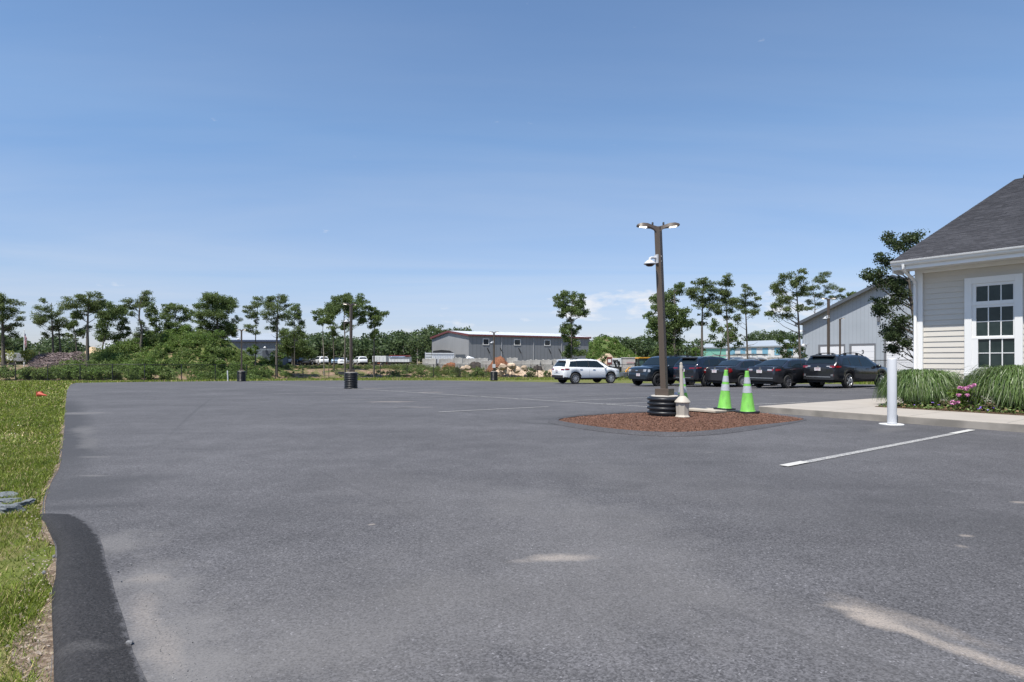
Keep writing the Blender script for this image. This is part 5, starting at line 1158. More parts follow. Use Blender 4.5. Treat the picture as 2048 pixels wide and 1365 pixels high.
def odoor(i0, i1, top, nm=None):
    m = MB(); fr2.box(m, i0-.25, i0, -.05, .03, -.3, top+.2); fr2.box(m, i1, i1+.12, -.05, .03, -.3, top+.2); fr2.box(m, i0, i1, -.052, .03, top, top+.2); fm = m.build('door', M_rec, t2)
    m = MB(); h = (top+.3)/5
    for r in range(5): fr2.box(m, i0, i1, -.02, .02, -.3+r*h, -.3+(r+1)*h-.02)
    m.build('door_panel', M_door, fm)
    if nm:
        cu = bpy.data.curves.new('door_number', 'FONT'); cu.body = nm; cu.size = .62; cu.extrude = .01; cu.align_x = 'CENTER'
        o = bpy.data.objects.new('door_number', cu); COL.objects.link(o); o.parent = fm; p = fr2((i0+i1)/2, -.04, top-.95); M_ = Matrix.Translation(p) @ Matrix.Rotation(math.atan2(a2.y, a2.x), 4, 'Z') @ Matrix.Rotation(math.radians(90), 4, 'X')
        me = bpy.data.meshes.new_from_object(o.evaluated_get(bpy.context.evaluated_depsgraph_get())); bpy.data.objects.remove(o); me.transform(M_); me.materials.clear(); me.materials.append(M_dark); link('door_number', me, fm)
for px0, px1, tp, nm in ((1641, 1688, 3.22, '2'), (1703.5, 1749, 3.24, '3'), (1773, 1838, 3.70, '4')):
    i0, i1 = wall_x(px0, fr2), wall_x(px1, fr2); odoor(i0, i1, tp, nm if nm == '3' else None)
i = wall_x(1758, fr2); m = MB(); fr2.box(m, i-.12, i+.12, -.22, 0, 5.9, 6.5); m.build('wall_light', M_rec, t2)
for px, zz in ((1608, 5.1), (1613, 3.4)):
    i = wall_x(px, fr2); m = MB(); m.tube([fr2(i, 0, zz), fr2(i, -.35, zz+.1), fr2(i-.1, -.55, zz)], .05, 6); m.lathe([(.02, .15), (.16, .05), (.2, -.1)], 10, c=fr2(i-.1, -.6, zz)); m.build('wall_camera', M_whitepl, t2, smooth=50)
# storage units: long low roof, white wall with blue doors, mint green end
fr3 = Frame(A(1438, 720, 180)[:2], Vector(A(1640, 720, 150)[:2])-Vector(A(1438, 720, 180)[:2]), (0, 1), .2); fr3.b = Vector((-fr3.a.y, fr3.a.x)); L3 = (Vector(A(1640, 720, 150)[:2])-Vector(A(1438, 720, 180)[:2])).length
M_mint = mat('mint_wall', (0.21, 0.48, 0.38), .6, var=.03, vscale=.3); M_wwall = mat('white_stucco', (0.60, 0.60, 0.60), .7, var=.03, vscale=.5); M_lroof = mat('pale_blue_roof', (.30, .33, .36), .4, var=.05, vscale=.3)
t3 = gable_building('storage_building', fr3, L3, 16, 4.85, 6.6, M_wwall, M_wwall, M_lroof, M_lroof, 'long white storage building with pale blue roll doors and a low grey roof', over=.3)
M_blued = mat('blue_roll_door', (.17, .36, .48), .5)
for px0, px1 in ((1442, 1449), (1460, 1470), (1481, 1491), (1503, 1513), (1525, 1536), (1549, 1560), (1575, 1586), (1597, 1608)):
    i0, i1 = wall_x(px0, fr3), wall_x(px1, fr3); m = MB(); fr3.box(m, i0, i1, -.06, 0, 2.3, 4.35); m.build('roll_door', M_blued, t3)
m = MB(); i = wall_x(1540, fr3); fr3.box(m, i-.4, i+.4, -.06, 0, 2.2, 4.0); m.build('door', M_trim, t3)
fr4 = Frame(A(1338, 720, 165)[:2], Vector(A(1452, 720, 168)[:2])-Vector(A(1338, 720, 165)[:2]), (0, 1), .2); fr4.b = Vector((-fr4.a.y, fr4.a.x))
t4 = gable_building('mint_shed', fr4, (Vector(A(1452, 720, 168)[:2])-Vector(A(1338, 720, 165)[:2])).length, 8, 4.5, 5.6, M_mint, M_mint, M_lroof, M_lroof, 'mint green building end with a grey roof left of the white storage units', over=.2)
# buildings at the left behind the trees
fr5 = Frame(A(446, 720, 110)[:2], (1, .05), (-.05, 1), .1); M_w5 = metal_siding('blue_grey_wall', (0.115, 0.135, 0.16), .5, dirv=(1, 0), amp=.2)
L5 = (556-446)/F*110
t5 = gable_building('workshop', fr5, L5, 14, 4.75, 6.3, M_w5, M_w5, M_lroof, mat('navy_trim', (.03, .045, .09), .5), 'blue grey workshop with a pale roof seen through the trees left of centre', over=.4)
m = MB(); fr5.box(m, 7.2, 10.3, -.06, 0, -.2, 2.9); m.build('door', mat('dark_roll_door', (.05, .06, .075), .5), t5)
m = MB(); fr5.box(m, 1.2, 4.4, -.06, 0, -.2, 2.9); m.build('door', MC['dark_roll_door'], t5)
for i in (1.8, 7.8): m = MB(); m.lathe([(.05, .25), (.2, .1), (.26, 0)], 10, c=fr5(i, -.4, 3.4)); m.tube([fr5(i, 0, 3.7), fr5(i, -.4, 3.65)], .03, 5); m.build('wall_light', M_whitepl, t5)
fr6 = Frame(A(190, 720, 125)[:2], (1, .12), (-.12, 1), .2)
t6 = gable_building('white_roof_shed', fr6, 6.7, 12, 3.1, 4.75, mat('grey_shed_wall', (.14, .15, .155), .7), MC['grey_shed_wall'], M_wroof, M_wroof, 'low grey shed with a bright white roof behind the sand pile', over=.2)
fr7 = Frame(A(249, 720, 100)[:2], (1, -.1), (.1, 1), .2)
t7 = gable_building('dark_barn', fr7, 6.0, 10, 3.2, 4.6, mat('olive_wall', (.06, .07, .06), .7), MC['olive_wall'], mat('green_roof', (.09, .11, .09), .6), MC['olive_wall'], 'dark olive barn at the foot of the overgrown mound', ridge_along=False, over=.2)
fr8 = Frame(A(176, 720, 150)[:2], (1, 0), (0, 1), .2)
t8 = gable_building('mauve_shed', fr8, 2.2, 6, 3.6, 4.0, mat('mauve_wall', (.16, .10, .14), .8), MC['mauve_wall'], MC['mauve_wall'], MC['mauve_wall'], 'small mauve shed wall glimpsed between the sand pile and pines', over=.1)
# ---------------------------------------------------------------- yard things behind the fence
def at_(px, py, Y): x, y, z = A(px, py, Y); return x, y, z
# concrete blocks
def make_block(w=1.5, h=.62, d=.7):
    m = MB(); m.box(-w/2, w/2, -d/2, d/2, 0, h)
    m.box(-w*.3, -w*.12, -.12, .12, h, h+.06); m.box(w*.12, w*.3, -.12, .12, h, h+.06); return m
bm_ = None
blocks = [(846, 874, 729, 70), (877, 906, 729, 72), (906, 925, 727, 71), (926, 952, 728, 74), (952, 977, 728, 73), (849, 862, 737, 70), (911, 937, 738, 69), (962, 988, 733, 70.5), (1014, 1036, 727, 74), (1027, 1042, 733, 73), (1040, 1060, 733, 72), (1054, 1080, 731, 73), (1080, 1104, 731, 73.4), (1088, 1104, 742, 71), (1104, 1122, 741, 71.4), (1244, 1262, 747, 70), (1104, 1122, 730, 74), (1190, 1210, 738, 75), (880, 893, 738, 70.5)]
for i, (x0, x1, yb, Y) in enumerate(blocks):
    Y += 7; w = (x1-x0)/F*Y; cx, cy, cz = at_((x0+x1)/2, yb, Y)
    if bm_ is None: o = make_block().build('concrete_block', M_block, bevel=.02); bm_ = o
    else: o = bm_.copy(); COL.objects.link(o)
    o.location = (cx, cy, cz); o.scale = (w/1.5, 1, 1.15); o.rotation_euler = (0, 0, math.radians(((i*37) % 21)-10))
    tag(o, 'grey white precast concrete block stored behind the fence', 'concrete block', 'concrete blocks stacked behind the fence')
    # whatever stands under a raised block
    gg = g(cx, cy); n = 0
    while cz-.72 > gg-.5 and n < 1:
        cz -= .72; n += 1; c = bm_.copy(); COL.objects.link(c); c.location = (cx, cy, cz); c.scale = (w/1.5*.98, 1, 1.13); c.rotation_euler = o.rotation_euler
        tag(c, 'grey white precast concrete block stored behind the fence', 'concrete block', 'concrete blocks stacked behind the fence')
# long low concrete-block wall on the right
w0 = Vector(A(1536, 720, 84)[:2]); w1 = Vector(A(1612, 720, 74)[:2])
for r in range(2):
    for k in range(6):
        p = w0.lerp(w1, (k+.5)/6); o = bm_.copy(); COL.objects.link(o); L_ = (w1-w0).length/6; o.location = (p.x, p.y, .1+r*.75); o.scale = (L_/1.5*.99, 1, 1.16); o.rotation_euler = (0, 0, math.atan2((w1-w0).y, (w1-w0).x))
        tag(o, 'pale block in the long retaining wall below the storage units', 'concrete block', 'blocks of the retaining wall')
# boulder heap
meshes = [rock_mesh('boulder', 60+i, M_tanrock, flat=.75) for i in range(7)]
rg = random.Random(12); cnt = 0
def boulder(px, py, Y, s):
    x, y, z = at_(px, py, Y); o = link('boulder', meshes[rg.randrange(7)]); o.location = (x, y, z); o.scale = (s*rg.uniform(.8, 1.3), s*rg.uniform(.8, 1.1), s*rg.uniform(.75, 1.05)); o.rotation_euler = (rg.uniform(-.4, .4), rg.uniform(-.4, .4), rg.uniform(0, 6.28))
    tag(o, 'tan boulder heaped behind the chain link fence', 'boulder', 'tan boulders heaped behind the fence')
for _ in range(135):
    px = rg.uniform(994, 1120); hgt = np.interp(px, [994, 1005, 1020, 1050, 1075, 1120], [742, 733, 732, 741, 741, 738]); f_ = rg.random()**1.1; py = 755-(755-hgt-3)*f_
    boulder(px, py, 70.5+f_*3.0, rg.uniform(.18, .40)*(1.5 if px < 1030 and rg.random() < .3 else 1))
for px, py, s in ((1005, 735, .75), (1022, 733, .55), (1033, 740, .60), (998, 747, .55), (1012, 743, .5), (925, 737, .40), (935, 735, .35), (1050, 737, .5)): boulder(px, py, 70, s)
# piles
def pile(name, px0, px1, ptop, pbase, Y, mt, label, seed=1, d=None, rough=.12, cat='pile'):
    x0, x1 = (px0-1024)/F*Y, (px1-1024)/F*Y; z1 = CH-(ptop-HY)/F*Y; zb = min(CH-(pbase-HY)/F*Y, g((x0+x1)/2, Y)); cx = (x0+x1)/2; rx = (x1-x0)/2; ry = d or rx*.7; H = z1-zb; rx = max(rx, H*1.15); ry = max(ry, H*.9)
    rn = np.random.default_rng(seed); n = 26; m = MB(); vs = []; nz = rn.normal(size=(n+1, n+1))
    for _ in range(1): nz = (nz+np.roll(nz, 1, 0)+np.roll(nz, 1, 1)+np.roll(nz, -1, 0)+np.roll(nz, -1, 1))/3
    ph = rn.uniform(0, 6, 3)
    for j in range(n+1):
        for i in range(n+1):
            u = -1+2*i/n; v = -1+2*j/n; r = math.hypot(u, v); a = math.atan2(v, u); rr = r*(1+.12*math.sin(2*a+ph[0])+.08*math.sin(3*a+ph[1]))
            h = max(0, 1-rr**2) if rr < 1 else 0; h *= 1+.18*math.sin(3*u+ph[2]); vs.append((u*rx, v*ry, h*H+(nz[j, i]*rough*min(1, h*3))-.05))
    m.add(vs, [(j*(n+1)+i, j*(n+1)+i+1, (j+1)*(n+1)+i+1, (j+1)*(n+1)+i) for j in range(n) for i in range(n)])
    o = m.build(name, mt, smooth=180); o.location = (cx, Y, zb); return tag(o, label, cat)
M_bmulch = mixed_ground('brown_mulch_pile', [(0.16, 0.065, 0.035), (0.10, 0.04, 0.022), (0.22, 0.10, 0.055)], [2.5, 6]); M_black = mixed_ground('black_loam', [(.035, .03, .028), (.06, .05, .045)], [3]); M_sandp = mixed_ground('sand_heap', [(.50, .38, .25), (.40, .29, .18)], [1.5])
pile('mulch_pile', 968, 1034, 717, 740, 75.6, M_bmulch, 'red brown mulch pile behind the boulders', 2, d=1.5, cat='mulch pile')
pile('soil_pile', 934, 972, 721, 740, 79, M_black, 'dark soil pile between the concrete blocks', 3, cat='soil pile')
pile('mulch_pile', 884, 914, 724, 738, 77.5, M_bmulch, 'low brown mulch heap in front of the left blocks', 4, cat='mulch pile')
pile('soil_pile', 1066, 1082, 730, 742, 78, M_black, 'small dark heap under the pale blocks by the white suv', 6, cat='soil pile')
pile('sand_pile', 172, 205, 700, 724, 96, M_sandp, 'tan sand pile beyond the brush at the left', 5, cat='sand pile')
pile('sand_pile', 150, 180, 700.5, 722, 99, M_sandp, 'second sand pile partly behind the tall pine trunk', 7, cat='sand pile')
pile('rubble_pile', 1054, 1106, 718, 735, 83, mixed_ground('white_rubble', [(.62, .60, .57), (.45, .43, .40)], [2]), 'white rubble heap on top of the concrete blocks', 10, cat='rubble pile')
pile('dirt_pile', 1180, 1240, 711, 735, 100, M_dirt, 'brown dirt bank at the foot of the green hill', 11, cat='dirt pile')
# dump trailer with black tarp
def trailer():
    x, y, z = at_(887, 734, 84); t = empty('dump_trailer', (x, y, z), math.radians(6), 'silver dump trailer under a black tarp beside the grey warehouse', 'trailer')
    M_al = mat('brushed_aluminium', (.62, .64, .67), .35, metal=.25, var=.06, vscale=2)
    L_ = 3.0; m = MB(); m.box(-L_/2-.1, L_/2, -1.2, 1.2, .5, 1.85)
    for k in range(13): xx = -L_/2+.1+k*(L_-.2)/12; m.box(xx-.04, xx+.04, -1.27, -1.2, .5, 1.85)
    m.box(-L_/2-.1, L_/2, -1.30, -1.2, 1.80, 1.95); m.build('box', M_al, t)
    m = MB(); pts = [(-L_/2, 1.95), (-L_/2+.1, 2.25), (-.3, 2.38), (L_*.3, 2.28), (L_/2, 1.97)]; vs = [(a, -1.25, b) for a, b in pts]+[(a, 1.25, b) for a, b in pts]; n = len(pts)
    m.add(vs, [(i, i+1, n+i+1, n+i) for i in range(n-1)]+[tuple(range(n)), tuple(range(2*n-1, n-1, -1)), (0, n, 2*n-1, n-1)]); m.build('tarp', M_clad, t)
    m = MB()
    for k in range(4): m.box(-L_/2-1.0, -L_/2-.15, -1.22, -1.18, .75+k*.33, .98+k*.33)
    m.box(-L_/2-1.05, -L_/2-.98, -1.24, -1.16, .5, 2.1); m.build('tailgate', M_al, t)
    m = MB(); m.box(L_/2, L_/2+1.9, -1.0, 1.0, .5, 1.35); m.box(L_/2+.2, L_/2+1.6, -.8, .8, 1.35, 1.75); m.build('front_frame', mat('steel_dark', (.10, .11, .12), .5, metal=.3), t)
    m = MB(); m.tube([(L_/2+1.6, -1.0, .6), (L_/2+2.0, -1.0, 1.3), (L_/2+2.6, -1.0, 1.1), (L_/2+2.9, -1.0, .5)], .28, 10); m.build('fender', M_al, t, smooth=50)
    for xx in (-1, -.1, 1.9): wheel(t, xx, -1.0, .48, .3, -1, M_alloy, 5)
trailer()
# semi trailers beyond the field
M_pale = mat('pale_trailer', (.50, .52, .53), .5, var=.1, vscale=.8)
def box_trailer(px0, px1, pt, pb, Y, label, d=2.4, mt=None, rz=0, slats=True):
    w = (px1-px0)/F*Y; x, y, z = at_((px0+px1)/2, pb, Y); h = (pb-pt)/F*Y; zb = min(z, g(x, y)+.0); t = empty('box_trailer', (x, y, zb), math.radians(rz), label, 'trailer'); h = z+h-zb; lo = min(.9, h*.4)
    m = MB(); m.box(-w/2, w/2, -d/2, d/2, lo, h); m.build('box', mt or M_pale, t, bevel=.04)
    if slats:
        m = MB()
        for k in range(int(w/.6)+1): xx = -w/2+k*.6; m.box(xx, xx+.06, -d/2-.04, -d/2, lo, h-.1)
        m.build('side_posts', M_boxgrey, t)
    m = MB(); m.box(-w/2*.9, w/2*.9, -d/2+.3, d/2-.3, lo-.15, lo); m.build('chassis', M_clad, t)
    for xx in (-w*.32, w*.32): wheel(t, xx, -d/2+.15, min(.45, lo*.6), .25, -1, M_alloyd, 5)
    return t
box_trailer(748, 775, 712.5, 725, 104, 'pale slatted trailer right of the tallest oak cluster')
box_trailer(772, 821, 714.5, 726, 112, 'long grey trailer with a red bar on top at the edge of the woods'); 
m = MB(); m.box(-2, 2, -.4, .4, 0, .25); o = m.build('red_bar', M_red, None); o.location = at_(800, 713.5, 111); tag(o, 'red steel beam lying on top of the long grey trailer', 'beam')
box_trailer(15, 39, 706.5, 724, 92, 'white box truck body behind the yellow flowered bushes at far left', mt=M_white, slats=False)
box_trailer(1223, 1244, 717, 738, 86, 'silver metal shed on skids behind the nose of the white suv', mt=M_pale)
# skip with red lettering strokes
x, y, z = at_(1259, 738, 80); t = empty('waste_skip', (x, y, z-.4), math.radians(-4), 'grey steel bin with faint red lettering behind the yellow loader', 'waste bin')
m = MB(); m.hexa([(-.95, -.8, .1), (.95, -.8, .1), (.95, .8, .1), (-.95, .8, .1), (-1.02, -.9, 1.85), (1.02, -.9, 1.85), (1.02, .9, 1.85), (-1.02, .9, 1.85)]); m.build('bin_shell', mat('bin_grey', (.42, .40, .38), .6, var=.1, vscale=2), t, bevel=.02)
m = MB()
for k in range(7): a = -.5+k*.15; m.box(a, a+.09, -.93, -.90, 1.15, 1.33)
m.build('lettering', M_platered, t)
m = MB(); m.box(-1.06, 1.06, -.96, .96, 1.85, 1.95); m.build('rim_rail', mat('bin_grey', (0, 0, 0)), t)
# red and white sign
x, y, z = at_(1219, 738, 78); t = empty('yard_sign', (x, y, z), 0, 'small red framed sign on a post beyond the white suv', 'sign')
m = MB(); m.box(-.33, .33, -.03, .03, .55, 1.55); m.build('sign_board', M_red, t); m = MB(); m.box(-.2, .2, -.045, -.03, .85, 1.25); m.build('sign_panel', M_white, t); m = MB(); m.box(-.04, .04, -.02, .02, -.6, .55); m.build('post', M_clad, t)
# dark attachment machine
x, y, z = at_(1233, 742, 74); t = empty('grapple_attachment', (x, y, z), 0, 'black hydraulic grapple standing right of the red sign', 'machine part')
m = MB(); m.box(-.45, .15, -.3, .3, 1.15, 1.35); m.tube([(-.3, 0, 1.2), (-.1, 0, .7), (.05, 0, .2)], .12, 8); m.tube([(.1, 0, 1.25), (.35, .05, .8), (.25, 0, .3)], .10, 8); m.tube([(.3, -.1, 1.2), (.45, 0, .8), (.2, .1, .45)], .07, 8); m.build('frame', M_clad, t)
m = MB(); m.tube([(-.2, -.2, 1.2), (.1, -.25, .9), (.3, -.2, .6)], .06, 6); m.box(-.1, .3, -.25, .25, -.3, .25); m.build('claw', mat('steel_dark', (0, 0, 0)), t)
# yellow loader
def loader():
    Y = 64; x, y, z = at_(1272, 757, Y); z = g(x, y); t = empty('wheel_loader', (x, y, z), math.radians(4), 'yellow backhoe loader with a glazed cab behind the blue black suv', 'loader'); M_y = mat('loader_yellow', (.72, .36, .035), .4, coat=.3, var=.08, vscale=3); s = Y/F
    m = MB(); m.box(.05, 1.45, -.62, .62, 2.06, 2.16); m.box(.10, 1.40, -.66, .66, 2.16, 2.21); m.build('cab_roof', M_y, t, bevel=.03)
    m = MB()
    for a, b_ in ((.12, -.55), (.12, .55), (1.3, -.55), (1.3, .55), (.72, -.55), (.72, .55)): m.box(a-.04, a+.04, b_-.04, b_+.04, 1.0, 2.06)
    m.build('cab_frame', M_clad, t)
    m = MB(); m.box(.16, 1.28, -.53, .53, 1.25, 2.04); m.build('cab_glass', mat('cab_glass', (.05, .09, .085), .08), t)
    m = MB(); m.hexa([(.62, -.6, .75), (1.9, -.6, .75), (1.9, .6, .75), (.62, .6, .75), (.66, -.6, 1.28), (1.8, -.6, 1.25), (1.8, .6, 1.25), (.66, .6, 1.28)]); m.box(-.8, .2, -.4, .4, .65, 1.15); m.build('engine_cover', M_y, t, bevel=.04)
    m = MB(); m.box(-.95, 1.9, -.45, .45, .42, .66); m.build('chassis', M_clad, t)
    m = MB(); m.tube([(-.25, -.55, 1.0), (-.62, -.55, 1.05), (-.95, -.55, .75), (-1.0, -.55, .45)], .075, 8); m.tube([(-.25, .55, 1.0), (-.62, .55, 1.05), (-.95, .55, .75), (-1.0, .55, .45)], .075, 8); m.hexa([(-.95, -.7, .15), (-.55, -.7, .10), (-.55, .7, .10), (-.95, .7, .15), (-1.05, -.7, .62), (-.72, -.7, .62), (-.72, .7, .62), (-1.05, .7, .62)]); m.build('loader_arm', M_y, t)
    m = MB(); m.hexa([(-1.7, -.9, .0), (-1.1, -.9, .0), (-1.1, .9, .0), (-1.7, .9, .0), (-1.55, -.9, .55), (-1.05, -.9, .62), (-1.05, .9, .62), (-1.55, .9, .55)]); m.build('bucket', mat('steel_dark', (0, 0, 0)), t)
    for xx, r in ((-.88, .36), (1.35, .58)):
        for sd_ in (-1, 1): wheel(t, xx, sd_*.75, r, .3, sd_, M_y, 5, rfrac=.5)
    m = MB(); m.tube([(-.2, -.3, 1.1), (-.2, -.3, 1.5), (-.22, -.3, 1.65)], .05, 8); m.build('exhaust', M_clad, t)
loader()
# flagpole
x, y, z = at_(48.5, 716, 95)
t = empty('flagpole', (x, y, .15), 0, 'white flagpole with a limp striped red white and blue flag at far left', 'flagpole')
m = MB(); m.lathe([(.10, 0), (.05, 5.75), (.05, 5.78)], 10); m.lathe([(.0, 5.78), (.09, 5.84), (.0, 5.92)], 10, cap=False); m.build('pole', M_white, t, smooth=50)
def flag():
    m = MB(); n = 13; L_ = 8
    P = lambda i, j: (.06+.34*(j/L_)**1.1+.05*math.sin(j*1.9+i*.25), .14*math.sin(j*1.3+i*.12), 5.35-.115*i-.115*j*.95)
    for i in range(n):
        m.mi = 0 if i % 2 == 0 else 1
        for j in range(L_):
            m.mi = 2 if (i < 7 and j < 3) else (0 if i % 2 == 0 else 1); m.quad(P(i, j), P(i, j+1), P(i+1, j+1), P(i+1, j))
    m.build('flag', [mat('flag_red', (.42, .03, .05), .8), mat('flag_white', (.72, .72, .74), .8), mat('flag_blue', (.03, .05, .16), .8)], t, smooth=180)
    m = MB()
    for i in range(6):
        for j in range(2):
            p = Vector(P(i+.5, j+.6+.3*(i % 2))); m.box(p.x-.02, p.x+.02, p.y-.03, p.y-.018, p.z-.02, p.z+.02)
    return m
flag()
# vehicles parked far off
FG = 'vehicles parked in the yard beyond the fence'
def far_car(src_spec, pm, px, pb, Y, hd, label, rim=None):
    t, s_ = make_car('parked_car', src_spec, pm, label, FG, detail=False, rim=rim); x, y, z = at_(px, pb, Y); t.location = (x, y, g(x, y)); t.rotation_euler = (0, 0, math.radians(hd)); return t
far_car(SUVW, P_white, 642, 733, 118, 124, 'white suv in the far yard right of the dark suv'); far_car(SUVW, P_navy, 622, 733, 118, 84, 'dark suv in the far yard between two white vehicles')
far_car(BRON, P_white, 586, 732, 118, 82, 'white van shape parked half behind the bushes, leftmost in the yard'); far_car(SEDA, P_navy2, 600, 734, 118, 80, 'dark low sedan beside the leftmost white vehicle')
far_car(SEDB, paint('silver_blue_paint', (.22, .30, .40), .4), 674, 733, 118, 98, 'pale blue sedan between the birch trunk and lamp post'); far_car(SEDA, P_white, 688, 734, 118, 96, 'white sedan left of the lamp post with the tall base')
far_car(SUVW, P_white, 720, 733, 118, 120, 'white suv right of the lamp post with the tall base'); far_car(BRON, paint('pickup_blue_paint', (.30, .42, .60), .2), 784, 733, 118, 118, 'light blue truck in front of the long grey trailer')
far_car(SUVW, paint('pickup_blue_paint', (0, 0, 0)), 803, 733, 118, 101, 'blue suv half hidden at the bushes before the trailer'); far_car(SEDB, P_white, 223, 727, 88, 160, 'small white car beside the dark bush at left')
far_car(SUVW, P_grey1, 1190, 736, 80, 5, 'dark vehicle behind the bonnet of the white suv'); far_car(SEDA, paint('red_paint', (.3, .03, .02), .1), 764, 734, 118, 128, 'low red car at the edge of the field')
def van(px, Y, hd, label):
    x, y, z = at_(px, 740, Y); t = empty('work_van', (x, y, g(x, y)), math.radians(hd), label, 'van', 'work vans behind the sedans'); M_s = mat('van_white', (.66, .67, .68), .3, coat=.5)
    m = MB(); pts = [(-2.4, .45), (2.4, .45), (2.45, .95), (1.6, 1.25), (1.05, 1.88), (-2.25, 1.92), (-2.4, 1.7)]; M_ = Matrix.Rotation(math.radians(90), 4, 'X')
    n = len(pts); m.add([(a, -.95, b) for a, b in pts]+[(a, .95, b) for a, b in pts], [tuple(range(n)), tuple(range(2*n-1, n-1, -1))]+[(i, n+i, n+(i+1) % n, (i+1) % n) for i in range(n)]); m.build('body', M_s, t, bevel=.06)
    for a, b_ in ((-2.1, -1.15), (-1.0, -.1), (.05, 1.0)): m = MB(); m.box(a, b_, -.965, -.955, 1.2, 1.72); m.build('side_window', M_glass, t)
    m = MB(); m.box(-2.42, -2.40, -.7, .7, 1.1, 1.7); m.build('rear_window', M_glass, t)
    for a in (-1.5, 1.5):
        for s in (-1, 1): wheel(t, a, s*.85, .36, .22, s, M_alloyd, 5)
    m = MB()
    for s in (-1, 1): m.tube([(-2.3, s*.7, 2.15), (1.3, s*.7, 2.15)], .03, 6)
    for a in (-2.0, -1.0, 0, 1.0):
        m.tube([(a, -.72, 2.15), (a, .72, 2.15)], .025, 6)
        for s in (-1, 1): m.tube([(a, s*.75, 1.9), (a, s*.7, 2.15)], .02, 5)
    m.box(-2.5, 1.9, -.60, -.2, 2.18, 2.25); m.build('ladder_rack', mat('weathered_rack', (.30, .28, .25), .7), t)
van(1502, 56, 25, 'white work van with an aluminium ladder rack behind the two sedans'); van(1462, 60, 20, 'second pale van left of the ladder rack van')
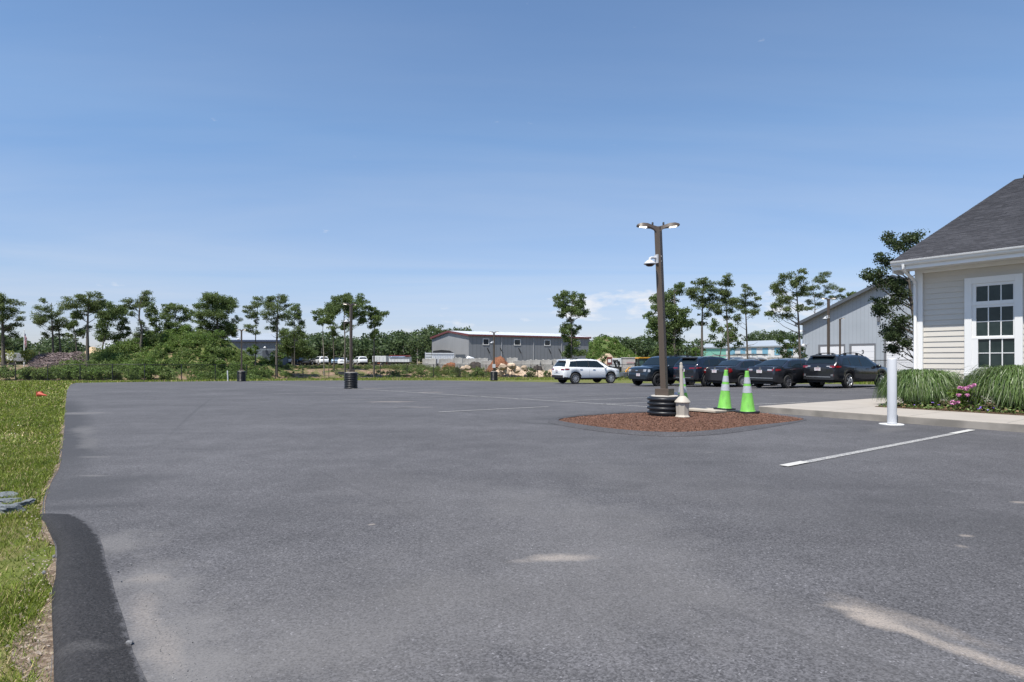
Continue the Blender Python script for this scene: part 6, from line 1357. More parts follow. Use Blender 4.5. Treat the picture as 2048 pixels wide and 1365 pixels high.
# ---------------------------------------------------------------- trees
RS = np.random.default_rng(77)
def fuzzy_points(c, r, n, rng):
    return np.asarray(c)+np.clip(rng.normal(size=(n, 3)), -1.6, 1.6)*np.asarray(r)*.52
def clump_points(c, r, n, rng, shell=.55):
    d = rng.normal(size=(n, 3)); d /= np.linalg.norm(d, axis=1, keepdims=True)
    q = rng.uniform(shell, 1, n)[:, None]**.7
    return np.asarray(c)+d*q*np.asarray(r)
def tree(kind, name, label, px, Y, base_px, blobs, trunk_r=.16, leaf=.14, dens=1.6, pine=False, pts=None, bark=None, group=None, leafm=None, sub=1.0, zb=None, fork=None):
    k = Y/F; x0 = (px-1024)*k; z0 = g(x0, Y) if zb is None else zb
    t = empty(name, (x0, Y, z0), 0, label, 'tree', group)
    rng = np.random.default_rng(int(px*7+Y*13) % 100000)
    L = []
    for b in blobs:
        bx, by, rx, ry = b; rx *= 1.10; ry *= 1.18; L.append(((bx-px)*k, 0.0, CH-(by-HY)*k-z0, rx*k, ry*k))
    w = max(abs(l[0])+l[3] for l in L)
    tips = []; P = []; top = max(l[2]+l[4] for l in L)
    # trunk polyline, from given pixels or straight with a wobble
    if pts: T = [Vector(((a-px)*k, 0.0, CH-(b-HY)*k-z0)) for a, b in pts]; T = [Vector((T[0].x, 0, -.2))]+T
    else: T = [Vector((0, 0, -.2)), Vector((rng.normal()*.1, rng.normal()*.1, top*.35)), Vector((rng.normal()*.2, rng.normal()*.15, top*.7)), Vector((rng.normal()*.15, 0, top*.93))]
    m = MB()
    tr = [trunk_r*(1-.8*i/(len(T)-1))*1.0 for i in range(len(T))]; m.tube(T, tr, 8)
    limbs = MB()
    for (lx, _, lz, rx, rz) in L:
        ly = rng.uniform(-.55, .55)*w*max(.25, 1-abs(lx)/w); c = Vector((lx, ly, lz))
        # limb leaves the trunk below the clump
        zt = lz-(abs(lx)*.55+rz*.6+.15); zt = min(max(zt, T[0].z+.5), T[-1].z-.05)
        for a, b_ in zip(T, T[1:]):
            if a.z <= zt <= b_.z or b_ is T[-1]:
                f = min(1, max(0, (zt-a.z)/max(1e-6, b_.z-a.z))); s = a.lerp(b_, f); break
        mid = s.lerp(c, .5)+Vector((0, 0, -.08*abs(lx))); rr = max(.015, trunk_r*(.26 if abs(lx) > 1 else .18))
        limbs.tube([s, mid, c], [rr, rr*.6, rr*.22], 5)
        # sub-clumps make the uneven outline
        ry = max(rz, rx*.75)
        if pine and rng.random() < .45: lz += rng.uniform(-.25, .25); rz *= 1.3
        ns = max(4, int((7 if pine else 10)*sub*(rx*max(rz, rx*.4))/(.6*.4)*.28+4)); ns = int(min(ns*1.25, 32))
        for _s in range(ns):
            d = rng.normal(size=3); d /= np.linalg.norm(d); q = rng.uniform(.25, 1)**.5
            cc = np.array([lx+d[0]*q*rx*1.05, ly+d[1]*q*ry*1.05, lz+d[2]*q*rz*(.95 if pine else 1.05)])
            rs = rng.uniform(.16, .46)*min(max(rx, .3), 1.3)**.6*.9
            rv = (rs*1.55, rs*1.55, rs*(.95 if pine else 1.15))
            n = int(dens*52*(rs/.35)**1.6*(.24/leaf)**1.7); P.append(fuzzy_points(cc, rv, max(8, n), rng))
            if rng.random() < .5: limbs.tube([mid.lerp(c, .6), Vector(cc)], [rr*.25, .008], 3, cap=False)
        # sparse leaves along the limb close the gaps between clumps
        nn = int((40 if pine else 60)*dens*(.24/leaf)*.6); f = rng.uniform(.35, 1, nn)[:, None]; P.append(np.array(mid)*(1-f)+np.array(c)*f+np.clip(rng.normal(size=(nn, 3)), -1.5, 1.5)*np.array([.28, .28, .2])*max(.6, min(1.2, rx)))
    # a few bare dead twigs low on the trunk
    for _ in range(5 if pine else 3):
        f = rng.uniform(.25, .6); s = T[0].lerp(T[-1], f) if not pts else T[min(len(T)-2, 1)].lerp(T[min(len(T)-1, 2)], rng.uniform(0, 1)); a = rng.uniform(0, 6.28); l = rng.uniform(.4, 1.1)
        limbs.tube([s, s+Vector((math.cos(a)*l*.6, math.sin(a)*l*.6, .1*l)), s+Vector((math.cos(a)*l, math.sin(a)*l, .35*l))], [.03, .018, .006], 4, cap=False)
    tk = m.build('trunk', bark or M_bark, t, smooth=60); limbs.build('branches', bark or M_bark, tk, smooth=60)
    P = np.concatenate(P); Q = leaf_quads(P, leaf, rng, up=-.15 if not pine else .1, aspect=.62 if not pine else .5)
    link('crown', quads_mesh('crown', Q, leafm or (M_leaf_pine if pine else M_leaf_oak)), t)
    return t
TG = 'pines and oaks standing beyond the fence'
def T_(pine, label, px, Y, blobs, **kw):
    return tree('p' if pine else 'o', 'pine_tree' if pine else 'oak_tree', label, px, Y, None, blobs, pine=pine, group=kw.pop('group', TG), **kw)
T_(1, 'dense pine cut by the left frame edge', 8, 62, [(12, 592, 14, 7), (25, 604, 14, 6), (5, 607, 14, 8), (8, 618, 18, 8), (32, 628, 14, 6), (40, 637, 7, 4), (12, 640, 16, 8), (24, 648, 10, 5), (3, 658, 14, 8), (-10, 630, 16, 14), (12, 672, 10, 6), (0, 685, 10, 8)], trunk_r=.2)
T_(1, 'pair stemmed pine, second from the left, right of the flagpole', 105, 66, [(103, 604, 5, 4), (98, 618, 14, 6), (112, 620, 12, 7), (90, 630, 14, 4), (122, 630, 8, 5), (73, 647, 9, 3), (84, 643, 10, 4), (100, 641, 16, 6), (120, 642, 11, 6), (95, 657, 8, 4), (112, 652, 9, 5), (90, 668, 6, 3), (107, 668, 8, 3)], pts=[(106, 700), (105, 660), (103, 630), (103, 606)], trunk_r=.13)
T_(1, 'slim dark stem leaning beside the pair stemmed pine', 122, 67, [(116, 640, 8, 5), (125, 650, 7, 4)], pts=[(121, 700), (118, 665), (115, 640)], trunk_r=.13)
T_(1, 'tall flat topped pine with a straight dark trunk before the brush pile', 175, 60, [(180, 589, 12, 5), (168, 600, 18, 6), (192, 601, 10, 5), (148, 611, 14, 4), (160, 618, 18, 6), (188, 619, 14, 6), (150, 626, 8, 4), (172, 607, 22, 5), (197, 610, 8, 4), (160, 632, 12, 4), (165, 652, 8, 2), (200, 628, 7, 3)], pts=[(175, 690), (175, 660), (176, 625), (178, 592)], trunk_r=.18)
T_(0, 'small slender oak tucked left of the tall flat topped pine', 152, 70, [(145, 634, 8, 6), (150, 645, 8, 5), (133, 655, 6, 3), (140, 650, 8, 5), (152, 668, 13, 7), (143, 672, 6, 4), (160, 664, 7, 4)], pts=[(153, 700), (152, 680), (146, 650), (146, 635)], trunk_r=.09)
T_(0, 'round oak with thin twin trunks before the white roofed shed', 205, 66, [(220, 612, 13, 5), (235, 619, 15, 7), (204, 629, 14, 6), (225, 634, 18, 7), (215, 650, 14, 7), (200, 672, 15, 6), (213, 664, 9, 6), (192, 678, 8, 4), (215, 622, 14, 6)], pts=[(203, 720), (206, 690), (214, 660), (222, 620)], trunk_r=.12)
T_(0, 'tall narrow oak to the right of the twin trunked oak', 247, 68, [(240, 620, 11, 7), (250, 628, 7, 6), (246, 642, 9, 8), (238, 655, 8, 6), (250, 655, 6, 5), (235, 679, 9, 6), (246, 672, 8, 6), (254, 668, 5, 4)], pts=[(250, 715), (249, 685), (245, 655), (244, 625)], trunk_r=.10)
T_(1, 'crooked wind bent pine leaning over the mound', 283, 64, [(288, 588, 9, 4), (276, 595, 11, 5), (258, 605, 12, 4), (290, 601, 9, 3), (268, 614, 11, 5), (295, 609, 8, 3), (253, 611, 7, 3), (283, 607, 9, 4), (270, 628, 5, 5), (277, 645, 6, 6), (279, 660, 9, 7), (272, 672, 9, 5), (290, 670, 8, 6)], pts=[(282, 690), (284, 660), (278, 635), (280, 610), (288, 588)], trunk_r=.16)
T_(0, 'thin ragged oak between the crooked pine and the low round oak', 312, 68, [(308, 614, 7, 5), (301, 623, 8, 5), (313, 626, 6, 5), (296, 632, 5, 3), (312, 641, 8, 6), (318, 655, 9, 6), (308, 668, 9, 6), (322, 666, 7, 6), (302, 648, 4, 3)], pts=[(314, 690), (314, 665), (312, 640), (308, 616)], trunk_r=.10)
T_(0, 'low round oak left of the biggest oak', 352, 70, [(340, 612, 11, 4), (355, 619, 14, 6), (371, 624, 11, 5), (343, 633, 12, 6), (365, 638, 11, 5), (355, 648, 11, 6), (334, 648, 9, 7), (345, 661, 13, 6), (378, 630, 6, 4), (330, 625, 8, 5), (362, 655, 8, 4)], trunk_r=.12)
T_(0, 'biggest round crowned oak on top of the mound', 436, 74, [(438, 595, 17, 7), (419, 600, 15, 7), (455, 604, 14, 7), (401, 614, 14, 5), (435, 611, 24, 8), (465, 619, 13, 7), (415, 628, 17, 7), (445, 632, 18, 8), (471, 638, 8, 6), (405, 645, 13, 6), (430, 650, 20, 9), (462, 655, 10, 7), (425, 668, 22, 8), (395, 630, 8, 5), (450, 668, 14, 8), (468, 660, 6, 6), (408, 660, 10, 7)], trunk_r=.22, dens=1.8)
T_(1, 'slim pine with tufted branches right of the biggest oak', 508, 66, [(518, 597, 9, 3), (509, 605, 9, 4), (516, 611, 8, 4), (500, 615, 8, 4), (489, 623, 7, 3), (512, 624, 7, 4), (504, 633, 11, 4), (511, 645, 5, 5), (504, 657, 10, 5), (513, 665, 6, 4), (495, 660, 5, 3)], pts=[(511, 715), (511, 680), (513, 640), (517, 600)], trunk_r=.09)
T_(1, 'dark pine with wide layered branches before the blue grey workshop', 553, 64, [(556, 591, 11, 4), (546, 600, 13, 4), (567, 602, 11, 4), (536, 611, 12, 4), (556, 614, 18, 5), (541, 627, 14, 4), (562, 630, 13, 4), (531, 638, 6, 2), (550, 647, 9, 5), (538, 655, 10, 5), (574, 611, 6, 3), (528, 630, 5, 2)], pts=[(553, 715), (554, 670), (555, 630), (556, 592)], trunk_r=.16)
T_(0, 'airy pale leaved oak right of the dark layered pine', 589, 70, [(590, 617, 9, 6), (600, 628, 8, 6), (580, 625, 9, 6), (590, 637, 11, 6), (604, 645, 6, 4), (599, 659, 11, 7), (581, 648, 7, 4), (589, 668, 9, 6), (606, 667, 6, 4), (575, 633, 5, 4)], pts=[(589, 700), (588, 660), (590, 620)], trunk_r=.08, dens=1.3)
T_(0, 'bushy dark green oak low before the workshop end', 585, 76, [(568, 675, 13, 10), (590, 685, 17, 12), (566, 698, 13, 12), (604, 700, 14, 12), (585, 705, 18, 12), (620, 708, 10, 10), (575, 665, 8, 6), (600, 672, 8, 8)], trunk_r=.14, dens=1.8)
T_(0, 'birch like oak with a pale bare trunk, leftmost of the central cluster', 648, 68, [(641, 627, 13, 4), (655, 619, 13, 6), (628, 636, 6, 3), (650, 638, 13, 6), (643, 647, 5, 4), (662, 628, 9, 6), (636, 641, 6, 3)], pts=[(648, 733), (647, 700), (645, 665), (648, 630)], trunk_r=.08, bark=M_bark_pale)
T_(0, 'middle oak of the central cluster with a hidden stem', 668, 71, [(672, 611, 13, 6), (665, 628, 12, 6), (664, 643, 9, 5), (667, 655, 7, 5), (663, 667, 9, 6), (660, 615, 9, 6), (675, 622, 9, 6)], pts=[(668, 720), (667, 690), (666, 640), (670, 612)], trunk_r=.09)
T_(0, 'tallest oak of the central cluster directly behind the lamp post', 690, 67, [(686, 592, 11, 5), (678, 601, 13, 6), (695, 600, 11, 5), (717, 596, 9, 6), (728, 604, 9, 5), (715, 615, 13, 7), (690, 616, 15, 7), (735, 618, 7, 4), (706, 631, 13, 6), (730, 639, 10, 5), (690, 646, 12, 3), (683, 654, 9, 4), (720, 627, 12, 5), (700, 609, 12, 6), (722, 643, 9, 3), (705, 655, 5, 3)], pts=[(690, 720), (690, 680), (688, 640), (690, 600)], trunk_r=.13)
T_(0, 'narrow oak ending the central cluster on the right', 748, 68, [(748, 618, 7, 4), (758, 627, 11, 4), (768, 627, 7, 3), (746, 635, 9, 5), (756, 639, 9, 5), (745, 651, 7, 6), (752, 661, 6, 6), (745, 671, 7, 5), (742, 626, 6, 4), (754, 648, 6, 5)], pts=[(748, 728), (748, 690), (749, 650), (751, 622)], trunk_r=.12)
T_(0, 'lone oak with a gap in its crown before the grey warehouse', 1143, 66, [(1125, 590, 11, 6), (1147, 590, 10, 6), (1163, 598, 9, 6), (1114, 597, 7, 3), (1129, 603, 12, 7), (1148, 603, 10, 5), (1115, 609, 8, 6), (1140, 614, 13, 7), (1162, 611, 9, 7), (1124, 625, 9, 7), (1145, 624, 15, 6), (1172, 623, 6, 3), (1163, 627, 8, 5), (1143, 640, 5, 5), (1157, 654, 8, 4), (1135, 655, 11, 5), (1131, 665, 10, 5), (1145, 667, 11, 6), (1140, 679, 10, 5), (1149, 690, 12, 6), (1141, 700, 13, 7), (1158, 704, 13, 6), (1136, 711, 9, 6), (1128, 675, 6, 5)], pts=[(1143, 730), (1143, 700), (1143, 660), (1142, 635), (1145, 600)], trunk_r=.13, dens=1.8)
T_(0, 'broad oak directly behind the near lamp pole', 1348, 50, [(1362, 572, 6, 5), (1353, 582, 12, 8), (1334, 588, 14, 8), (1313, 597, 9, 6), (1345, 602, 17, 10), (1311, 618, 12, 8), (1335, 622, 19, 10), (1363, 622, 10, 9), (1300, 633, 8, 6), (1320, 642, 18, 9), (1350, 642, 19, 10), (1373, 643, 13, 8), (1303, 658, 10, 8), (1330, 662, 19, 10), (1356, 661, 15, 9), (1386, 648, 7, 5), (1325, 682, 17, 9), (1345, 686, 16, 10), (1330, 703, 14, 9), (1315, 705, 10, 6), (1305, 648, 8, 7)], trunk_r=.16, dens=1.9)
T_(1, 'tallest dark pine right of the near lamp pole', 1404, 52, [(1408, 558, 9, 5), (1398, 566, 13, 5), (1418, 570, 11, 5), (1386, 579, 11, 5), (1410, 583, 17, 7), (1381, 594, 9, 5), (1400, 599, 15, 6), (1425, 600, 11, 5), (1395, 613, 11, 4), (1420, 617, 13, 5), (1411, 634, 11, 3), (1404, 647, 8, 3), (1390, 588, 10, 5), (1428, 588, 7, 4), (1430, 612, 7, 4), (1412, 607, 11, 5)], pts=[(1404, 700), (1404, 650), (1405, 610), (1408, 560)], trunk_r=.14)
T_(1, 'pine with dense tufts between two taller neighbours', 1453, 52, [(1451, 558, 9, 4), (1445, 567, 12, 5), (1461, 569, 8, 4), (1440, 579, 13, 5), (1456, 589, 12, 5), (1436, 598, 11, 4), (1463, 600, 11, 4), (1452, 611, 13, 4), (1441, 624, 10, 3), (1458, 622, 8, 4), (1450, 602, 10, 4), (1454, 635, 8, 4), (1446, 590, 9, 4)], pts=[(1458, 710), (1455, 660), (1452, 610), (1452, 560)], trunk_r=.12)
T_(0, 'light green sapling under the tufted pine', 1440, 55, [(1431, 645, 7, 6), (1460, 650, 9, 5), (1441, 660, 10, 6), (1470, 675, 10, 5), (1455, 680, 9, 5), (1429, 674, 7, 4), (1425, 655, 6, 4), (1450, 668, 9, 5), (1435, 690, 9, 4), (1478, 690, 7, 4), (1463, 662, 8, 4)], trunk_r=.06, leafm=M_leaf_mid, dens=1.0, leaf=.16)
T_(1, 'slim open pine standing alone with bare lower stem', 1493, 54, [(1491, 571, 6, 4), (1488, 582, 10, 4), (1500, 590, 8, 3), (1515, 597, 6, 2), (1480, 597, 9, 3), (1498, 605, 11, 4), (1516, 611, 7, 3), (1475, 614, 9, 3), (1491, 624, 11, 4), (1509, 622, 6, 3), (1477, 636, 9, 4), (1471, 643, 7, 3), (1503, 630, 7, 3), (1490, 592, 7, 4), (1488, 612, 8, 3)], pts=[(1495, 715), (1493, 660), (1491, 615), (1491, 572)], trunk_r=.11, dens=1.4)
T_(1, 'large spreading pine with a forked limb beside the garage', 1597, 52, [(1591, 545, 9, 4), (1581, 552, 11, 4), (1603, 555, 8, 4), (1566, 564, 11, 4), (1590, 567, 13, 5), (1606, 575, 8, 4), (1551, 578, 8, 4), (1575, 584, 13, 4), (1598, 589, 10, 5), (1561, 598, 13, 4), (1582, 602, 12, 4), (1591, 614, 10, 4), (1545, 614, 7, 3), (1535, 629, 7, 2), (1552, 625, 9, 3), (1571, 631, 10, 3), (1556, 610, 9, 3), (1560, 574, 9, 4), (1577, 573, 10, 5), (1566, 620, 8, 3)], pts=[(1600, 715), (1598, 660), (1595, 610), (1592, 548)], trunk_r=.14, dens=1.8)
T_(1, 'pine with browning needles right of the spreading pine', 1628, 92, [(1636, 552, 9, 4), (1626, 563, 11, 5), (1643, 564, 8, 4), (1615, 575, 10, 4), (1660, 573, 10, 4), (1671, 580, 8, 4), (1631, 588, 12, 4), (1650, 590, 10, 4), (1625, 604, 10, 4), (1641, 609, 8, 3), (1616, 617, 8, 3), (1668, 595, 11, 3), (1681, 598, 6, 2), (1632, 575, 10, 4), (1655, 583, 8, 4)], trunk_r=.12)
T_(0, 'small tree tuft showing above the garage roof slope', 1702, 110, [(1698, 590, 7, 3), (1706, 588, 5, 3)], trunk_r=.12, leaf=.3)
T_(0, 'young oak sapling before the blue roll doors', 1578, 54, [(1560, 681, 8, 4), (1575, 694, 9, 4), (1590, 689, 7, 5), (1575, 711, 11, 5), (1600, 698, 6, 7), (1566, 705, 7, 4), (1603, 712, 7, 6), (1587, 680, 6, 3)], trunk_r=.06, leafm=M_leaf_mid, dens=1.1, leaf=.16)
# the near oak that stands against the corner of the house
T_(0, 'nearest oak rising behind the corner of the beige house', 1836, 25, [(1790, 470, 13, 8), (1811, 479, 13, 9), (1779, 489, 12, 8), (1800, 499, 15, 9), (1830, 472, 14, 7), (1766, 514, 9, 7), (1786, 520, 12, 7), (1735, 548, 8, 5), (1755, 545, 12, 6), (1742, 558, 9, 4), (1775, 556, 13, 7), (1799, 560, 13, 10), (1822, 560, 12, 10), (1790, 575, 13, 8), (1810, 590, 13, 8), (1760, 600, 11, 5), (1765, 610, 11, 5), (1754, 617, 6, 4), (1788, 600, 13, 7), (1772, 622, 5, 3),
     (1790, 641, 13, 5), (1806, 655, 17, 8), (1780, 664, 9, 5), (1800, 672, 13, 6), (1825, 660, 10, 9), (1788, 688, 7, 3), (1795, 697, 4, 3), (1830, 520, 14, 12), (1768, 675, 5, 3), (1777, 650, 7, 4), (1845, 500, 14, 12), (1840, 540, 10, 10)],
   pts=[(1834, 745), (1832, 690), (1829, 640), (1822, 600), (1818, 560), (1815, 500)], trunk_r=.13, leaf=.085, dens=1.15, group='broadleaf tree beside the house', leafm=leafmat('near_oak_leaf', (0.028, 0.050, 0.016), (0.058, 0.082, 0.030), vscale=1.5))

# ---------------------------------------------------------------- far woodland
def woodland():
    prof = [(-120, 665), (0, 668), (28, 670), (50, 684), (66, 700), (84, 688), (100, 672), (130, 676), (165, 690), (205, 700), (560, 688), (610, 672), (640, 664), (675, 668), (700, 674), (735, 672), (765, 665), (790, 661), (812, 668), (832, 662), (850, 653), (878, 651), (895, 664), (905, 656), (935, 655), (960, 672), (1165, 690), (1185, 682), (1196, 672), (1215, 672), (1232, 673), (1262, 677), (1290, 671), (1330, 672), (1380, 680), (1410, 684), (1470, 684), (1500, 668), (1530, 661), (1560, 660), (1592, 664), (1640, 672), (1700, 680), (1900, 665), (2200, 660)]
    rng = np.random.default_rng(21); P = []; S_ = []; tr = MB(); X0 = -120
    px = -120.0
    while px < 2200:
        top = np.interp(px, [p[0] for p in prof], [p[1] for p in prof])+rng.normal()*2.2
        for row in range(3):
            Y = (128 if px < 850 else 150)+row*12+rng.uniform(-4, 4); k = Y/F
            if 1400 < px < 1700: Y += 50; k = Y/F
            if 850 < px < 1180: Y += 15; k = Y/F
            tp = top+(2-row)*rng.uniform(1, 11); x = (px+rng.uniform(-4, 4)-1024)*k; zt = CH-(tp-HY)*k; zg = .2; H = zt-zg; cw = rng.uniform(1.4, 2.4)
            nb = max(3, int(H*1.15))
            for i in range(nb):
                f = i/(nb-1); zc = zt-.7-(H-1.2)*f*rng.uniform(.75, 1.0); wr = cw*(.55+.6*math.sin(min(1, f*1.3+.15)*math.pi*.75))
                for q in range(3):
                    a = rng.uniform(0, 6.28); c = (x+math.cos(a)*wr*.7, Y+math.sin(a)*wr*.7, zc+rng.uniform(-.4, .4)); P.append(clump_points(c, (1.0, 1.0, .66), 17, rng))
            if rng.random() < .45: tr.tube([(x, Y-cw, zg), (x+rng.normal()*.3, Y-cw*.6, zg+H*.6)], [.12, .05], 4, cap=False)
        px += rng.uniform(7, 12)
    P = np.concatenate(P); P = P[P[:, 2] > 0]
    Q = leaf_quads(P, .60, rng, up=.4, aspect=.7)
    tag(link('woodland', quads_mesh('woodland', Q, M_leaf_far)), 'dense green woodland filling the horizon behind the buildings', kind='stuff')
    o = tr.build('woodland_trunks', M_bark_pale); tag(o, 'pale trunks standing among the far woodland', kind='stuff')
woodland()
# ---------------------------------------------------------------- mounds with undergrowth
def mound(name, prof, Y0, depth, mt, zbase, seed, back=None):
    """ridge profile in photo pixels at distance Y0+depth; faces the lot"""
    rng = np.random.default_rng(seed); n = 60; px0, px1 = prof[0][0], prof[-1][0]; rows = 18; m = MB(); vs = []
    Yr = Y0+depth; nz = rng.normal(size=(rows*2+1, n+1))
    for _ in range(2): nz = (nz+np.roll(nz, 1, 0)+np.roll(nz, 1, 1)+np.roll(nz, -1, 0)+np.roll(nz, -1, 1))/3
    def z_at(px, f):
        kr = Yr/F; zr = CH-(np.interp(px, [p[0] for p in prof], [p[1] for p in prof])-HY)*kr; return zbase+(zr-zbase)*(f*f*(3-2*f))
    for j in range(rows*2+1):
        f = j/rows if j <= rows else (2*rows-j)/rows; Y = Y0+depth*j/rows
        for i in range(n+1):
            px = px0+(px1-px0)*i/n; x = (px-1024)/F*Yr; vs.append((x, Y, z_at(px, f)+nz[j, i]*.16*f-.02))
    m.add(vs, [(j*(n+1)+i, j*(n+1)+i+1, (j+1)*(n+1)+i+1, (j+1)*(n+1)+i) for j in range(rows*2) for i in range(n)])
    o = m.build(name, mt, smooth=180); tag(o, kind='structure')
    return z_at, Yr, px0, px1
M_mound = mixed_ground('mound_earth', [(0.11, 0.13, 0.04), (0.24, 0.16, 0.10), (0.07, 0.10, 0.03)], [.35, .9], thr=(.46, .6))
def undergrowth(name, label, spots, mt, leaf, seed, per=60, flat=.8, up=-.05, solid=False):
    """spots: list of (x,y,z,r)"""
    rng = np.random.default_rng(seed); P = []
    for x, y, z, r in spots:
        for _ in range(max(2, int(5*r/.5))):
            d = rng.normal(size=3); d /= np.linalg.norm(d); c = (x+d[0]*r*.6, y+d[1]*r*.6, z+r*.45+d[2]*r*.4); rr = r*rng.uniform(.3, .55)
            P.append(clump_points(c, (rr*1.1, rr*1.1, rr*flat*1.2), per, rng, shell=.45) if solid else fuzzy_points(c, (rr*1.5, rr*1.5, rr*flat*1.6), per, rng))
    P = np.concatenate(P); o = link(name, quads_mesh(name, leaf_quads(P, leaf, rng, up=up, aspect=.5), mt)); tag(o, label, kind='stuff'); return o
prof1 = [(195, 738), (225, 722), (245, 710), (262, 700), (280, 690), (300, 690), (318, 680), (345, 676), (372, 680), (385, 674), (405, 678), (430, 678), (448, 682), (462, 694), (475, 703), (490, 716), (520, 724), (560, 732), (585, 744), (605, 760)]
za, Yr, a0, a1 = mound('mound', prof1, 56, 13, M_mound, -1.1, 3)
rng = np.random.default_rng(9); sp = []; sp2 = []
for _ in range(820):
    px = rng.uniform(a0+5, a1-10); f = rng.uniform(.02, 1.05); x = (px-1024)/F*Yr; Y = 56+13*f; z = za(px, min(1, f)); r = rng.uniform(.2, .70)**1.0*((1.7 if px < 330 else 1.3) if px < 360 else 1.0)*(1+.5*math.sin(px*.13)*math.sin(f*9))
    if px > 440 and rng.random() < .35: continue
    if 428 < px < 468 and .45 < f and rng.random() < .8: continue
    (sp if rng.random() < .72 else sp2).append((x, Y, z-.08, r))
for _ in range(40): px = rng.uniform(340, 400); x = (px-1024)/F*Yr; sp2.append((x, 69+rng.uniform(-1, 1), za(px, 1)+rng.uniform(0, .9)*(1 if px < 385 else .4), rng.uniform(.3, .5)))
for _ in range(1500):
    px = rng.uniform(380, 560); f = rng.uniform(.02, 1.0); x = (px-1024)/F*Yr; Y = 56+13*f; z = za(px, f); (sp if rng.random() < .6 else sp2).append((x, Y, z-.05, rng.uniform(.10, .28)))
for _ in range(75):
    px = rng.uniform(268, 478); f = rng.uniform(.55, 1.0); x = (px-1024)/F*Yr; Y = 56+13*f; r = rng.uniform(.35, .85); (sp if rng.random() < .5 else sp2).append((x, Y, za(px, f)+rng.uniform(0, .45), r))
for _ in range(60):
    px = rng.uniform(225, 420); f = rng.uniform(0, .4); x = (px-1024)/F*Yr; Y = 56+13*f; r = rng.uniform(.5, 1.0); (sp if rng.random() < .5 else sp2).append((x, Y, za(px, f)+rng.uniform(0, .5), r))
undergrowth('mound_undergrowth', 'tangled shrubs and vines covering the mound', sp, M_leaf_mid, .17, 5, 46, solid=True)
undergrowth('mound_undergrowth', 'brighter sumac and vine patches scattered over the mound', sp2, M_leaf_bright, .17, 6, 46, solid=True)
# green hill at the right of the warehouse
prof2 = [(1172, 735), (1178, 700), (1186, 683), (1200, 677), (1212, 675), (1225, 681), (1240, 694), (1256, 708), (1275, 722), (1290, 735)]
zb_, Yr2, b0, b1 = mound('hill', prof2, 100, 12, mixed_ground('hill_earth', [(0.07, 0.10, 0.03), (0.22, 0.14, 0.10), (0.07, 0.10, 0.03)], [.22, .5], thr=(.5, .62)), 0, 4)
sp = []
for _ in range(420):
    px = rng.uniform(b0, b1); f = rng.uniform(0, 1.02); x = (px-1024)/F*Yr2
    if 1193 < px < 1212 and f > .55 and rng.random() < .75: continue
    sp.append((x, 100+12*f, zb_(px, min(1, f))-.1, rng.uniform(.3, .7)))
undergrowth('hill_undergrowth', 'bright green brush covering the hill beside the warehouse', sp, M_leaf_bright, .26, 7, 26)
# shrubs and weeds along the fence
sp = []; sp2 = []
def fyx(x): return float(np.interp(x, FX, FY))
for _ in range(560):
    px = rng.uniform(-60, 345); Y = rng.uniform(54.3, 61)
    if math.sin(px*.11)+math.sin(px*.047+1)+.6*math.sin(px*.31) > .25 and rng.random() < .93: continue
    if False: continue; x = (px-1024)/F*Y
    if Y < fyx(x)+.8: continue
    r = rng.uniform(.3, .95)*(1.2+.5*math.sin(px*.09+2)+.3*math.sin(px*.23)); (sp if math.sin(px*.13)+rng.uniform(-1, 1) < .45 else sp2).append((x, Y, g(x, Y)-.05, r))
for _ in range(26): px = rng.uniform(-60, 345); Y = rng.uniform(54, 56); x = (px-1024)/F*Y; sp.append((x, max(Y, fyx(x)+1), g(x, Y)+rng.uniform(0, .8), rng.uniform(.4, .7)))
undergrowth('fence_shrubbery', 'dark leafy shrubs crowding the fence at the left', sp, M_leaf_mid, .15, 8, 44, solid=True)
undergrowth('fence_shrubbery', 'bright green shoots among the shrubs at the left fence', sp2, M_leaf_bright, .16, 9, 44, solid=True)
sp = []; sp2 = []
for _ in range(1100):
    px = rng.uniform(340, 1330); x = (px-1024)/F*70; fy = fyx(x); d = rng.uniform(.8, 11); Y = fy+d; x = (px-1024)/F*Y
    if Y < fyx(x)+.6: continue
    if 985 < px < 1112 and (Y > 69.9 or rng.random() < .7): continue
    r = rng.uniform(.10, .30)*(1.7 if d > 8 else 1); dens_ = .9 if (px > 790 or d > 7.5 or d < 2) else .33
    if rng.random() < dens_: (sp if rng.random() < .6 else sp2).append((x, Y, g(x, Y)-.04, r))
for _ in range(620):   # top of the bank, a low hedge-like band of weeds
    px = rng.uniform(455, 1000); Y = rng.uniform(74, 84) if px < 860 else rng.uniform(71.5, 76); x = (px-1024)/F*Y; r = rng.uniform(.22, .45)*(1.25 if 790 < px < 900 else .9); (sp if rng.random() < .5 else sp2).append((x, Y, g(x, Y)-.1, r))
for px, py, r in [(805, 738, .9), (820, 736, .8), (835, 738, .8), (848, 742, .7), (785, 742, .6), (870, 745, .55), (952, 745, .6), (958, 740, .5), (1003, 757, .4), (1060, 752, .55), (1065, 748, .45), (1095, 754, .4), (905, 750, .5), (760, 742, .5), (520, 735, .7), (545, 738, .6), (490, 740, .8), (470, 745, .8), (570, 737, .6), (1125, 750, .5), (1238, 752, .4)]:
    x, y, z = A(px, py, 70.5); 
    for _ in range(6): sp.append((x+rng.uniform(-.8, .8)*r, y+rng.uniform(-.5, .5), z-.4*r-rng.uniform(0, .4), r*rng.uniform(.4, .7)))
undergrowth('bank_weeds', 'green weeds and low shrubs on the dirt bank behind the fence', sp, M_leaf_mid, .13, 10, 34)
undergrowth('bank_weeds', 'yellow green weeds on the dirt bank behind the fence', sp2, leafmat('weed_yellowgreen', (.09, .12, .025), (.15, .17, .05), vscale=.6), .12, 11, 30)
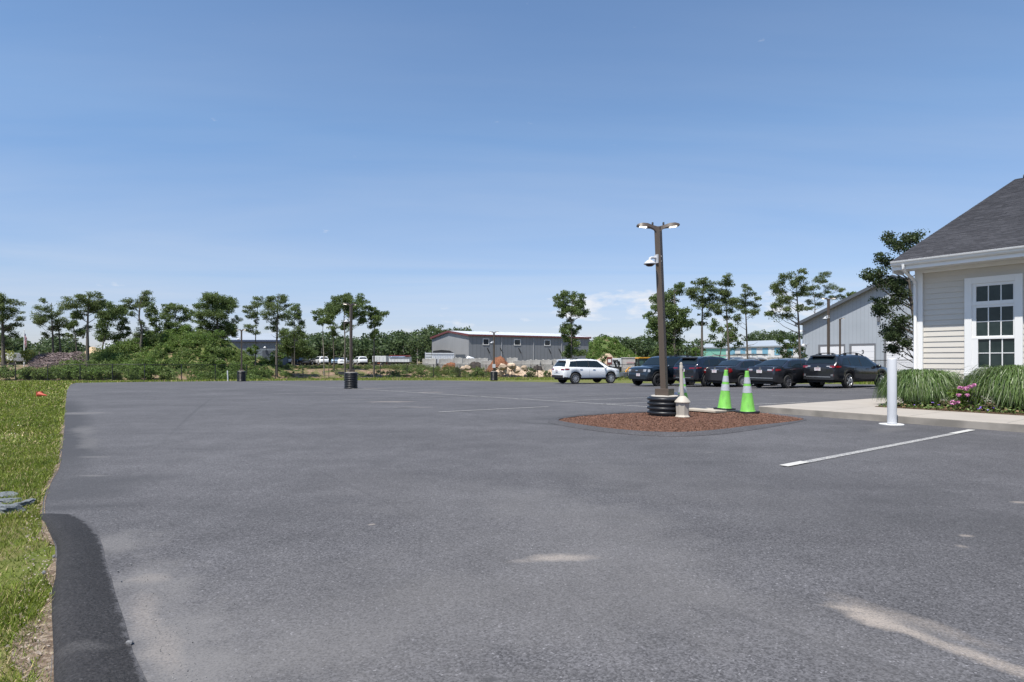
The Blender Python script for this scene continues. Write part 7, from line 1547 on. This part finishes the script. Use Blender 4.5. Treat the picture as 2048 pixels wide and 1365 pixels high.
def shrub(label, px, py, Y, r, mt, leaf=.15, h=1.0, seed=0, cat='shrub', stem=True, name='shrub'):
    x, y, z = A(px, py, Y); z = g(x, Y) if z < g(x, Y)+.3 else z; t = empty(name, (x, Y, z), 0, label, cat); rg_ = np.random.default_rng(seed+int(px)); P = []
    for _ in range(int(12+10*r)):
        d = rg_.normal(size=3); d /= np.linalg.norm(d); c = (d[0]*r*.62, d[1]*r*.62, r*h*.62+d[2]*r*h*.5); rr = r*rg_.uniform(.25, .45); P.append(clump_points(c, (rr, rr, rr*.8), 50, rg_, shell=.3))
    link('foliage', quads_mesh('foliage', leaf_quads(np.concatenate(P), leaf, rg_, up=.4, aspect=.5), mt), t)
    m = MB()
    for _ in range(4): a = rg_.uniform(0, 6.28); m.tube([(0, 0, -.3), (math.cos(a)*r*.3, math.sin(a)*r*.3, r*h*.8)], [.03, .01], 4)
    m.build('stems', M_bark, t); return t
shrub('yellow flowered bush between the box truck and brush pile', 55, 724, 64, 1.0, M_leaf_yellow, .16); shrub('yellow flowered bush by the leftmost pine trunks', 12, 726, 64, 1.1, M_leaf_yellow, .16, seed=2)
shrub('narrow dark evergreen bush beside the small white car', 235, 722, 66, .55, M_leaf_pine, .14, h=2.6, seed=3); shrub('pale green sumac on a bare stem before the workshop', 506, 709, 66, .8, M_leaf_bright, .18, seed=4)
shrub('pale green sumac left of the dark parked sedan', 553, 722, 68, 1.1, M_leaf_bright, .18, h=.8, seed=5); shrub('sumac crown poking up on the ridge of the mound', 376, 674, 69, 1.1, M_leaf_bright, .18, seed=6, h=1.0)
shrub('bright sumac clump against the left fence', 165, 757, 55, 1.0, M_leaf_bright, .17, seed=7, h=1.1); shrub('bright sumac shrub left of the first fence post gap', 108, 757, 55.5, .9, M_leaf_bright, .17, seed=8, h=1.1)
shrub('feathery weed clump behind the fence before the blocks', 918, 757, 70.2, .8, leafmat('feather_weed', (.06, .085, .03), (.10, .12, .05)), .12, seed=9, h=1.3); shrub('dark shrub behind the lamp post with the junction box', 958, 756, 70.5, .8, M_leaf_mid, .14, seed=10)
shrub('dark green shrub before the boulder heap', 1062, 757, 69.8, .8, M_leaf_oak, .14, seed=11, h=1.2); shrub('small dark shrub at the right foot of the boulder heap', 1094, 758, 69.6, .55, M_leaf_oak, .13, seed=12, h=1.1)
shrub('dark cone shaped bush on the slope of the green hill', 1208, 732, 84, .6, M_leaf_oak, .16, seed=13, h=2.4); shrub('young pale tree top before the mint green building', 1392, 716, 58, .5, M_leaf_bright, .14, seed=14, h=1.8)
for i_, (px, r, h, b) in enumerate([(12, .9, 1.2, 0), (48, .7, 1.3, 1), (78, .8, 1.0, 0), (132, .8, 1.3, 1), (198, .9, 1.1, 1), (228, .7, 1.2, 0), (262, 1.0, 1.2, 1), (300, 1.0, 1.3, 1), (330, .8, 1.1, 0), (440, .8, 1.1, 1)]):
    shrub(['tall dark leafy shrub', 'tall bright leafy shrub'][b]+' behind the fence, '+['first', 'second', 'third', 'fourth', 'fifth', 'sixth', 'seventh', 'eighth', 'ninth', 'tenth'][i_]+' such shrub counted from the left frame edge', px, 757, 55.6 if px < 340 else 63, r, M_leaf_bright if b else M_leaf_mid, .19, h=h, seed=20+i_)
# brush pile
def brush():
    rng = np.random.default_rng(4); m = MB(); x0, y0, _ = A(130, 735, 62); H = 2.0
    for _ in range(2300):
        px = rng.uniform(62, 208); top = np.interp(px, [58, 75, 100, 130, 160, 185, 210], [730, 712, 708, 707, 705, 712, 732]); f = rng.random()**.7; py = 735-(735-top)*f; Y = 61+3.5*f+rng.uniform(-.5, .5)
        p = Vector(A(px, py, Y)); a = rng.uniform(0, 6.28); l = rng.uniform(.3, 1.1); d = Vector((math.cos(a), math.sin(a), rng.uniform(-.45, .6))).normalized()*l*.5; r = rng.uniform(.012, .045)
        m.tube([p-d, p+Vector((rng.normal()*.05, rng.normal()*.05, rng.normal()*.05)), p+d], [r, r*.9, r*.4], 4, cap=False)
    o = m.build('brush_pile', mat('dead_brush', (.20, .155, .15), .9, var=.3, vscale=1.2, island=.5)); tag(o, 'long heap of grey brown dead branches behind the left fence', 'brush pile')
    pile('dirt_pile', 48, 232, 727, 748, 63.0, M_dirt, 'brown earth heap under the dead branches', 14, d=2.6, cat='dirt pile')
brush()
# ---------------------------------------------------------------- ornamental grasses, flowers
M_blade = leafmat('ornamental_blade', (.070, .125, .030), (.125, .185, .058), rough=.35, island=.35, trans=.25, vscale=2)
M_bladep = leafmat('pale_blade', (.22, .27, .15), (.30, .34, .22), rough=.35, island=.3, trans=.25, vscale=2)
def arching_grass(label, cx, cy, cz, R, H, n, seed):
    rng = np.random.default_rng(seed); t = empty('ornamental_grass', (cx, cy, cz), 0, label, 'ornamental grass', 'arching grass clumps along the house'); Q = []; MI = []; seg = 7
    for i in range(n):
        a = rng.uniform(0, 2*math.pi); q = rng.uniform(0, 1)**.75; reach = R*(.10+.90*q)*rng.uniform(.85, 1.1); hh = H*rng.uniform(.70, 1.05)*(1-.42*q*q*rng.random()); dr = (.35+.85*q**.7)*rng.uniform(.75, 1.12)
        b = rng.uniform(.0, .34)*R; bx, by = b*math.cos(a), b*math.sin(a); w = rng.uniform(.0035, .0075); tw = rng.uniform(-.9, .9); a2_ = rng.uniform(-.35, .35); ca, sa = math.cos(a), math.sin(a); pr = []
        for s in range(seg+1):
            u = s/seg; r = max(0, reach-b)*(1-(1-u)**1.55); z = hh*math.sin(min(1.0, u*1.05)*math.pi*(.5+.36*dr)); z = max(z, .02); ww = w*(1-u**3)*(1.0 if u > .1 else .7)+.0007; an = a+math.pi/2+tw*u
            ca, sa = math.cos(a+a2_*u), math.sin(a+a2_*u); pr.append(((bx+ca*r-math.cos(an)*ww, by+sa*r-math.sin(an)*ww, z), (bx+ca*r+math.cos(an)*ww, by+sa*r+math.sin(an)*ww, z+.002)))
        pale = rng.random() < (.08+.12*q)
        for s in range(seg): Q.append((pr[s][0], pr[s][1], pr[s+1][1], pr[s+1][0])); MI.append(1 if pale else 0)
    link('blades', quads_mesh('blades', np.array(Q), [M_blade, M_bladep], MI), t)
    return t
p = U(15.95, 5.62); arching_grass('left of the two near arching grass clumps, spilling over the walk behind the bollard', p[0], p[1], WZ, .92, .84, 10000, 1)
p = U(16.1, 3.80); arching_grass('right arching grass clump under the window, cut by the frame edge', p[0], p[1], WZ, 1.12, .95, 10000, 2)
p = U(15.9, 1.2); arching_grass('arching grass clump beyond the frame to the right along the wall', p[0], p[1], WZ, 1.05, 1.05, 3000, 3)
M_pur = mat('purple_petal', (.26, .15, .62), .6); M_pink = mat('pink_petal', (.50, .15, .32), .6, var=.25, vscale=14, col2=(.62, .32, .50), island=.2)
def cover():
    rng = np.random.default_rng(8); P = []; n = 9000; u = 14.83+rng.uniform(0, 1, n)**1.3*2.3; v = rng.uniform(-6, 6.12, n); X = NU[0]*u+DV[0]*v; Yv = NU[1]*u+DV[1]*v; hmax = .06+.20*np.clip((u-14.83)/1.0, 0, 1); z = WZ+.02+rng.uniform(0, 1, n)*hmax
    Q = leaf_quads(np.column_stack([X, Yv, z]), .055, rng, up=.5, aspect=.7); mi = np.where(rng.random(n) < .16, 1, 0)
    fl = []
    for _ in range(230):
        uu = 14.80+rng.uniform(0, 1)**1.2*1.5; vv = rng.uniform(-6, 5.6); a = U(uu, vv); zz = WZ+.07+.22*min(1, (uu-14.8)/1.0)*rng.uniform(.6, 1.1)
        for k in range(5): b = 2*math.pi*k/5; fl.append((a[0]+.013*math.cos(b), a[1]+.013*math.sin(b), zz+rng.uniform(-.004, .004)))
    Qf = leaf_quads(np.array(fl), .026, rng, up=1.0, aspect=.9)
    o = link('ground_cover', quads_mesh('ground_cover', np.concatenate([Q, Qf]), [M_leaf_mid, mat('dry_leaf', (.16, .10, .05), .8), M_pur], np.concatenate([mi, np.full(len(Qf), 2)])))
    tag(o, 'low geranium ground cover dotted with small purple flowers', kind='stuff')
cover()
def hydrangea():
    p = Vector(U(15.35, 4.50, WZ)); t = empty('hydrangea', p, 0, 'small hydrangea with pink flower heads between the two grass clumps', 'flowering shrub'); rng = np.random.default_rng(5)
    P = [clump_points((rng.uniform(-.22, .22), rng.uniform(-.2, .2), rng.uniform(.1, .55)), (.12, .12, .10), 22, rng) for _ in range(16)]
    link('foliage', quads_mesh('foliage', leaf_quads(np.concatenate(P), .10, rng, up=.6, aspect=.65), leafmat('hydrangea_leaf', (.10, .17, .03), (.16, .23, .05))), t)
    m = MB()
    for _ in range(7): a = rng.uniform(0, 6.28); m.tube([(0, 0, 0), (.2*math.cos(a), .2*math.sin(a), .5)], [.008, .005], 4)
    m.build('stems', M_bark, t)
    for (x, z, r) in [(a, b*.80, c*.62) for a, b, c in [(.10, .66, .075), (.02, .60, .085), (-.08, .62, .06), (-.10, .42, .06), (.05, .43, .05), (-.2, .22, .09), (-.11, .23, .055), (.17, .70, .06)]]:
        # x runs along the wall, towards the right of the picture
        q = Vector((-DV[0]*x-NU[0]*.28, -DV[1]*x-NU[1]*.28, z)); pts = clump_points(tuple(q), (r, r, r*.75), 60, rng, shell=.9); link('flower_head', quads_mesh('flower_head', leaf_quads(pts, .035, rng, up=.5, aspect=1.0), M_pink), t)
hydrangea()
# ---------------------------------------------------------------- lawn grass
M_g1 = leafmat('lawn_blade', (.115, .172, .020), (.20, .235, .038), rough=.5, island=.6, trans=.3, vscale=1.6); M_g2 = mat('straw_blade', (.38, .30, .16), .8, island=.3, var=.1); M_clover = mat('clover_flower', (.62, .60, .52), .7)
def lawn_grass():
    rng = np.random.default_rng(14); E = np.array(edge)
    Q = []; MI = []
    def edge_x(y): return np.interp(y, E[:, 1], E[:, 0])
    for (y0, y1, wd, n, h, w) in [(1.9, 5.0, 2.6, 34000, .050, .0022), (4.6, 9.0, 5.0, 60000, .055, .0036), (8.5, 16, 7.5, 46000, .062, .008), (15, 28, 12, 30000, .075, .016), (27, 52, 26, 20000, .10, .03)]:
        y = rng.uniform(y0, y1, n); x = edge_x(y)-rng.uniform(-.01, 1, n)**1.0*np.minimum(wd, edge_x(y)+1080/F*y)
        k = (x/y*F+1024 > -60) & ~in_poly(lot, x+.01, y); x, y = x[k], y[k]; n = len(x)
        dens = .5+.5*np.sin(x*2.1+1.7*np.sin(y*1.3))*np.sin(y*1.9+1.1*np.sin(x*1.7)); tall = .55+.75*dens
        ed = edge_x(y)-x; keep = rng.random(n) < np.clip(.08+1.15*dens, 0, 1)*np.where(ed < np.where(y < 3.2, .07, .04)*np.maximum(1, y/6)*(.5+1.0*dens), .2, 1); x, y, tall = x[keep], y[keep], tall[keep]; n = len(x)
        a = rng.uniform(0, 6.28, n); lean = rng.uniform(.2, 1.0, n)*h*tall; H = h*tall*rng.uniform(.5, 1.15, n); W_ = w*rng.uniform(.7, 1.4, n); z = gz(x, y)+.0
        ca, sa = np.cos(a), np.sin(a); b = rng.uniform(0, 6.28, n); dx, dy = np.cos(b)*W_, np.sin(b)*W_
        p0 = np.stack([x-dx, y-dy, z], 1); p1 = np.stack([x+dx, y+dy, z], 1); t1 = np.stack([x+ca*lean+dx*.25, y+sa*lean+dy*.25, z+H], 1); t0 = np.stack([x+ca*lean-dx*.25, y+sa*lean-dy*.25, z+H*.97], 1)
        Q.append(np.stack([p0, p1, t1, t0], 1)); MI.append(np.where(rng.random(n) < .05+.12*(1-dens[keep]), 1, 0))
    # clover heads
    n = 420; y = rng.uniform(6, 34, n); x = edge_x(y)-rng.uniform(.2, 1, n)*y*.35; dens = np.sin(x*.9+2)*np.sin(y*.7) > .15; x, y = x[dens], y[dens]; P = np.column_stack([x, y, gz(x, y)+.06+rng.uniform(0, .03, len(x))]); q = leaf_quads(P, .022+.0*y, rng, up=.8, aspect=1.0)
    Q.append(q); MI.append(np.full(len(q), 2))
    # far strip before the fence
    n = 14000; x = rng.uniform(-34, 30, n); fy = np.interp(x, FX, FY); y = fy-rng.uniform(-.8, 12, n); k = ~in_poly(lot, x, y) & (x > -34); x, y = x[k], y[k]; n = len(x); b = rng.uniform(0, 6.28, n); dx, dy = np.cos(b)*.03, np.sin(b)*.03; z = gz(x, y); H = rng.uniform(.04, .16, n)
    Q.append(np.stack([np.stack([x-dx, y-dy, z], 1), np.stack([x+dx, y+dy, z], 1), np.stack([x+dy*.8+dx*.3, y+dy*.3, z+H], 1), np.stack([x+dy*.8-dx*.3, y-dy*.3, z+H], 1)], 1)); MI.append(np.where(rng.random(n) < .12, 1, 0))
    tag(link('lawn_grass', quads_mesh('lawn_grass', np.concatenate(Q), [M_g1, M_g2, M_clover], np.concatenate(MI))), 'short green lawn grass with clover beside the asphalt', kind='stuff')
    n = 420; y = rng.uniform(1.9, 5.0, n); x = edge_x(y)+.45+np.abs(rng.normal(size=n))*.22*(y*.25); P = np.column_stack([x, y, gz(x, y)+.026]); k_ = rng.random(n) < .7; P = P[k_]
    tag(link('grit', quads_mesh('grit', leaf_quads(P, .0065, rng, up=.4, aspect=.8), mat('grit_stone', (.15, .142, .135), .85, island=.7))), 'loose grit scattered on the asphalt beside the dark berm', kind='stuff')
    # bare gravelly soil strip between lawn and asphalt
    m = MB(); rows = []; ys = list(np.linspace(-2, 12, 60))
    for yy in ys:
        ex = float(edge_x(yy)); wd = ((.07 if yy < 3.2 else .04)+.03*math.sin(yy*3.1)+.04*math.sin(yy*7.7))*(1 if yy < 4.3 or yy > 5.2 else .3)*(1 if yy < 9 else max(.2, (12-yy)/3)); q = .8
        rows.append([(ex-wd, yy-wd*.6, g(ex, yy)+.006), (ex+.02, yy, g(ex, yy)+.023)])
    m.add([p for r in rows for p in r], [(2*i, 2*i+1, 2*i+3, 2*i+2) for i in range(len(rows)-1)]); o = m.build('soil_strip', mixed_ground('gravelly_soil', [(.20, .145, .10), (.34, .28, .22), (.12, .085, .06)], [40, 22], bscale=60, bump=.8)); tag(o, kind='structure')
    if o.data.polygons[0].normal.z < 0: o.data.flip_normals()
    n = 1300; y = rng.uniform(1.8, 11, n); x = edge_x(y)-rng.uniform(-.02, .16, n)-.02; P = np.column_stack([x, y-.02, gz(x, y)+.026]); q = leaf_quads(P, .012, rng, up=1.0, aspect=.8)
    tag(link('gravel', quads_mesh('gravel', q, mat('gravel_stone', (.24, .20, .165), .85, island=.5))), 'loose gravel along the lawn edge', kind='stuff')
lawn_grass()
